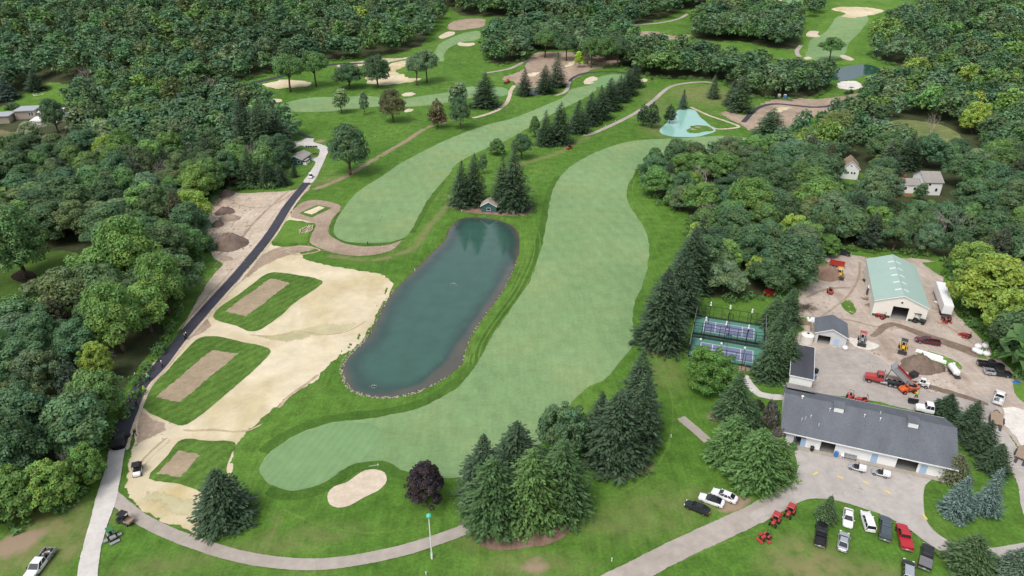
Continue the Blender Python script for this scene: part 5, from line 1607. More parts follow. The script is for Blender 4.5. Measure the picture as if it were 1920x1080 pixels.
tractor('triplex_mower', 'green and grey mower beside the drive at the bottom left', CGY, (214, 1013), (205, 995), s=.85, mower=True, canopy=CGN, hood=False, cat='mower')
tractor('excavator', 'small orange excavator in the top middle earthworks', CO, (946, 157), (956, 151), s=1.5, canopy=CO, bucket=M_STEEL, cat='excavator')
tractor('tractor', 'dark machine beside the pale gravel pad at the upper right', CGN, (1586, 175), (1600, 172), s=1.7, canopy=M_STEEL, bucket=M_STEEL)


def cart(name, label, front, rear, body=CW, roof=None, bed=CS, s=1.0, group=None, p=None, rz=None, cat='cart'):
    if p is None: p, rz = place2(front, rear, 0.5)
    root = thing(name, label, cat, p, rz, group)
    root.scale = (s, s, s)
    MB().loft([ring(-1.45, .55, .42, .62), ring(-.2, .6, .30, .55), ring(.35, .6, .30, .55), ring(.9, .58, .30, .95), ring(1.3, .5, .36, .72)]).build('body', body, root)
    st = bx(.05, 0, .55, .55, 1.1, .30).build('seat', M_SEAT, root, bevel=.04)
    bx(-.28, 0, .82, .12, 1.1, .45).build('backrest', M_SEAT, st, bevel=.04)
    b = MB(); b.box(-.95, 0, .64, 1.15, 1.2, .06)
    for sg in (-1, 1): b.box(-.95, sg * .58, .70, 1.15, .05, .28)
    b.box(-1.5, 0, .70, .05, 1.11, .28); b.box(-.40, 0, .70, .05, 1.11, .28)
    b.build('cargo_bed', bed, root)
    MB().cyl((.7, .28, .9), (.45, .28, 1.1), .03, n=6).cyl((.45, .28, 1.09), (.43, .28, 1.12), .18, n=12).build('steering_wheel', M_SEAT, root)
    for sx in (-.85, .85):
        for sg in (-1, 1): wheel(root, sx, sg * .52, .25, .22)
    if roof:
        rp = MB()
        for sg in (-1, 1): rp.box(-.38, sg * .52, .7, .05, .05, 1.15); rp.box(.62, sg * .52, .8, .05, .05, 1.05)
        rp.build('roof_post', M_STEEL, root)
        bx(.12, 0, 1.85, 1.3, 1.15, .07).build('roof', roof, root, bevel=.02)
    return root


for px, lb in ((1617, 'utility cart with a pale bed at the forecourt wall, left of two'), (1661, 'utility cart with a pale bed at the forecourt wall, right of two')):
    pp = BARN_PTS2[px].copy(); pp.z = 0.12
    cart('utility_cart', lb, None, None, body=CS, bed=CW, s=1.15, p=pp, rz=BARN_RZ + math.pi * 0.97, group='utility carts on the forecourt', roof=None)
cart('golf_cart', 'red utility cart crossing the grass between the fairways', (1063, 279), (1071, 276), body=CTR, roof=M_SEAT, bed=CTR, s=1.3)
cart('golf_cart', 'white cart on the drive below the little green house', (582, 334), (584, 329), body=CW, roof=CW, bed=CW, s=1.2)
cart('utility_vehicle', 'white and grey utility vehicle on the seeded soil beside the drive', (257, 890), (259, 876), body=CW, roof=M_DARK, bed=M_DARK, s=1.25, cat='vehicle')
cart('utility_vehicle', 'black loaded utility vehicle beside the bottom left drive', (228, 974), (240, 978), body=M_DARK, roof=M_DARK, bed=M_WOOD, s=1.2, cat='vehicle')

# ---- dump truck with its box raised
p, rz = place2((1628, 707), (1695, 720), 1.0)
root = thing('dump_truck', 'red dump truck tipping its raised grey box in the yard', 'truck', p, rz)
bx(-.4, 0, .75, 8.6, .9, .30).build('chassis', M_STEEL, root)
MB().loft([ring(2.2, 1.0, .9, 2.0), ring(3.9, .95, .9, 1.95), ring(4.6, .85, .9, 1.75)]).build('hood', CTR, root)
MB().loft([ring(.7, 1.15, .9, 2.0), ring(2.25, 1.15, .9, 2.0)]).build('cab', CTR, root)
greenhouse(root, .75, 2.2, .85, 1.95, 1.08, .98, 2.0, 2.85, CTR)
for sg in (-1, 1):
    MB().cyl((.55, sg * .9, .9), (.55, sg * .9, 3.5), .09, n=8).build('exhaust_stack', M_RIM, root)
    MB().cyl((-.2, sg * .85, .85), (1.3, sg * .85, .85), .33, n=12).build('fuel_tank', M_RIM, root)
    wheel(root, 3.6, sg * 1.0, .52, .32)
    for x in (-.9, -2.0, -3.1, -4.2): wheel(root, x, sg * .95, .52, .5)
bx(4.66, 0, .5, .2, 2.2, .4).build('front_bumper', M_RIM, root)
bedE = MB()
ang = R(40)
ca, sa = math.cos(ang), math.sin(ang)
hx, hzb = -4.6, 1.15
T_ = lambda x, y, z: (hx + x * ca - z * sa, y, hzb + x * sa + z * ca)
bl, bw, bh = 5.6, 1.22, 1.25
for (x0, x1, y0, y1, z0, z1, nm, mm) in [(0, bl, -bw, bw, 0, .12, 'box_floor', M_STEEL), (0, bl, -bw, -bw + .1, .12, bh, 'box_side', CGY), (0, bl, bw - .1, bw, .12, bh, 'box_side', CGY), (bl - .1, bl, -bw + .1, bw - .1, .12, bh + .3, 'headboard', CS), (-.1, 0, -bw, bw, .3, bh, 'tailgate', CGY)]:
    vs = [T_(x, y, z) for x in (x0, x1) for y in (y0, y1) for z in (z0, z1)]
    MB().add(vs, [(0, 1, 3, 2), (4, 6, 7, 5), (0, 4, 5, 1), (2, 3, 7, 6), (0, 2, 6, 4), (1, 5, 7, 3)]).build(nm, mm, root)
for sg in (-1, 1):
    vs = [T_(x, y, z) for x in (0, bl) for y in (sg * (bw - .10) - .04, sg * (bw - .10) + .04) for z in (bh - .35, bh + .06)]
    MB().add(vs, [(0, 1, 3, 2), (4, 6, 7, 5), (0, 4, 5, 1), (2, 3, 7, 6), (0, 2, 6, 4), (1, 5, 7, 3)]).build('red_stripe', CR, root)
MB().cyl((.4, 0, 1.0), T_(bl - .2, 0, .2), .10, .07, 8).build('hydraulic_ram', M_STEEL, root)

# ---- orange site dumper
p, rz = place2((1684, 731), (1716, 728), 0.8)
root = thing('site_dumper', 'orange site dumper loaded with asphalt under the raised box', 'dumper', p, rz)
MB().loft([ring(.2, .85, .6, 1.5), ring(1.3, .85, .6, 1.35), ring(1.7, .7, .7, 1.1)]).build('engine_cover', CO, root)
MB().loft([[(-2.4, -.9, .9), (-2.4, .9, .9), (-2.6, 1.15, 1.7), (-2.6, -1.15, 1.7)], [(-.1, -.8, .8), (-.1, .8, .8), (.1, 1.1, 1.8), (.1, -1.1, 1.8)]]).build('skip', CO, root)
MB().ball((-1.25, 0, 1.70), 1.0, 1.1, .95, .25, 12, 6, .15, 3).build('asphalt_load', M_HOT, root)
bx(.15, 0, 1.5, .5, .5, .15).build('seat', M_SEAT, root)
MB().box(.05, -.5, 1.5, .07, .07, 1.1).box(.05, .5, 1.5, .07, .07, 1.1).box(.05, 0, 2.6, .07, 1.07, .07).build('roll_bar', M_STEEL, root)
for sx in (-1.5, 1.0):
    for sg in (-1, 1): wheel(root, sx, sg * .95, .52, .40, CO)

# ---- skid steer
p, rz = place2((1720, 716), (1740, 722), 0.8)
root = thing('skid_steer', 'white skid steer loader at the foot of the raised box', 'loader', p, rz)
bx(-.3, 0, .4, 2.2, 1.2, .9).build('body', CW, root, bevel=.08)
greenhouse(root, -.55, .65, -.5, .55, .55, .50, 1.3, 2.05, CW)
for sg in (-1, 1):
    MB().add(*_bar((-1.2, sg * .75, 1.5), (.9, sg * .75, 1.1), .14, .2)).add(*_bar((.9, sg * .75, 1.1), (1.4, sg * .75, .45), .14, .2)).build('lift_arm', CW, root)
    for sx in (-.85, .45): wheel(root, sx, sg * .72, .42, .32)
MB().prism([(1.35, .15), (2.1, .12), (2.1, .18), (1.45, .25), (1.4, .75), (1.33, .75)], -.95, .95).build('bucket', M_STEEL, root)
p = G(1712, 706)
root = thing('attachment_box', 'black loader attachment box behind the raised box', 'attachment', p, 0.5)
MB().prism([(-1.0, 0), (1.0, 0), (1.1, 1.0), (.8, 1.2), (-1.0, 1.1)], -.7, .7).build('hopper', M_DARK, root, bevel=.04)
bx(0, .75, .2, 1.6, .12, .8).build('mounting_plate', M_STEEL, root)

# ---- white tractor unit half hidden by the spruce
p, rz = place2((1723, 766), (1753, 772), 1.0)
root = thing('truck_tractor', 'white truck cab half hidden by a spruce behind the long building', 'truck', p, rz)
bx(-.8, 0, .75, 5.6, .9, .30).build('chassis', M_STEEL, root)
MB().loft([ring(.6, 1.0, .9, 1.95), ring(1.8, .95, .9, 1.85), ring(2.3, .85, .9, 1.65)]).build('hood', CW, root)
MB().loft([ring(-1.2, 1.15, .9, 2.0), ring(.65, 1.15, .9, 2.0)]).build('cab', CW, root)
greenhouse(root, -1.1, .6, -1.0, .35, 1.08, .98, 2.0, 2.8, CW)
for sg in (-1, 1):
    wheel(root, 1.4, sg * 1.0, .52, .32)
    for x in (-2.0, -3.0): wheel(root, x, sg * .95, .52, .5)

# ---- semi trailer
p0, p1 = GZ(1764, 528.5, 3.9), GZ(1780, 573, 3.9)
d = p1 - p0; L = d.length
root = thing('semi_trailer', 'long white box semi trailer right of the green roofed barn', 'trailer', ((p0.x + p1.x) / 2, (p0.y + p1.y) / 2, 0), math.atan2(d.y, d.x))
bx(0, 0, 1.15, L, 2.5, 2.72).build('box', CW, root, bevel=.04)
bx(0, 0, 3.88, L - .1, 2.4, .05).build('roof', M_TRIM, root)
bx(L / 2 + .02, 0, 1.3, .05, 2.3, 2.4).build('rear_door', M_TRIM, root)
bx(0, 0, .85, L - .4, 1.0, .28).build('chassis', M_STEEL, root)
for x in (L / 2 - 1.4, L / 2 - 2.6):
    for sg in (-1, 1): wheel(root, x, sg * 1.0, .5, .5)
for sg in (-1, 1): bx(-L / 2 + 2.6, sg * .8, 0, .15, .15, .9).build('landing_leg', M_STEEL, root)
bx(L / 2 + 1.0, 0, .0, 1.6, 2.3, 1.0).build('rear_lift', M_STEEL, root)

# ---- seeder, tank, boxes and the small things of the yard
p, rz = place2((1797, 708), (1780, 686), 0.6)
root = thing('hydro_seeder', 'white tank trailer beside the grass strip with pipes', 'trailer', p, rz)
MB().cyl((-1.8, 0, 1.2), (1.4, 0, 1.2), .85, n=14).cyl((1.4, 0, 1.2), (2.0, 0, 1.2), .85, .4, 14).build('tank', CW, root)
bx(.3, 0, .4, 4.6, 1.2, .2).build('frame', M_STEEL, root)
MB().cyl((-1.0, 0, 2.0), (-1.0, 0, 2.5), .3, n=10).build('hatch', CW, root)
bx(-2.2, 0, .5, .8, 1.4, 1.0).build('pump', CGY, root)
for sg in (-1, 1):
    for x in (-.6, .3): wheel(root, x, sg * .85, .38, .25)
p = GZ(1512, 641, 0.0)
root = thing('water_tank', 'round cream water tank behind the flat roofed shed', 'tank', p)
MB().cyl((0, 0, 0), (0, 0, 2.2), 1.55, n=24).build('shell', M_CREAM, root)
MB().cyl((0, 0, 2.2), (0, 0, 2.55), 1.6, .35, 24).build('lid', M_CREAM, root)
MB().cyl((0, 0, 2.5), (0, 0, 2.75), .3, n=12).build('hatch', M_DARK, root)
p = G(1521, 606)
root = thing('plastic_drums', 'heap of white plastic drums left of the grey garage', 'drums', p)
rr = random.Random(4)
for i in range(7):
    MB().cyl((rr.uniform(-1.2, 1.2), rr.uniform(-1.5, 1.5), 0), (rr.uniform(-1.2, 1.2), rr.uniform(-1.5, 1.5), 1.1), .38, n=10).build('drum', CW, root)
p = G(1498, 612)
root = thing('material_bin', 'wooden material bay left of the grey garage', 'bin', p, GARAGE_P[1])
for (x, y, sx, sy) in ((0, 1.6, 6, .25), (-3, 0, .25, 3.4), (3, 0, .25, 3.4)): bx(x, y, 0, sx, sy, 1.2).build('bay_wall', M_WOOD, root)
p = G(1584, 655)
root = thing('bulk_bag', 'white bulk bag at the corner of the grey garage', 'bag', p)
MB().ball((0, 0, .5), .75, 1, 1, .75, 12, 7, .2, 5).build('sack', CW, root, smooth=True)
for i in range(4): MB().cyl((.4 * math.cos(i * 1.57 + .7), .4 * math.sin(i * 1.57 + .7), .9), (.3 * math.cos(i * 1.57 + .7), .3 * math.sin(i * 1.57 + .7), 1.35), .05, n=5).build('loop', CW, root)
for i, (px, py, lb) in enumerate([(1833, 653, 'upper left white bulk bag by the trees'), (1846, 652, 'upper right white bulk bag by the trees'), (1836, 664, 'lower left white bulk bag by the trees'), (1849, 667, 'lower right white bulk bag by the trees'), (1828, 660, 'leftmost small white bulk bag by the trees')]):
    p = G(px, py)
    root = thing('bulk_bag', lb, 'bag', p, i * .7, 'white bulk bags by the trees')
    MB().ball((0, 0, .62), .95, 1, 1, .75, 12, 7, .18, 10 + i).build('sack', CW, root, smooth=True)
    for k in range(4): MB().cyl((.5 * math.cos(k * 1.57), .5 * math.sin(k * 1.57), 1.1), (.35 * math.cos(k * 1.57), .35 * math.sin(k * 1.57), 1.6), .06, n=5).build('loop', CW, root)
for (pa, pb, lb) in (((1717, 658), (1768, 673), 'upper bundle of long white pipes on the grass strip'), ((1731, 668), (1774, 681), 'lower bundle of long white pipes on the grass strip')):
    a_, b_ = G(*pa), G(*pb)
    root = thing('pipe_bundle', lb, 'pipes', a_)
    d = b_ - a_; n_ = Vector((-d.y, d.x, 0)).normalized()
    for k in range(5):
        o_ = n_ * (k - 2) * .27 + Vector((0, 0, .14))
        MB().cyl(o_, o_ + d, .125, n=8).build('pipe', M_TRIM, root)
    for k in range(4):
        o_ = n_ * (k - 1.5) * .27 + Vector((0, 0, .37))
        MB().cyl(o_ + d * .02, o_ + d * .97, .125, n=8).build('pipe', M_TRIM, root)


def heap(name, label, px, py, rx, ry, h, mat, seed=0, cat='heap', rz=0.0):
    p = G(px, py)
    n, m = 28, 9
    vs, fs = [], []
    for k in range(m + 1):
        f = k / m
        for i in range(n):
            a_ = 6.2832 * i / n
            q = 1 + .22 * noise.noise((math.cos(a_) * 1.3, math.sin(a_) * 1.3, seed)) + .08 * noise.noise((math.cos(a_) * 5, math.sin(a_) * 5, seed))
            x, y = rx * q * (1 - f) * math.cos(a_), ry * q * (1 - f) * math.sin(a_)
            z = 1.45 * h * (1 - (1 - f) ** 1.5) * (1 + .22 * noise.noise((x * 1.2, y * 1.2, seed + 3)) + .16 * noise.noise((x * 2.5, y * 2.5, seed + 3))) - .08 * (1 - f)
            vs.append((x, y, z))
    for k in range(m):
        for i in range(n):
            j = (i + 1) % n
            fs.append((k * n + i, k * n + j, (k + 1) * n + j, (k + 1) * n + i))
    o = MB().add(vs, fs).build(name, mat, None, smooth=True)
    o.location = p; o.rotation_euler = (0, 0, rz)
    return tag(o, label, cat)


M_HSOIL = soil('heap_soil', (0.145, 0.105, 0.085), (0.21, 0.155, 0.125), big=0.4, fine=2.2, fine_amt=0.25)
heap('soil_heap', 'large brown soil heap behind the raised box', 1722, 688, 4.6, 3.8, 2.5, M_HSOIL, 1)
heap('soil_heap', 'low brown soil heap right of the large one', 1748, 690, 3.6, 2.6, 1.2, M_HSOIL, 2)
heap('soil_heap', 'big dark soil heap beside the wood at the left of the path', 431, 458, 6.8, 6.2, 2.7, M_HSOIL, 3)
heap('soil_heap', 'brown heap in the middle of the dirt clearing edge', 421, 398, 3.8, 4.0, 1.5, M_HSOIL, 4)
heap('soil_heap', 'dark little heap above the big soil heap', 408, 422, 2.4, 3.0, 1.3, M_HSOIL, 5)
heap('soil_heap', 'long heap at the upper edge of the dirt clearing', 424, 364, 4.0, 4.6, 1.2, M_HSOIL, 6)
heap('soil_heap', 'heap of pale rubble beside the dark little heap', 430, 410, 4.4, 3.4, 1.2, M_BROWN, 7)
heap('soil_heap', 'pale mound among the heaps of the dirt clearing', 424, 382, 3.2, 3.0, 1.3, M_DIRT, 12)
heap('rubble_heap', 'small brown rubble below the big soil heap', 424, 486, 2.6, 1.6, .7, M_BROWN, 8)
heap('mulch_heap', 'tan mulch pile beside the red dump trailer', 1549, 515, 5.0, 5.4, 2.2, M_MULCH, 9)
heap('asphalt_heap', 'black hot asphalt dumped at the end of the path', 223, 838, 2.0, 1.4, .5, M_HOT, 10)
p, rz = place2((1562, 494), (1577, 497), .8)
root = thing('dump_trailer', 'red dump trailer behind the mulch pile', 'trailer', p, rz)
b = MB(); b.box(0, 0, .7, 4.4, 2.1, .1)
for sg in (-1, 1): b.box(0, sg * 1.02, .8, 4.4, .06, .9)
b.box(-2.17, 0, .8, .06, 1.96, .9); b.box(2.17, 0, .8, .06, 1.96, .9)
b.build('box', CTR, root)
for i in range(6):
    for sg in (-1, 1): bx(-2.0 + .8 * i, sg * 1.08, .75, .08, .06, .95).build('rib', CTR, root)
for sg in (-1, 1):
    for x in (-.45, .45): wheel(root, x, sg * 1.0, .36, .22)
MB().add(*_bar((2.2, -.7, .7), (3.5, 0, .6), .1, .12)).add(*_bar((2.2, .7, .7), (3.5, 0, .6), .1, .12)).build('drawbar', M_STEEL, root)
p = G(1443, 552)
root = thing('tarp_cover', 'red tarpaulin over a low stack in the bushes', 'tarpaulin', p, .3)
MB().prism([(-1.6, 0), (1.6, 0), (1.4, .9), (.2, 1.5), (-1.3, 1.0)], -1.2, 1.2).build('sheet', CR, root, bevel=.05)
bx(0, 0, 0, 2.4, 1.9, .5).build('pallet', M_WOOD, root)
p = G(1629, 552)
root = thing('chiller_unit', 'tall dark cabinet with a white top beside the barn wall', 'cabinet', p, GARAGE_P[1])
bx(0, 0, 0, 1.5, 1.5, 2.3).build('cabinet', M_STEEL, root); bx(0, 0, 2.31, 1.6, 1.6, .3).build('lid', CW, root)
for i, (px, py, m) in enumerate([(1626, 562, M_WOOD), (1630, 572, M_WOOD), (1624, 528, M_STEEL), (1628, 520, M_WOOD)]):
    p = G(px, py)
    root = thing('timber_pile', ('pale boards leaning by the barn wall', 'lumber scraps at the front corner of the barn wall', 'dark scrap pile along the barn wall', 'timber pile at the back of the barn wall')[i], 'pile', p, i)
    rr = random.Random(i)
    for k in range(7): bx(rr.uniform(-.5, .5), rr.uniform(-.6, .6), .1 * k, rr.uniform(1.2, 2.6), .25, .08, rz=rr.uniform(-.5, .5)).build('board', m, root)
for i, (px, py) in enumerate([(1760, 560), (1757, 570)]):
    p = G(px, py)
    root = thing('pallet_stack', ('upper', 'lower')[i] + ' stack of pale pallets beside the semi trailer', 'pallets', p, .4)
    for k in range(6 - 2 * i): bx(0, 0, .16 * k, 1.3, 1.6, .11).build('pallet', (M_WOOD, M_TRIM)[k % 2], root)
# brush pile
rr = random.Random(12)
mb = MB()
for i in range(150):
    a_ = rr.uniform(0, 6.28); r_ = rr.uniform(0, 2.6)
    c_ = Vector((r_ * math.cos(a_) * 1.4, r_ * math.sin(a_), rr.uniform(.05, 1.1 * (1 - r_ / 3.2))))
    d_ = Vector((rr.uniform(-1, 1), rr.uniform(-1, 1), rr.uniform(-.25, .35))).normalized() * rr.uniform(.6, 1.6)
    mb.cyl(c_ - d_, c_ + d_, .05, .02, 4)
o = tag(mb.build('brush_pile', paint('brush_wood', (0.13, 0.10, 0.08), .9, .1, var=.3)), 'tangled pile of cut branches beside the spruces in the yard', 'brush pile'); o.location = G(1508, 578)
# logs on the triangle lawn
rr = random.Random(3)
root = thing('log_pile', 'pale split logs scattered on the triangle of lawn', 'logs', G(572, 431))
for i in range(16):
    x_, y_ = rr.uniform(-2.8, 2.8), rr.uniform(-2.6, 2.6); a_ = rr.uniform(.9, 1.9)
    L_ = rr.uniform(.9, 1.7)
    MB().cyl((x_ - L_ * math.cos(a_), y_ - L_ * math.sin(a_), .22), (x_ + L_ * math.cos(a_), y_ + L_ * math.sin(a_), .22), .2, .2, 7).build('log', paint('cut_log', (0.52, 0.42, 0.31), .8, .2), root)
for (px, py, lb, m) in ((1582, 0, 'blue drum against the long building', carpaint('blue_plastic', (.03, .16, .48))), (1533, 0, 'black trash can against the long building', M_DARK)):
    pass
p = BARN_PTS[1580]
root = thing('drum', 'blue drum against the forecourt wall', 'drum', (p.x, p.y, .24)); MB().cyl((0, 0, 0), (0, 0, .95), .42, n=14).build('shell', carpaint('blue_plastic', (.03, .16, .48)), root); MB().cyl((0, 0, .95), (0, 0, 1.0), .44, n=14).build('lid', carpaint('blue_plastic', (.03, .16, .48)), root)
p = BARN_PTS[1533]
root = thing('trash_can', 'black trash can against the forecourt wall', 'trash can', (p.x, p.y, .24)); MB().cyl((0, 0, 0), (0, 0, .95), .33, .40, 14).build('bin', M_DARK, root); MB().cyl((0, 0, .95), (0, 0, 1.08), .43, .30, 14).build('lid', M_DARK, root)
p = BARN_PTS[1592]
root = thing('chair', 'white plastic chair against the forecourt wall', 'chair', (p.x, p.y, .24), BARN_RZ)
bx(0, 0, .42, .55, .55, .06).build('seat', M_TRIM, root); bx(0, .27, .45, .55, .06, .6, rx=-.15).build('backrest', M_TRIM, root)
for sx in (-.24, .24):
    for sy in (-.24, .24): bx(sx, sy, 0, .06, .06, .42).build('leg', M_TRIM, root)
p = BARN_PTS[1606]
root = thing('bench', 'grey bench against the forecourt wall', 'bench', (p.x, p.y, .24), BARN_RZ)
for k in range(3): bx(0, -.2 + .2 * k, .42, 2.6, .16, .05).build('slat', CGY, root)
for k in range(2): bx(0, .38, .62 + .22 * k, 2.6, .05, .16).build('back_slat', CGY, root)
for sx in (-1.1, 1.1): bx(sx, .08, 0, .08, .55, .42).build('leg', M_STEEL, root)
p = G(1529, 705)
for i, (dx, m, lb, nm) in enumerate([(0, M_DARK, 'black wheeled bin beside the flat roofed shed', 'wheeled_bin'), (1.6, carpaint('blue_bin', (.05, .22, .52)), 'blue recycling bin beside the flat roofed shed', 'wheeled_bin')]):
    q = G(1529 - 4 * i, 700 + 11 * i)
    root = thing(nm, lb, 'bin', q, .3)
    MB().loft([[(-.3, -.35, .1), (.3, -.35, .1), (.3, .35, .1), (-.3, .35, .1)], [(-.42, -.48, 1.15), (.42, -.48, 1.15), (.42, .48, 1.15), (-.42, .48, 1.15)]]).build('bin', m, root)
    bx(0, 0, 1.16, .9, 1.0, .09).build('lid', m, root)
    for s_ in (-1, 1): wheel(root, -.28, s_ * .36, .12, .08)
q = G(1906, 718)
root = thing('tarp', 'small blue tarpaulin on the grass at the right edge', 'tarpaulin', q); MB().ball((0, 0, .12), .9, 1, .7, .35, 10, 6, .4, 3).build('sheet', carpaint('blue_plastic', (.03, .16, .48)), root)
q = G(1745, 693)
root = thing('loader_bucket', 'loose dark loader bucket lying against the soil heap', 'bucket', q, -.3); MB().prism([(-.5, 0), (.5, 0), (.55, .08), (-.35, .15), (-.45, .85), (-.55, .85)], -1.1, 1.1).build('shell', M_STEEL, root); bx(-.52, 0, .85, .1, 2.2, .12).build('lip', M_GALV, root)
q = G(1712, 756)
root = thing('loader_bucket', 'black bucket lying behind the long building', 'bucket', q, -1.9); MB().prism([(-.5, 0), (.5, 0), (.55, .08), (-.35, .15), (-.45, .85), (-.55, .85)], -1.1, 1.1).build('shell', M_DARK, root); bx(-.52, 0, .85, .1, 2.2, .12).build('lip', M_STEEL, root)
for i, (px, py, m, lb) in enumerate([(1460, 185, M_TRIM, 'white portable toilet at the upper right earthworks'), (1471, 186, carpaint('toilet_blue', (.09, .25, .52)), 'blue portable toilet at the upper right earthworks')]):
    q = G(px, py)
    root = thing('portable_toilet', lb, 'toilet', q, .2)
    bx(0, 0, .1, 1.4, 1.4, 2.6).build('cabin', m, root, bevel=.05); MB().loft([[(-.75, -.75, 2.7), (.75, -.75, 2.7), (.75, .75, 2.7), (-.75, .75, 2.7)], [(-.5, -.5, 3.0), (.5, -.5, 3.0), (.5, .5, 3.0), (-.5, .5, 3.0)]]).build('roof', M_TRIM, root); bx(0, -.73, .2, .9, .05, 2.2).build('door', m, root)

# ---- asphalt paver at the end of the fresh path
p, rz = place2((219, 838), (225, 822), .6)
root = thing('asphalt_paver', 'black asphalt paver at the end of the fresh path', 'paver', p, rz)
MB().prism([(-.2, .5), (1.4, .4), (1.6, 1.2), (-.2, 1.5)], -1.3, 1.3).build('hopper', M_DARK, root)
bx(-1.2, 0, .4, 2.0, 1.7, 1.1).build('engine', M_STEEL, root, bevel=.05)
bx(-2.4, 0, .1, .8, 3.4, .5).build('screed', M_DARK, root)
for s_ in (-1, 1): MB().prism([(-1.9, .05), (.9, .05), (1.1, .4), (.9, .7), (-1.9, .7), (-2.1, .4)], s_ * .95 - .2, s_ * .95 + .2).build('track', M_TYRE, root)

# ---- people
SKIN = paint('skin', (.42, .26, .18), .6, .3)


def person(label, px, py, top_m, trouser_m, hat_m, rz=0.0, stride=.18, arm=.25, lean=0.0, tool=False):
    g = G(px, py)
    root = thing('person', label, 'person', (g.x, g.y, hz1(g.x, g.y) + .16), rz)
    J = [(0, 0, .95), (lean * .4, 0, 1.20), (lean, 0, 1.45), (lean * 1.15, 0, 1.55), (lean * 1.25 + .02, 0, 1.66), (lean * 1.25 + .02, 0, 1.78),
         (.0, .10, .92), (stride * .7, .12, .50), (stride * .6, .13, .08), (stride * .6 + .18, .14, .04),
         (.0, -.10, .92), (-stride * .5, -.12, .50), (-stride * 1.1, -.13, .08), (-stride * 1.1 + .18, -.14, .04),
         (lean, .20, 1.42), (lean + arm * .3, .27, 1.14), (lean + arm, .24, .92), (lean + arm + .08, .23, .86),
         (lean, -.20, 1.42), (lean + arm * .5, -.27, 1.14), (lean + arm * 1.3, -.22, .95), (lean + arm * 1.3 + .08, -.2, .90)]
    E_ = [(0, 1), (1, 2), (2, 3), (3, 4), (4, 5), (0, 6), (6, 7), (7, 8), (8, 9), (0, 10), (10, 11), (11, 12), (12, 13), (2, 14), (14, 15), (15, 16), (16, 17), (2, 18), (18, 19), (19, 20), (20, 21)]
    RD = [.16, .15, .15, .06, .10, .09, .10, .075, .05, .045, .10, .075, .05, .045, .075, .055, .04, .04, .075, .055, .04, .04]
    me = bpy.data.meshes.new('body'); me.from_pydata(J, E_, []); me.materials.append(SKIN)
    o = link('body', me, root)
    o.modifiers.new('Skin', 'SKIN')
    for i, r_ in enumerate(RD): me.skin_vertices[0].data[i].radius = (r_, r_)
    me.skin_vertices[0].data[0].use_root = True
    o.modifiers.new('Subdivision', 'SUBSURF').levels = 1
    t_ = MB()
    t_.cyl((0, 0, .90), (lean * .5, 0, 1.22), .19, .19, 10).cyl((lean * .5, 0, 1.22), (lean, 0, 1.46), .19, .20, 10).cyl((lean, 0, 1.46), (lean * 1.1, 0, 1.52), .20, .09, 10)
    for a_, b_, c_ in ((14, 15, 16), (18, 19, 20)): t_.cyl(J[a_], J[b_], .095, .075, 8).cyl(J[b_], J[c_], .075, .06, 8)
    t_.build('jacket', top_m, root, smooth=True)
    q_ = MB()
    q_.cyl((0, 0, .98), (0, 0, .86), .19, .18, 10)
    for a_, b_, c_ in ((6, 7, 8), (10, 11, 12)): q_.cyl(J[a_], J[b_], .115, .095, 8).cyl(J[b_], J[c_], .095, .075, 8)
    q_.build('trousers', trouser_m, root, smooth=True)
    h_ = Vector(J[5]); MB().cyl(h_ + Vector((0, 0, -.05)), h_ + Vector((0, 0, .0)), .17, .15, 12).ball(h_ + Vector((0, 0, .0)), .135, n=10, m=6).build('hard_hat', hat_m, root, smooth=True)
    b_ = MB()
    for k in (8, 12): b_.box(J[k][0] + .07, J[k][1], -.02, .28, .11, .12)
    b_.build('boots', M_DARK, root)
    return root


HV = paint('hi_vis_yellow', (.55, .72, .08), .7, .2)
HG = paint('hi_vis_green', (.25, .72, .22), .7, .2)
DKC = paint('dark_cloth', (.025, .027, .035), .8, .2)
JN = paint('denim', (.06, .08, .13), .8, .2)
RD_ = paint('red_cloth', (.45, .05, .04), .8, .2)
person('worker in dark clothes on the asphalt path beside the middle tee', 348, 638, DKC, DKC, HV, .6, .25)
person('second dark worker close beside another on the asphalt path', 351, 635, DKC, JN, M_TRIM, 2.0, .2)
person('worker in a dark top walking on the right edge of the asphalt path', 305, 689, paint('grey_cloth', (.12, .12, .13), .8, .2), DKC, M_TRIM, 1.2, .3)
person('worker in a lime green shirt bending on the asphalt path', 281, 713, HG, DKC, M_TRIM, 3.5, .15, .35, .25)
person('worker in a yellow vest at the corner of the middle tee', 272, 737, HV, JN, HV, -.6, .2)
person('worker in dark clothes at the right of the fresh asphalt', 257, 762, DKC, DKC, DKC, .2, .15)
person('worker in dark clothes standing on the brown dirt right of the paver', 254, 818, DKC, JN, CO, -.3, .25)
person('worker in a red top left of the asphalt path', 256, 712, RD_, DKC, M_TRIM, .4, .15)
person('worker in a yellow vest beside the orange site dumper', 1717, 746, HV, DKC, HV, 2.6, .3)
person('worker left of the paver in dark clothes', 214, 822, DKC, JN, RD_, 1.5, .2)

# ---- lamp post by the cart path
p = G(810, 1047)
root = thing('lamp_post', 'tall white lamp post with a green globe beside the cart path', 'lamp post', p)
hp = height_for(p, 966)
MB().cyl((0, 0, 0), (0, 0, 1.2), .20, .17, 12).build('base', M_TRIM, root)
MB().cyl((0, 0, 1.2), (0, 0, hp - .5), .12, .09, 12).build('pole', M_TRIM, root)
MB().cyl((0, 0, hp - .5), (0, 0, hp - .25), .16, .42, 14).build('collar', M_TRIM, root)
MB().ball((0, 0, hp - .15), .46, 1, 1, .95, 16, 10).build('globe', paint('green_globe', (.08, .50, .36), .25, .5), root, smooth=True)

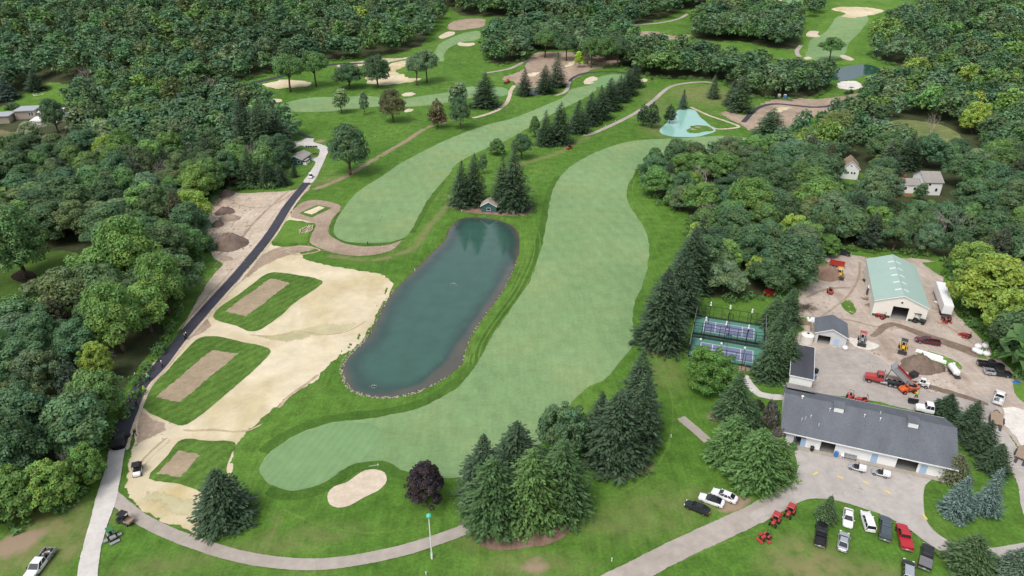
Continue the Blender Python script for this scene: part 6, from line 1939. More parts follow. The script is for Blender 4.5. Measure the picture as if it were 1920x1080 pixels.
# ---- pond aerators, stones, small markers
for i, (px, py, s_) in enumerate([(850, 533, 1.0), (700, 725, .8)]):
    g = GZ(px, py, WATER_Z)
    root = thing('pond_aerator', ('small aerator bubbling in the middle of the pond', 'small aerator near the lower bank of the pond')[i], 'aerator', (g.x, g.y, WATER_Z))
    MB().cyl((0, 0, -.05), (0, 0, .08), .42 * s_, .38 * s_, 14).build('float', M_DARK, root)
    mb = MB(); rr = random.Random(i)
    for k in range(45):
        a_ = rr.uniform(0, 6.28); r_ = rr.uniform(0, 1.2) * s_
        mb.ball((r_ * math.cos(a_), r_ * math.sin(a_), .03 + max(0, .35 - r_ * .3) * rr.random()), rr.uniform(.02, .06), 1, 1, .6, 5, 4)
    mb.build('spray', paint('foam', (.8, .84, .84), .3, .5), root)
for i, (px, py) in enumerate([(682, 690), (905, 500), (852, 572), (822, 596), (865, 570)]):
    pass
mb = MB(); rr = random.Random(8)
nP = len(POND)
for i, q in enumerate(POND):
    px_, py_, _z = proj((q.x, q.y, WATER_Z))
    left_low = (py_ > 630 and px_ < 720) or (py_ > 725 and px_ < 800)
    left_up = px_ < 740 and 540 < py_ <= 640
    right = px_ > 860 and 480 < py_ < 700
    k = 10 if left_low else (3 if left_up else (1 if right else (3 if py_ > 700 else 0)))
    nx_ = POND[(i + 1) % nP]
    out = Vector(((nx_ - q).y, -(nx_ - q).x)).normalized()
    if float(sdf(POND, np.array([q.x + out.x]), np.array([q.y + out.y]))[0]) < 0: out = -out
    for _ in range(k):
        pp = q.lerp(nx_, rr.random()) + out * rr.uniform(-.1, .9 if left_low else (1.0 if left_up else .3))
        s_ = rr.uniform(.09, .24)
        mb.ball((pp.x, pp.y, hz1(pp.x, pp.y) + s_ * .25), s_, rr.uniform(.8, 1.3), rr.uniform(.8, 1.2), .75, 6, 4, .35, rr.randint(0, 9999))
_t = NT('shore_stone'); M_STONE = _t.out(_t.gain((.36, .32, .275, 1), _t.noise(1.6, 3), .35), .85, .2)
tag(mb.build('shore_stones', M_STONE), 'pale stones edging the lower left bank of the pond', 'stones', kind='stuff')
for i, (px, py, lb) in enumerate([(1147, 1052, 'white stake on the grass beside the access road'), (799, 1078, 'white stake at the bottom edge of the lawn'), (1258, 820, 'white stake on the grass right of the spruce clump'), (778, 508, 'white marker on the left bank of the pond'), (866, 397, 'white marker left of the pump house'), (1154, 227, 'white marker beside the upper cart path'), (1135, 237, 'lower white marker beside the upper cart path'), (703, 258, 'white marker on the rough above the big oak')]):
    g = G(px, py)
    root = thing('marker_stake', lb, 'stake', (g.x, g.y, g.z))
    MB().cyl((0, 0, 0), (0, 0, .75), .09, .09, 8).build('stake', M_TRIM, root); MB().cyl((0, 0, .75), (0, 0, .85), .10, .04, 8).build('cap', M_TRIM, root)
g = G(700, 874)
root = thing('bunker_rake', 'pale rake lying at the top of the kidney-shaped bunker', 'rake', (g.x, g.y, .12), .25)
MB().cyl((-.9, 0, .03), (.9, 0, .03), .03, n=6).build('handle', M_TRIM, root); bx(.95, 0, .0, .10, .6, .10).build('head', M_TRIM, root)
for i, (px, py) in enumerate([(690, 461)]):
    g = G(px, py); root = thing('ball_washer', 'small dark post on the dirt crescent', 'post', (g.x, g.y, .1)); MB().cyl((0, 0, 0), (0, 0, 1.1), .12, n=8).build('post', M_DARK, root); bx(0, 0, 1.1, .35, .35, .3).build('washer', M_DARK, root)
g = G(962, 402); root = thing('utility_box', 'small grey utility box on the mulch right of the pump house', 'cabinet', (g.x, g.y, .1), .2); bx(0, 0, 0, .9, .7, 1.2).build('cabinet', M_GALV, root); bx(0, 0, 1.2, 1.0, .8, .08).build('lid', M_GALV, root)
for i, (px, py, lb) in enumerate([(584, 277, 'dark planter row at the drive of the little green house, upper'), (584, 291, 'dark planter row at the drive of the little green house, lower')]):
    g = G(px, py); root = thing('cart_rack', lb, 'rack', (g.x, g.y, .1), .0)
    for k in range(5):
        MB().ball((-2.4 + 1.2 * k, 0, .5), .6, 1, .8, .8, 8, 5, .3, k).build('shrub_clump', paint('planter_green', (.03, .045, .025), .9, .1), root)
    bx(0, 0, 0, 6.2, 1.1, .25).build('planter', M_WOOD, root)

# ---- clods and debris scattered over the bare ground
mb = MB(); rr = random.Random(21)
for (px0, py0, px1, py1, n_, sz) in [(385, 370, 470, 470, 150, .30), (400, 480, 470, 520, 40, .2), (1500, 500, 1620, 600, 130, .22), (1620, 600, 1850, 700, 110, .18), (1640, 690, 1800, 740, 70, .2), (245, 760, 320, 830, 40, .14), (560, 380, 640, 480, 60, .18), (1745, 540, 1800, 610, 50, .2), (480, 620, 700, 790, 50, .10)]:
    for _ in range(n_):
        g = G(rr.uniform(px0, px1), rr.uniform(py0, py1))
        r_ = sz * rr.uniform(.35, 1.3)
        mb.ball((g.x, g.y, hz1(g.x, g.y) + r_ * .3), r_, rr.uniform(.8, 1.7), rr.uniform(.8, 1.5), .6, 6, 4, .4, rr.randint(0, 9999))
tag(mb.build('loose_clods', M_BROWN), 'loose clods and stones scattered over the bare ground', 'clods', kind='stuff')
# ------------------------------------------------------------------ trees
def leaf_mat(name, spec=0.28, trans=0.30, gain=(1.52, 1.68, 1.48)):
    t = NT(name)
    a = t.attr('tint')
    oi = t.n.new('ShaderNodeObjectInfo')
    c = t.mix(1.0, a.outputs['Color'], oi.outputs['Color'], 'MULTIPLY')
    c = t.mix(1.0, c, gain, 'MULTIPLY')
    t.out(c, 0.5, spec)
    tr = t.n.new('ShaderNodeBsdfTranslucent')
    t.l.new(c, tr.inputs['Color'])
    mx = t.n.new('ShaderNodeMixShader')
    mx.inputs[0].default_value = trans
    t.l.new(t.b.outputs[0], mx.inputs[1]); t.l.new(tr.outputs[0], mx.inputs[2])
    t.l.new(mx.outputs[0], t.n['Material Output'].inputs['Surface'])
    return t.m


M_LEAF = leaf_mat('leaves')
M_NEEDLE = leaf_mat('needles', 0.2, 0.08, (1.18, 1.22, 1.16))
_t = NT('bark')
M_BARK = _t.out(_t.gain((0.115, 0.090, 0.068, 1), _t.noise(3.0, 5), 0.35), 0.9, 0.1)
_t = NT('dead_wood')
M_DEAD = _t.out(_t.gain((0.36, 0.32, 0.28, 1), _t.noise(2.0, 4), 0.25), 0.9, 0.1)


def unit(a):
    return a / np.maximum(np.linalg.norm(a, axis=-1, keepdims=True), 1e-9)


def cards(pos, nrm, size, rng, aspect=(0.5, 0.9), axis=None):
    """rhombic leaf clumps; returns verts, quads"""
    n = len(pos)
    if axis is None:
        axis = unit(rng.normal(size=(n, 3)))
    t1 = unit(np.cross(nrm, axis))
    t2 = unit(np.cross(nrm, t1))
    asp = rng.uniform(*aspect, (n, 1))
    s = size.reshape(-1, 1)
    k = rng.uniform(-0.25, 0.25, (n, 1))
    V = np.stack([pos + t1 * s, pos + t2 * s * asp + t1 * s * k + nrm * s * 0.12, pos - t1 * s, pos - t2 * s * asp + t1 * s * k - nrm * s * 0.12], 1).reshape(-1, 3)
    F = np.arange(4 * n).reshape(-1, 4)
    return V, F


def puffs(C, rad, per, size, rng, flat=0.8, low=-0.55, tint=0.22):
    """leaf cards on a cloud of puffs with centres C and radii rad"""
    N = len(C)
    cnt = np.maximum(6, (per * (rad / rad.mean()) ** 2).astype(int))
    ids = np.repeat(np.arange(N), cnt)
    d = unit(rng.normal(size=(len(ids), 3)))
    bad = d[:, 2] < low
    d[bad, 2] *= -1
    q = rng.uniform(0.55, 1.0, len(ids)) ** 0.5
    lump = 1 + 0.18 * np.sin(d[:, 0] * 5 + ids) * np.cos(d[:, 1] * 6 + ids * 1.7)
    pos = C[ids] + d * (rad[ids] * q * lump)[:, None] * np.array([1, 1, flat])
    nrm = unit(d + np.array([0, 0, 0.3]) + rng.normal(size=d.shape) * 0.36)
    sz = size * rng.uniform(0.55, 1.25, len(ids))
    V, F = cards(pos, nrm, sz, rng)
    pt = rng.uniform(1 - tint, 1 + tint, N)
    hue = rng.uniform(-0.10, 0.10, N)
    b = pt[ids] * rng.uniform(0.8, 1.2, len(ids))
    h = hue[ids] + rng.uniform(-0.05, 0.05, len(ids))
    col = np.stack([b * (1 + h), b, b * (1 - h), np.ones(len(ids))], -1)
    return V, F, np.repeat(col, 4, 0)


def broad(seed, H=16.0, Rc=6.4, base=0.22, npuff=60, per=190, size=0.34, shape='round', lobes=0, puff=0.30):
    rng = np.random.default_rng(seed)
    pts = []
    ch = H * (1 - base)
    lobe = rng.uniform(0, 6.28, 3)
    while len(pts) < npuff:
        d = unit(rng.normal(size=3))
        if d[2] < -0.35: continue
        r = rng.uniform(0.62, 0.98) if rng.random() < 0.78 else rng.uniform(0.15, 0.6)
        az = math.atan2(d[1], d[0])
        ol = 1 + 0.16 * math.sin(2 * az + lobe[0]) + 0.12 * math.sin(3 * az + lobe[1])
        p = d * r
        if shape == 'round': k = np.array([1, 1, 1])
        elif shape == 'tall': k = np.array([0.85, 0.85, 1.0]) * (1 - 0.25 * max(0, p[2]))
        elif shape == 'flat': k = np.array([1.1, 1.1, 0.85])
        elif shape == 'cone': k = np.array([1, 1, 1]) * np.array([1 - 0.55 * max(-0.3, p[2]), 1 - 0.55 * max(-0.3, p[2]), 1])
        p = p * k
        pr = Rc * puff * rng.uniform(0.7, 1.25)
        c = np.array([p[0] * (Rc - pr * 0.8) * ol, p[1] * (Rc - pr * 0.8) * ol, H * base + ch * 0.36 + p[2] * (ch * (0.64 if p[2] > 0 else 0.8) - pr * 0.55)])
        if all(np.linalg.norm((c - o[0]) * np.array([1, 1, 1.2])) > 0.55 * pr for o in pts):
            pts.append((c, pr))
        elif rng.random() < 0.05:
            pts.append((c, pr))
    C = np.array([p[0] for p in pts]); rad = np.array([p[1] for p in pts])
    return puffs(C, rad, per, size, rng)


def trunk_mesh(seed, H=16.0, Rc=6.4, base=0.22, r0=0.38, limbs=6):
    rr = random.Random(seed)
    mb = MB()
    top = H * 0.62
    pts = [Vector((0, 0, -0.3)), Vector((rr.uniform(-.15, .15), rr.uniform(-.15, .15), H * base * 0.6)), Vector((rr.uniform(-.4, .4), rr.uniform(-.4, .4), H * base * 1.3)), Vector((rr.uniform(-.8, .8), rr.uniform(-.8, .8), top))]
    rs = [r0 * 1.25, r0 * 0.9, r0 * 0.72, r0 * 0.2]
    for i in range(3):
        mb.cyl(pts[i], pts[i + 1], rs[i], rs[i + 1], 7)
    for k in range(limbs):
        a = 6.28 * k / limbs + rr.uniform(-.4, .4)
        s = pts[1].lerp(pts[2], rr.uniform(0.5, 1.0))
        m = s + Vector((math.cos(a), math.sin(a), 0.9)) * Rc * 0.36
        e = m + Vector((math.cos(a + rr.uniform(-.5, .5)), math.sin(a + rr.uniform(-.5, .5)), 0.75)) * Rc * 0.36
        mb.cyl(s, m, r0 * 0.42, r0 * 0.26, 6).cyl(m, e, r0 * 0.26, r0 * 0.08, 5)
    return mb.mesh('trunk', M_BARK, smooth=True)


def spruce(seed, H=18.0, Rb=4.2, step=0.42, droop=0.30, dens=1.0, power=0.68, size=0.32, low=0.25, gap=0.0):
    rng = np.random.default_rng(seed)
    P, N, A, SZ, T = [], [], [], [], []
    z = low
    lean = rng.normal(size=2) * 0.01
    while z < H - 0.15:
        f = z / H
        r = Rb * (1 - f) ** power * (0.88 + 0.24 * rng.random()) + 0.12
        if f < 0.12: r *= 0.80 + 1.6 * f
        nb = int((5 + r * 2.3) * dens)
        a0 = rng.uniform(0, 6.28)
        for k in range(nb):
            a = a0 + 6.28 * k / nb + rng.uniform(-.25, .25)
            L = r * rng.uniform(0.62, 1.18)
            if gap and rng.random() < gap: continue
            m = max(3, int(L / 0.26))
            s = (np.arange(m) + rng.uniform(0, 1, m)) / m
            s = 0.18 + 0.82 * s
            dirr = np.array([math.cos(a), math.sin(a), 0]); tan = np.array([-math.sin(a), math.cos(a), 0])
            dz = -droop * L * s + 0.55 * droop * L * s ** 2.5
            wid = (0.32 * L + 0.15) * (1.05 - s) + 0.10
            off = rng.uniform(-1, 1, m)
            p = dirr * (L * s)[:, None] + tan * (off * wid)[:, None]
            p[:, 2] += z + dz - np.abs(off) * 0.12 * L + rng.normal(size=m) * 0.05
            p[:, :2] += lean * z
            P.append(p)
            ax = dirr * 1.0 + tan * (off * 0.9)[:, None] + np.array([0, 0, -0.15])
            up = np.array([0, 0, 1.0]) + dirr * 0.55
            N.append(unit(np.cross(ax, np.cross(up, ax)) + rng.normal(size=(m, 3)) * 0.30))
            A.append(unit(np.cross(N[-1], ax)))
            SZ.append(size * rng.uniform(0.7, 1.25, m) * (0.75 + 0.4 * L / Rb))
            T.append(np.full(m, rng.uniform(0.78, 1.22)) * (0.92 + 0.22 * s))
        z += step * (0.75 + 0.5 * rng.random())
    # leader
    m = 14
    P.append(np.column_stack([rng.normal(size=(m, 2)) * 0.06 + lean * H, np.linspace(H - 1.0, H + 0.4, m)])); N.append(unit(rng.normal(size=(m, 3)))); A.append(unit(rng.normal(size=(m, 3)))); SZ.append(np.full(m, 0.18)); T.append(np.ones(m))
    P, N, A, SZ, T = map(np.concatenate, (P, N, A, SZ, T))
    V, F = cards(P, N, SZ * 1.15, rng, (0.32, 0.55), A)
    b = T * rng.uniform(0.85, 1.15, len(T))
    col = np.stack([b, b, b, np.ones(len(b))], -1)
    return V, F, np.repeat(col, 4, 0)


def pine(seed, H=15.0, Rb=5.0, power=0.7, per=34, size=0.24, low=0.8, up=0.22, levels=15, pr=0.72):
    """soft white pine: whorls of upswept boughs ending in needle puffs"""
    rng = np.random.default_rng(seed)
    C, rad = [], []
    for i in range(levels):
        f = (i + 0.2 * rng.random()) / levels
        z = low + (H - low - 0.6) * f
        r = Rb * (1 - f) ** power * rng.uniform(0.85, 1.1) + 0.25
        if f < 0.15: r *= 0.82 + f
        nb = max(3, int(4 + r * 1.7))
        a0 = rng.uniform(0, 6.28)
        for k in range(nb):
            a = a0 + 6.28 * k / nb + rng.uniform(-.25, .25)
            L = r * rng.uniform(0.75, 1.12)
            nq = max(1, int(L / 0.85))
            for q in range(nq):
                s = (q + 1) / nq
                if s < 0.35 and f < 0.8: continue
                w = rng.normal() * 0.22 * L * (1.1 - s)
                C.append([math.cos(a) * L * s - math.sin(a) * w, math.sin(a) * L * s + math.cos(a) * w, z + up * L * s * s - 0.06 * L + rng.normal() * 0.08])
                rad.append(pr * rng.uniform(0.7, 1.2) * (0.75 + 0.35 * r / Rb))
    for k in range(4):
        C.append([0, 0, H - 0.3 * k]); rad.append(0.35)
    C, rad = np.array(C), np.array(rad)
    V, F, col = puffs(C, rad, per, size, rng, flat=0.75, low=-0.7, tint=0.18)
    return V, F, col


def pole_trunk(H, r0):
    return MB().cyl((0, 0, -0.3), (0, 0, H * 0.5), r0, r0 * 0.55, 7).cyl((0, 0, H * 0.5), (0, 0, H * 0.97), r0 * 0.55, 0.03, 6).mesh('trunk', M_BARK, smooth=True)


def dead_mesh(seed, H=11.0):
    rr = random.Random(seed)
    mb = MB()

    def grow(p, d, L, r, depth):
        n = 2 if depth > 0 else 2
        q = p
        for i in range(n):
            d2 = (d + Vector((rr.uniform(-.18, .18), rr.uniform(-.18, .18), rr.uniform(-.05, .12)))).normalized()
            e = q + d2 * L / n
            mb.cyl(q, e, r, r * 0.78, 5, cap=False)
            q, d, r = e, d2, r * 0.78
        if depth <= 0: return
        for k in range(rr.choice((3, 3, 4))):
            a = rr.uniform(0, 6.28)
            o = d.orthogonal().normalized()
            o.rotate(Matrix.Rotation(a, 3, d))
            grow(q - d * L * rr.uniform(0, 0.45), (d * rr.uniform(.7, 1.1) + o * rr.uniform(.5, .95) + Vector((0, 0, .12))).normalized(), L * rr.uniform(.55, .8), r * .72, depth - 1)
    for k in range(rr.choice((2, 3))):
        grow(Vector((0, 0, -0.2)), Vector((rr.uniform(-.35, .35), rr.uniform(-.35, .35), 1)).normalized(), H * 0.36, 0.17, 4)
    return mb.mesh('branches', M_DEAD)


PROTO = {}


def proto(key, gen, trunk, H, W, mat):
    V, F, c = gen
    me = np_mesh('crown', V, F, mat, {'tint': ('FLOAT_COLOR', 'POINT', c)})
    PROTO[key] = (me, trunk, H, W)


for i, (sh, np_, base, rc) in enumerate([('round', 62, .18, 6.4), ('tall', 58, .16, 6.0), ('flat', 66, .22, 7.0), ('round', 54, .15, 6.2), ('tall', 64, .12, 6.0), ('flat', 52, .18, 6.6)]):
    proto('wood%d' % i, broad(10 + i, 16, rc, base, int(np_ * 1.25), 250, 0.275, sh, puff=0.27), trunk_mesh(10 + i, 16, rc, base), 16.0, rc * 2, M_LEAF)
proto('oak0', broad(31, 16, 7.0, .20, 90, 260, 0.26, 'round', puff=0.26), trunk_mesh(31, 16, 7, .20, 0.45, 7), 16.0, 14.0, M_LEAF)
proto('elm0', broad(32, 16, 7.0, .34, 76, 210, 0.27, 'flat', puff=0.27), trunk_mesh(32, 16, 7, .34, 0.42, 8), 16.0, 14.4, M_LEAF)
proto('maple0', broad(33, 12, 5.4, .08, 170, 120, 0.22, 'cone', puff=0.17), trunk_mesh(33, 12, 5.4, .10, 0.3), 12.0, 10.6, M_LEAF)
proto('maple1', broad(36, 12, 5.6, .08, 170, 130, 0.24, 'round', puff=0.18), trunk_mesh(36, 12, 5.6, .10, 0.3), 12.0, 11.2, M_LEAF)
proto('wisp0', broad(34, 12, 4.0, .14, 44, 90, 0.30, 'tall', puff=0.32), trunk_mesh(34, 12, 4.0, .16, 0.2), 12.0, 7.4, M_LEAF)
for i in range(4):
    proto('spruce%d' % i, spruce(50 + i, 18, 4.2 + 0.35 * (i % 2), step=0.36, droop=0.16 + 0.07 * i, dens=1.35, power=(0.62, 0.74, 0.56, 0.68)[i], size=0.27, gap=0.10 + 0.03 * i), pole_trunk(18, 0.26), 18.0, 8.6, M_NEEDLE)
for i in range(2):
    proto('bluespruce%d' % i, spruce(60 + i, 9, 3.0, step=0.26, droop=0.08, dens=1.9, power=0.70, size=0.21), pole_trunk(9, 0.18), 9.0, 6.0, M_NEEDLE)
for i in range(3):
    proto('pine%d' % i, spruce(70 + i, 15, 4.9, step=0.40, droop=-0.16 + 0.08 * i, dens=1.25, power=0.54, size=0.29, low=0.6, gap=0.08), pole_trunk(15, 0.28), 15.0, 10.0, M_NEEDLE)
    proto('woodpine%d' % i, pine(70 + i, 15, 5.0, power=0.55 + 0.07 * i), pole_trunk(15, 0.28), 15.0, 10.0, M_NEEDLE)
proto('thinpine0', pine(80, 9, 3.0, levels=10, low=1.8, pr=0.6, per=26), pole_trunk(9, 0.16), 9.0, 6.0, M_NEEDLE)
DEAD = [dead_mesh(90 + i) for i in range(4)]
shrub_me = {}
for i in range(3):
    V, F, c = broad(100 + i, 3.0, 2.2, 0.0, 26, 110, 0.2, 'flat', puff=0.36)
    V[:, 2] -= 0.35
    shrub_me[i] = np_mesh('foliage', V, F, M_LEAF, {'tint': ('FLOAT_COLOR', 'POINT', c)})

TREE_RNG = random.Random(5)
TREES_DONE = []      # (x, y, radius) of placed trees


def tree_at(key, p, H, W, col, name, label, cat='tree', group=None):
    me, tr, h0, w0 = PROTO[key]
    root = thing(name, label, cat, (p.x, p.y, hz1(p.x, p.y)), TREE_RNG.uniform(0, 6.28), group)
    root.scale = (W / w0, W / w0, H / h0)
    c = link('crown', me, root); c.color = (*col, 1)
    link('trunk', tr, root)
    TREES_DONE.append((p.x, p.y, W * 0.5))
    return root


def tree_px(key, bx_, by, w, top, col, name, label, group=None, skirt=None):
    """a tree whose foot shows at (bx_, by), w pixels wide, its top at row top"""
    if skirt is None:
        skirt = 0.5 if key[:2] in ('sp', 'bl', 'pi', 'ma') else 0.0
    p = G(bx_, by)
    zc = proj(p)[2]
    view = (CAM_H - p.z) / math.hypot(p.x, p.y, CAM_H - p.z)
    if skirt:
        p = G(bx_, by - skirt * w * view * 0.85)
        zc = proj(p)[2]
    W = w * zc / FOC * ((1.12 if by > 300 else 1.34) if key.startswith('spruce') else 1.0)
    H = height_for(p, top)
    j = TREE_RNG.uniform(0.9, 1.1)
    g = 1.0 if col in (DK, MD, LT, YG, GY, SP, BL, OL, PU) else 1.45
    return tree_at(key, p, max(H, 2.0), W, tuple(c * j * g for c in col), name, label, group=group)


DK = (0.072, 0.116, 0.060)      # dark broadleaf
MD = (0.094, 0.156, 0.058)
LT = (0.130, 0.205, 0.060)
YG = (0.215, 0.270, 0.060)
GY = (0.120, 0.165, 0.095)      # grey green
SP = (0.050, 0.082, 0.046)      # spruce
PN = (0.058, 0.100, 0.038)      # pine
BL = (0.120, 0.175, 0.165)      # blue spruce
OL = (0.125, 0.120, 0.062)      # olive brown
PU = (0.034, 0.022, 0.029)      # purple maple

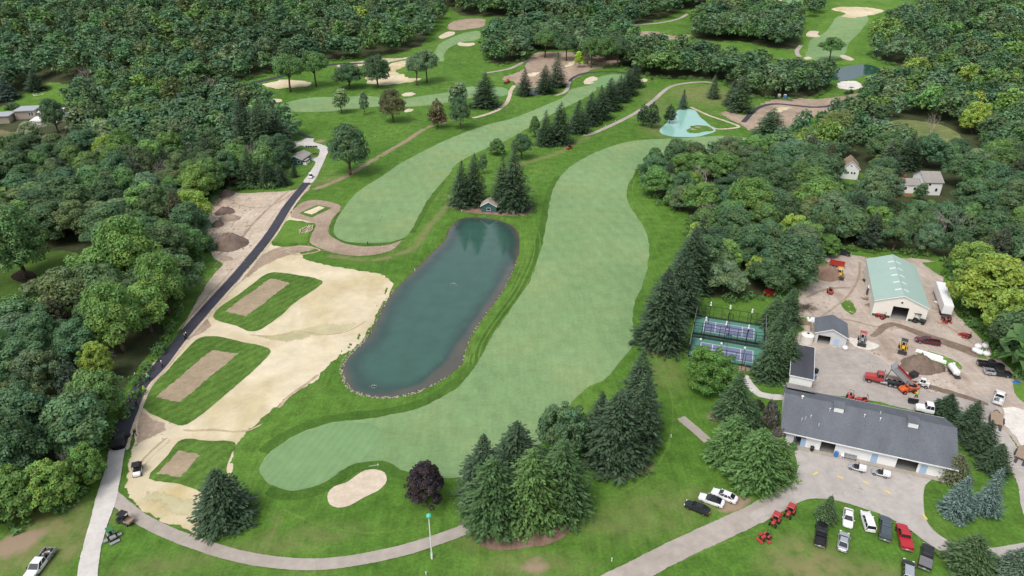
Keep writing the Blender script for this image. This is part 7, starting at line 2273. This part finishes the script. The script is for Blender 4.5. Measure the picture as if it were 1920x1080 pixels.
SINGLES = [
    ('elm0', 545, 172, 64, 96, MD, 'elm_tree', 'tall vase-shaped tree above the sandy tee, left of a pair'),
    ('elm0', 593, 162, 56, 90, MD, 'elm_tree', 'tall vase-shaped tree above the sandy tee, right of a pair'),
    ('oak0', 656, 166, 58, 117, DK, 'oak_tree', 'low dark spreading tree left of the sandy earthworks'),
    ('oak0', 708, 164, 56, 101, DK, 'oak_tree', 'dark round oak in front of the sandy earthworks'),
    ('elm0', 782, 160, 44, 97, GY, 'elm_tree', 'left of two touching grey-green trees on the upper left fairway'),
    ('elm0', 801, 155, 50, 88, GY, 'elm_tree', 'right of two touching grey-green trees on the upper left fairway'),
    ('wisp0', 641, 212, 40, 158, (0.11, 0.145, 0.075), 'willow_tree', 'pale wispy willow below the upper left fairway'),
    ('wisp0', 684, 215, 21, 164, GY, 'poplar_tree', 'slim pale columnar tree below the upper left fairway'),
    ('oak0', 737, 229, 53, 165, OL, 'beech_tree', 'bronze drooping tree below the upper left fairway'),
    ('thinpine0', 821, 240, 38, 185, (0.085, 0.066, 0.042), 'larch_tree', 'brownish conifer beside the dirt track'),
    ('wisp0', 860, 205, 50, 145, GY, 'ash_tree', 'grey-green tree behind a darker one by the dirt track'),
    ('oak0', 864, 241, 44, 180, DK, 'oak_tree', 'dark green tree in front of a grey-green one by the dirt track'),
    ('spruce0', 911, 204, 48, 135, SP, 'spruce_tree', 'broad dark spruce beside the round green'),
    ('spruce1', 985, 181, 28, 127, SP, 'spruce_tree', 'slim spruce left of the tiny pond'),
    ('spruce2', 1023, 177, 33, 122, SP, 'spruce_tree', 'spruce right of the tiny pond, lower of two'),
    ('spruce3', 1045, 165, 32, 96, SP, 'spruce_tree', 'tallest spruce right of the tiny pond'),
    ('wisp0', 1085, 127, 20, 90, (0.20, 0.27, 0.035), 'locust_tree', 'small bright lime tree in the brown earthworks'),
    ('oak0', 657, 328, 82, 233, DK, 'oak_tree', 'big round oak right of the little green house'),
    ('maple0', 932, 294, 37, 258, MD, 'maple_tree', 'small round maple left of a bigger one above the pump house'),
    ('oak0', 978, 298, 45, 250, DK, 'maple_tree', 'dark round maple above the pump house spruces'),
    ('wisp0', 906, 326, 20, 282, DK, 'birch_tree', 'slim tree behind the left pump house spruces'),
    ('spruce1', 868, 393, 50, 301, SP, 'spruce_tree', 'leftmost spruce beside the pump house'),
    ('spruce2', 893, 391, 52, 288, SP, 'spruce_tree', 'spruce just left of the pump house, second from left'),
    ('spruce0', 966, 402, 72, 281, SP, 'spruce_tree', 'right and larger of the two spruces right of the pump house'),
    ('spruce3', 944, 394, 50, 292, SP, 'spruce_tree', 'spruce directly behind the pump house, left of the large one'),
    ('maple0', 1003, 260, 27, 214, MD, 'maple_tree', 'round tree at the left end of the long spruce row'),
    ('spruce1', 1023, 276, 33, 207, SP, 'spruce_tree', 'first spruce at the lower left end of the long row'),
    ('spruce2', 1050, 273, 42, 192, SP, 'spruce_tree', 'tall second spruce of the long row, beside the round tree'),
    ('spruce3', 1084, 252, 38, 187, SP, 'spruce_tree', 'third spruce of the long row above the cart path'),
    ('spruce0', 1107, 237, 36, 172, SP, 'spruce_tree', 'fourth spruce of the long row above the cart path'),
    ('spruce1', 1126, 226, 38, 160, SP, 'spruce_tree', 'fifth spruce of the long row above the cart path'),
    ('spruce2', 1144, 208, 38, 146, SP, 'spruce_tree', 'sixth spruce of the long row above the cart path'),
    ('spruce3', 1162, 192, 36, 141, SP, 'spruce_tree', 'seventh spruce of the long row above the cart path'),
    ('spruce0', 1177, 180, 34, 128, SP, 'spruce_tree', 'eighth spruce of the long row above the cart path'),
    ('spruce1', 1191, 165, 28, 118, SP, 'spruce_tree', 'last spruce at the upper right end of the long row'),
    ('thinpine0', 1205, 236, 26, 195, SP, 'pine_tree', 'left of the small pines beside the turquoise pond'),
    ('thinpine0', 1222, 240, 30, 191, SP, 'pine_tree', 'middle of the small pines beside the turquoise pond'),
    ('thinpine0', 1255, 231, 25, 196, SP, 'pine_tree', 'lone small pine on the bank of the turquoise pond'),
    ('bluespruce0', 1280, 206, 22, 167, (0.055, 0.085, 0.06), 'spruce_tree', 'small spruce at the top of the turquoise pond'),
    ('bluespruce1', 1337, 187, 30, 140, (0.06, 0.085, 0.05), 'spruce_tree', 'grey-green conifer on the slope above the turquoise pond'),
    ('spruce2', 1387, 212, 42, 140, (0.05, 0.075, 0.04), 'spruce_tree', 'large olive conifer at the edge of the upper right earthworks'),
    ('spruce1', 1372, 200, 28, 148, (0.045, 0.072, 0.04), 'spruce_tree', 'narrow conifer behind the large olive one'),
    ('pine1', 1444, 266, 72, 203, (0.045, 0.082, 0.04), 'pine_tree', 'broad feathery pine below the upper right earthworks'),
    ('maple0', 800, 962, 84, 865, PU, 'purple_maple', 'dark purple maple behind the white lamp post'),
    ('spruce0', 425, 1004, 112, 880, SP, 'spruce_tree', 'lone big spruce beside the cart path at the bottom left'),
    ('spruce1', 908, 962, 100, 815, SP, 'spruce_tree', 'dark spruce at the upper left of the pine clump'),
    ('spruce3', 968, 925, 112, 790, SP, 'spruce_tree', 'tall dark spruce at the back of the pine clump'),
    ('pine0', 928, 1022, 142, 856, (0.042, 0.078, 0.030), 'pine_tree', 'front left pine of the clump on bark mulch'),
    ('pine1', 998, 1016, 128, 842, (0.060, 0.105, 0.033), 'pine_tree', 'lighter green middle pine of the clump on bark mulch'),
    ('pine2', 1054, 996, 128, 824, (0.045, 0.082, 0.031), 'pine_tree', 'right pine of the clump on bark mulch'),
    ('maple1', 1054, 880, 98, 757, DK, 'maple_tree', 'dark round tree between the pine clump and the spruce clump'),
    ('spruce0', 1152, 900, 122, 735, SP, 'spruce_tree', 'front spruce of the clump right of the fairway'),
    ('spruce2', 1192, 835, 92, 660, SP, 'spruce_tree', 'tallest spruce at the back of the clump right of the fairway'),
    ('spruce3', 1198, 862, 72, 700, SP, 'spruce_tree', 'right-hand spruce of the clump right of the fairway'),
    ('spruce1', 1125, 850, 70, 735, SP, 'spruce_tree', 'left-hand spruce of the clump right of the fairway'),
    ('spruce0', 1240, 668, 104, 502, SP, 'spruce_tree', 'front spruce of the row left of the courts'),
    ('spruce1', 1268, 606, 88, 462, SP, 'spruce_tree', 'second spruce of the row left of the courts'),
    ('spruce2', 1292, 560, 80, 425, SP, 'spruce_tree', 'third spruce of the row left of the courts'),
    ('spruce3', 1308, 520, 72, 402, SP, 'spruce_tree', 'fourth spruce of the row left of the courts'),
    ('maple1', 1326, 755, 94, 652, (0.062, 0.115, 0.028), 'maple_tree', 'dense round maple at the foot of the courts'),
    ('spruce1', 1376, 808, 74, 697, (0.045, 0.078, 0.036), 'spruce_tree', 'spruce below the round maple at the courts'),
    ('spruce2', 1404, 808, 44, 748, (0.045, 0.078, 0.036), 'spruce_tree', 'small spruce between the pines and the dark shrubs'),
    ('pine1', 1368, 895, 100, 778, (0.055, 0.102, 0.034), 'pine_tree', 'back left pine of the clump above the white cars'),
    ('pine0', 1412, 938, 118, 806, (0.056, 0.105, 0.034), 'pine_tree', 'front pine of the clump above the white cars'),
    ('pine2', 1452, 918, 86, 822, (0.066, 0.118, 0.034), 'pine_tree', 'right pine of the clump above the white cars'),
    ('spruce0', 1441, 722, 66, 622, (0.042, 0.072, 0.036), 'spruce_tree', 'front spruce of the clump right of the courts'),
    ('spruce3', 1472, 704, 54, 607, (0.046, 0.078, 0.036), 'spruce_tree', 'spruce of the courts clump nearest the dark roofed shed'),
    ('spruce1', 1458, 668, 56, 574, (0.042, 0.072, 0.036), 'spruce_tree', 'middle spruce of the clump right of the courts'),
    ('spruce2', 1448, 625, 52, 556, (0.046, 0.078, 0.036), 'spruce_tree', 'back left spruce of the clump right of the courts'),
    ('spruce0', 1476, 618, 52, 540, (0.042, 0.072, 0.036), 'spruce_tree', 'back right spruce of the clump right of the courts'),
    ('spruce1', 1771, 790, 52, 738, SP, 'spruce_tree', 'spruce behind the long building, left of its group'),
    ('spruce2', 1812, 832, 56, 752, SP, 'spruce_tree', 'tall spruce right of the long building'),
    ('spruce3', 1838, 862, 58, 788, SP, 'spruce_tree', 'spruce behind the blue spruces, third from left'),
    ('spruce0', 1862, 895, 56, 832, SP, 'spruce_tree', 'spruce behind the right blue spruce'),
    ('bluespruce0', 1788, 915, 66, 852, (0.080, 0.088, 0.05), 'spruce_tree', 'brownish olive spruce at the corner of the long building'),
    ('bluespruce0', 1790, 983, 66, 894, BL, 'blue_spruce', 'left of the two blue spruces on the lawn'),
    ('bluespruce1', 1846, 975, 56, 878, BL, 'blue_spruce', 'right of the two blue spruces on the lawn'),
    ('bluespruce1', 1548, 988, 46, 930, (0.045, 0.075, 0.032), 'spruce_tree', 'small spruce in front of the black pickup'),
    ('bluespruce0', 1815, 1092, 100, 1005, (0.048, 0.078, 0.034), 'spruce_tree', 'spruce at the bottom right corner'),
    ('bluespruce1', 1902, 1110, 90, 1030, (0.06, 0.085, 0.06), 'spruce_tree', 'spruce cut by the bottom right corner of the picture'),
    ('spruce2', 553, 334, 15, 306, SP, 'spruce_tree', 'tiny spruce on the lawn of the little green house'),
    ('spruce1', 528, 352, 34, 306, SP, 'spruce_tree', 'small dark spruce at the edge of the left wood'),
    ('spruce0', 506, 354, 40, 298, SP, 'spruce_tree', 'spruce second from the little green house'),
    ('spruce3', 470, 354, 48, 284, (0.045, 0.075, 0.038), 'spruce_tree', 'spruce at the wood edge above the bare dirt'),
    ('spruce2', 466, 296, 50, 176, SP, 'spruce_tree', 'left of three tall dark conifers behind the little green house'),
    ('spruce0', 500, 300, 58, 182, SP, 'spruce_tree', 'middle of three tall dark conifers behind the little green house'),
    ('spruce1', 527, 292, 50, 196, SP, 'spruce_tree', 'right of three tall dark conifers behind the little green house'),
    ('maple0', 488, 296, 40, 243, YG, 'maple_tree', 'bright yellow-green tree behind the little green house'),
    ('elm0', 1555, 114, 44, 66, MD, 'oak_tree', 'open-crowned oak above the small dark pond'),
    ('oak0', 48, 522, 120, 388, MD, 'oak_tree', 'big tree on dark mulch in the shaded lawn'),
    ('maple1', 1842, 618, 126, 476, (0.150, 0.185, 0.040), 'maple_tree', 'huge bright yellow-green tree beside the white semi trailer'),
    ('maple1', 1880, 660, 90, 540, (0.130, 0.170, 0.040), 'maple_tree', 'yellow-green tree at the right edge of the yard'),
    ('maple1', 1548, 488, 54, 440, (0.06, 0.105, 0.03), 'maple_tree', 'bushy tree behind the black car in the yard'),
    ('oak0', 365, 425, 90, 355, (0.145, 0.185, 0.040), 'maple_tree', 'yellow-green tree beside the bare dirt clearing'),
    ('maple1', 1483, 464, 62, 400, YG, 'maple_tree', 'bright lime tree left of the yard, beside a bare dead tree'),
    ('maple1', 1310, 476, 52, 416, YG, 'maple_tree', 'lime tree behind the spruce row left of the courts'),
    ('maple1', 1352, 530, 78, 448, LT, 'maple_tree', 'yellowish round tree just above the courts, left of two'),
    ('maple1', 1420, 535, 56, 480, YG, 'maple_tree', 'lime tree just above the courts, right of two'),
    ('oak0', 1400, 415, 96, 330, LT, 'maple_tree', 'broad light green tree in the middle of the right wood'),
    ('oak0', 1530, 412, 100, 335, LT, 'maple_tree', 'broad light green tree between the lime tree and the small white house'),
    ('maple1', 1635, 455, 70, 385, LT, 'maple_tree', 'light green tree behind the green roofed barn'),
    ('maple1', 1822, 255, 60, 188, YG, 'maple_tree', 'lime tree right of the meadow clearing'),
    ('oak0', 262, 545, 120, 400, LT, 'maple_tree', 'tall light green tree left of the big soil heap'),
    ('oak0', 318, 590, 100, 470, LT, 'maple_tree', 'light green tree at the wood edge above the upper tee mound'),
    ('oak0', 232, 660, 110, 525, LT, 'maple_tree', 'light green tree in the left wood beside the middle tee mound'),
    ('maple1', 192, 725, 60, 640, YG, 'maple_tree', 'lime tree in the left wood beside the fresh asphalt'),
    ('oak0', 210, 310, 60, 252, YG, 'maple_tree', 'lime tree in the scrub right of the white terrace'),
    ('elm0', 1022, 108, 46, 52, MD, 'elm_tree', 'leftmost tree standing in the top middle earthworks'),
    ('elm0', 1062, 114, 42, 58, DK, 'elm_tree', 'second tree from the left in the top middle earthworks'),
    ('elm0', 1108, 127, 42, 64, MD, 'elm_tree', 'third tree from the left in the top middle earthworks'),
    ('elm0', 1132, 128, 42, 62, MD, 'elm_tree', 'fourth tree from the left in the top middle earthworks'),
    ('elm0', 1158, 126, 42, 64, DK, 'elm_tree', 'rightmost tree standing in the top middle earthworks'),
    ('maple1', 30, 1000, 120, 880, (0.075, 0.12, 0.035), 'maple_tree', 'bushy tree above the white work truck at the bottom left'),
    ('maple1', 105, 975, 100, 868, (0.10, 0.15, 0.04), 'maple_tree', 'light green bushy tree between the work truck and the dead tree'),
    ('maple1', 172, 920, 72, 835, (0.075, 0.125, 0.035), 'maple_tree', 'small bushy tree beside the pale drive below the paver'),
    ('oak0', 40, 920, 130, 780, DK, 'oak_tree', 'large dark tree behind the bushy ones at the bottom left'),
    ('bluespruce0', 15, 190, 50, 145, (0.05, 0.078, 0.065), 'spruce_tree', 'bluish conifer at the left edge behind the house lawn'),
    ('spruce1', 70, 172, 32, 130, SP, 'spruce_tree', 'dark conifer behind the house lawn'),
    ('oak0', 110, 250, 50, 183, DK, 'oak_tree', 'dark spreading tree beside the white terrace'),
    ('wisp0', 62, 268, 52, 222, (0.12, 0.14, 0.09), 'poplar_tree', 'silvery tree in front of the modern house'),
    ('bluespruce1', 345, 215, 26, 172, (0.06, 0.09, 0.09), 'spruce_tree', 'bluish spruce in the left wood'),
    ('spruce1', 1660, 330, 50, 262, (0.06, 0.08, 0.05), 'pine_tree', 'grey-green conifer between the two white houses'),
    ('spruce0', 1698, 322, 46, 245, SP, 'spruce_tree', 'tall dark conifer behind the white farmhouse'),
    ('oak0', 1627, 400, 74, 312, (0.085, 0.12, 0.065), 'ash_tree', 'silvery green tree in front of the small white house'),
    ('wisp0', 1722, 378, 30, 338, DK, 'spruce_tree', 'small dark tree in front of the white farmhouse'),
    ('wisp0', 1526, 262, 56, 240, (0.17, 0.175, 0.12), 'willow_tree', 'silvery white-green bush below the upper right earthworks'),
    ('oak0', 1565, 262, 80, 205, (0.11, 0.13, 0.05), 'willow_tree', 'broad olive tree below the upper right earthworks'),
]
CROWD = {}
for s in SINGLES:
    tree_px(s[0], s[1], s[2], s[3], s[4], s[5], s[6], s[7])

for i, (px, py, w, top, lb) in enumerate([(1758, 450, 56, 364, 'bare grey dead tree in the right wood, left of a pair'), (1795, 455, 62, 366, 'bare grey dead tree in the right wood, right of a pair'), (136, 905, 56, 832, 'bare dead tree beside the asphalt path at the lower left'),
                                          (1325, 420, 40, 368, 'bare dead tree in the wood above the courts'), (1478, 395, 36, 345, 'bare dead tree among green crowns left of the yard'), (362, 300, 40, 250, 'bare grey tree in the left wood'), (395, 175, 34, 135, 'bare grey tree at the edge of the far left path'),
                                          (155, 290, 36, 258, 'bare grey shrubby tree near the white house terrace'), (1868, 430, 36, 385, 'bare dead tree near the right edge'), (1745, 250, 30, 200, 'thin dead tree above the meadow clearing'), (165, 150, 30, 120, 'bare tree beside the house lawn'), (1620, 250, 26, 205, 'bare tree left of the meadow clearing'), (210, 700, 40, 630, 'bare grey tree in the wood edge beside the asphalt path')]):
    p = G(px, py); zc = proj(p)[2]
    root = thing('dead_tree', lb, 'tree', (p.x, p.y, hz1(p.x, p.y)), i * 1.3)
    H = height_for(p, top)
    k = H / 11.0
    wd = max(w * zc / FOC / 7.5, k * 0.6)
    root.scale = (wd, wd, k)
    link('branches', DEAD[i % 4], root)
    TREES_DONE.append((p.x, p.y, 7.5))
    TREES_DONE.append((p.x * 0.97, p.y * 0.97, 7.5))

for i, (px, py, w, top, col, lb) in enumerate([(1440, 800, 34, 742, (0.10, 0.088, 0.08), 'dark smoky shrub beside the long building, upper of two'), (1455, 832, 36, 798, (0.11, 0.095, 0.088), 'dark smoky shrub at the left end of the long building'),
                                               (1420, 770, 22, 745, (0.045, 0.05, 0.03), 'low dark shrub on the walk to the courts'), (1486, 842, 18, 828, MD, 'low green shrub at the corner of the forecourt'), (1222, 150, 6, 141, DK, 'small round shrub beside the cart path'),
                                               (395, 470, 26, 435, DK, 'dark bush beside the soil heap'), (1245, 350, 46, 305, (0.14, 0.165, 0.045), 'yellowish bush at the left tip of the right wood'), (1262, 385, 40, 345, MD, 'green bush at the wood edge beside the fairway'),
                                               (25, 205, 30, 190, DK, 'rounded bush behind the modern house')]):
    p = G(px, py); zc = proj(p)[2]
    root = thing('shrub', lb, 'shrub', (p.x, p.y, hz1(p.x, p.y)), i * 1.1)
    H = max(height_for(p, top), 0.8)
    root.scale = (w * zc / FOC / 4.4, w * zc / FOC / 4.4, H / 2.8)
    link('foliage', shrub_me[i % 3], root).color = (*col, 1)

# ---- the woods
cand = []
rw = np.random.default_rng(77)


def fill(key, space, inset, hr, far_space=None):
    poly = WOODS[key]
    xs = [p.x for p in poly]; ys = [p.y for p in poly]
    n = 110000
    X = rw.uniform(max(min(xs), -700), min(max(xs), 700), n); Y = rw.uniform(max(min(ys), 55), min(max(ys), 900), n)
    ok = sdf(poly, X, Y) < -inset
    for h in HOLEW:
        ok &= sdf(h, X, Y) > 2.5
    X, Y = X[ok], Y[ok]
    # keep what the camera (or one a little to the side) can see
    u = np.abs(X) / np.maximum(Y, 1)
    k = u < 0.86 + 42 / np.maximum(Y, 1)
    X, Y = X[k], Y[k]
    cell = {}
    out = []
    for (a, b, r) in TREES_DONE:
        cell.setdefault((int(a // 12), int(b // 12)), []).append((a, b, r * 0.55 + 2.2))
    for x, y in zip(X, Y):
        sp = space + (far_space - space) * min(max((y - 250) / 350, 0), 1) if far_space else space
        sp *= rw.uniform(0.85, 1.2)
        ci, cj = int(x // 12), int(y // 12)
        good = True
        for i in range(ci - 1, ci + 2):
            for j in range(cj - 1, cj + 2):
                for (a, b, r) in cell.get((i, j), ()):
                    if (a - x) ** 2 + (b - y) ** 2 < max(sp, r) ** 2:
                        good = False; break
                if not good: break
            if not good: break
        if good:
            cell.setdefault((ci, cj), []).append((x, y, 0)); out.append((x, y))
    for x, y in out:
        cand.append((x, y, rw.uniform(*hr) * (1 + 0.25 * min(max((y - 330) / 250, 0), 1) if key in ('FL', 'FR') else 1), key))


fill('FL', 7.9, 2.2, (12.0, 18.5), 14.0)
fill('FR', 7.7, 2.2, (10.5, 17.0), 14.0)
WOODS['H1'] = [G(*p).xy for p in [(1565, 355), (1634, 355), (1642, 410), (1556, 410)]]
WOODS['H2'] = [G(*p).xy for p in [(1664, 392), (1790, 392), (1802, 432), (1660, 432)]]
_hw = HOLEW; HOLEW = []
fill('H1', 4.5, 0.3, (3.0, 5.0)); fill('H2', 4.5, 0.3, (3.5, 5.5))
HOLEW = _hw
cand = [(x, y, h, 'FR' if k_ in ('H1', 'H2') else k_) for x, y, h, k_ in cand]
fill('FM1', 9.5, 3.5, (16, 21), 11)
fill('FM2', 11, 3.5, (17, 22))
fill('FM3', 13, 3.0, (18, 24))
fill('FM4', 11, 3.0, (16, 21))
print('wood trees', len(cand))


def wood_col(x, y, key):
    n = noise.noise((x * 0.018, y * 0.018, 2.0)) + 0.5 * noise.noise((x * 0.07, y * 0.07, 5.0))
    r = rw.random()
    q = r + 0.45 * n
    if key.startswith('FM'):
        q -= 0.22
    elif y > 300 and key == 'FL':
        q -= 0.14
    if q < 0.18: c, nm = DK, 'dark'
    elif q < 0.46: c, nm = (0.084, 0.136, 0.066), 'deep'
    elif q < 0.68: c, nm = MD, 'mid'
    elif q < 0.80: c, nm = GY, 'grey'
    elif q < 0.90: c, nm = (0.102, 0.128, 0.058), 'olive'
    elif q < 1.08: c, nm = LT, 'light'
    else: c, nm = (0.195, 0.250, 0.060), 'lime'
    j = rw.uniform(0.78, 1.16)
    h = rw.uniform(-0.13, 0.09)
    return (c[0] * j * (1 + h), c[1] * j, c[2] * j * (1 - h)), nm


HUEW = dict(dark='dark green broadleaf', deep='deep green broadleaf', mid='mid green broadleaf', grey='grey-green broadleaf', light='light green broadleaf', lime='yellow-green broadleaf', olive='olive broadleaf', dead='bare dead', pine='narrow pine')
LAND = dict(
    FL=[('the asphalt paver', 220, 832), ('the lower left dead tree', 136, 905), ('the big dark soil heap', 431, 458), ('the shaded lawn', 90, 545), ('the modern house', 42, 225), ('the little teal house', 556, 300), ('the middle tee mound', 330, 680),
        ('the upper tee mound', 420, 560), ('the white work truck', 75, 1055), ('the dirt clearing', 420, 370), ('the far asphalt path', 490, 152), ('the big tree on dark mulch', 45, 522), ('the three tall conifers', 500, 300), ('the dry house lawn', 165, 172), ('the left edge under the modern house', 10, 360), ('the left edge under the shaded lawn', 10, 720), ('the scrub by the white terrace', 240, 250)],
    FR=[('the paddle courts', 1370, 610), ('the green roofed barn', 1685, 510), ('the white semi trailer', 1775, 545), ('the black car in the yard', 1580, 475), ('the small white house', 1595, 325), ('the white farmhouse', 1735, 350), ('the meadow clearing', 1735, 255), ('the fourth spruce beside the courts', 1308, 520), ('the white bulk bags', 1840, 660),
        ('the pair of grey dead trees', 1775, 440), ('the left tip of the right wood', 1215, 340), ('the broad feathery pine', 1444, 264), ('the small dark pond', 1605, 140), ('the blue tarpaulin', 1906, 718), ('the right edge above the yard', 1900, 420), ('the right edge above the farmhouse', 1900, 230), ('the dead tree above the courts', 1325, 420)],
    FM1=[('the brown earthworks', 1050, 120), ('the turquoise pond', 1290, 215), ('the tiny pond', 1000, 172), ('the portable toilets', 1465, 186), ('the oval bunker', 1108, 150), ('the far fairway', 860, 85), ('the spruce row end', 1191, 165)],
    FM2=[('the top grove lawn', 1430, 100)], FM3=[('the top picture edge', 1000, 20)], FM4=[('the top right fairway', 1560, 50)])
LANDW = {k: [(n, G(x, y)) for n, x, y in v] for k, v in LAND.items()}
ORD = ['nearest', 'second nearest', 'third nearest', 'fourth nearest', 'fifth nearest', 'sixth nearest', 'seventh nearest', 'eighth nearest', 'ninth nearest', 'tenth nearest', 'eleventh nearest', 'twelfth nearest', 'thirteenth nearest', 'fourteenth nearest', 'fifteenth nearest', 'sixteenth nearest', 'seventeenth nearest', 'eighteenth nearest']
TREELIST = []


def wood_labels():
    groups = {}
    for root, nm, key in TREELIST:
        l = min(LANDW[key], key=lambda q: (q[1].x - root.location.x) ** 2 + (q[1].y - root.location.y) ** 2)
        d = math.hypot(l[1].x - root.location.x, l[1].y - root.location.y)
        groups.setdefault((nm, l[0]), []).append((d, root))
    for (nm, land), v in groups.items():
        v.sort(key=lambda q: q[0])
        for i, (d, root) in enumerate(v):
            if len(v) == 1:
                root['label'] = 'only %s tree near %s' % (HUEW[nm], land)
            else:
                root['label'] = '%s tree, %s such tree to %s' % (HUEW[nm], ORD[min(i, 17)], land)
            root['group'] = 'trees of the woods'


scored = []
for (x, y, h, key) in cand:
    z = float(hbase(x, y))
    px, py, zc = proj((x, y, z + h * 0.8))
    vis = -30 < px < 1950 and -15 < py < 1100
    scored.append((zc if vis else zc + 2000, x, y, h, key))
scored.sort()
IND = 300
VS, FS, CS, off = [], [], [], 0
LOW = []
for i in range(5):
    V, F, c = broad(200 + i, 16, 6.2, .14, 36, 23, 0.72, ('round', 'tall', 'flat', 'round', 'tall')[i], puff=0.33)
    LOW.append((V, F, c))
XLOW = []
for i in range(3):
    XLOW.append(broad(220 + i, 16, 6.2, .14, 14, 7, 1.8, ('round', 'tall', 'flat')[i], puff=0.45))
FAR = [broad(230 + i, 16, 6.2, .14, 34, 20, 0.76, ('round', 'tall', 'flat', 'round', 'flat')[i], puff=0.31) for i in range(5)]
for n, (zc, x, y, h, key) in enumerate(scored):
    col, nm = wood_col(x, y, key)
    w = min(h, 21) * rw.uniform(0.70, 1.18)
    if n < IND:
        rq = rw.random()
        if rq < 0.045:
            root = thing('dead_tree', 'dead tree', 'tree', (x, y, hz1(x, y)), rw.uniform(0, 6.28))
            root.scale = (w / 9.5, w / 9.5, h * 1.05 / 11)
            link('branches', DEAD[int(rw.integers(0, 4))], root)
            TREELIST.append((root, 'dead', key))
        elif rq < 0.125:
            nm = 'pine'
            pc = [(0.07, 0.085, 0.055), (0.05, 0.075, 0.05), (0.085, 0.09, 0.055)][int(rw.integers(0, 3))]
            TREELIST.append((tree_at('woodpine%d' % rw.integers(0, 3), Vector((x, y)), h * 0.95, w * 0.62, pc, 'pine_tree', 'pine tree'), nm, key))
        else:
            TREELIST.append((tree_at('wood%d' % rw.integers(0, 6), Vector((x, y)), h, w, col, 'broadleaf_tree', 'broadleaf tree'), nm, key))
    else:
        V, F, c = LOW[int(rw.integers(0, 5))] if zc < 430 else (FAR[int(rw.integers(0, 5))] if zc < 1500 else XLOW[int(rw.integers(0, 3))])
        a = rw.uniform(0, 6.28)
        ca, sa = math.cos(a), math.sin(a)
        s = w / 12.4
        P = np.column_stack([(V[:, 0] * ca - V[:, 1] * sa) * s + x, (V[:, 0] * sa + V[:, 1] * ca) * s + y, V[:, 2] * h / 16 + float(hbase(x, y))])
        VS.append(P); FS.append(F + off); off += len(P)
        CS.append(c * np.array([*col, 1.0]))
me = np_mesh('distant_woodland', np.concatenate(VS), np.concatenate(FS), M_LEAF, {'tint': ('FLOAT_COLOR', 'POINT', np.concatenate(CS))})
tag(link('distant_woodland', me), 'distant mass of woodland crowns behind the nearer trees', 'woodland', kind='stuff')

wood_labels()

# ---- undergrowth along the wood edges
C, rad = [], []
for key in ('FL', 'FR', 'FM1', 'FM2', 'FM3'):
    poly = WOODS[key]
    for a, b in zip(poly, poly[1:] + poly[:1]):
        m = (a + b) / 2
        if abs(m.x) > 0.95 * m.y + 30 or m.y > 560: continue
        L = (b - a).length
        k = int(L / 1.9)
        nrm = Vector((-(b - a).y, (b - a).x)).normalized()
        for j in range(k):
            p = a.lerp(b, (j + rw.random()) / max(k, 1))
            q = p + nrm * rw.normal(0.0, 1.6)
            if float(sdf(poly, np.array([q.x]), np.array([q.y]))[0]) > 1.0: continue
            r = rw.uniform(0.8, 2.2)
            C.append([q.x, q.y, hz1(q.x, q.y) + r * 0.35]); rad.append(r)
C = np.array(C); rad = np.array(rad)
V, F, c = puffs(C, rad, 70, 0.33, rw, flat=0.9, low=-0.2)
c = c * np.array([0.085, 0.145, 0.048, 1.0])
tag(link('undergrowth', np_mesh('undergrowth', V, F, M_LEAF, {'tint': ('FLOAT_COLOR', 'POINT', c)})), 'bushy undergrowth along the edges of the woods', 'undergrowth', kind='stuff')
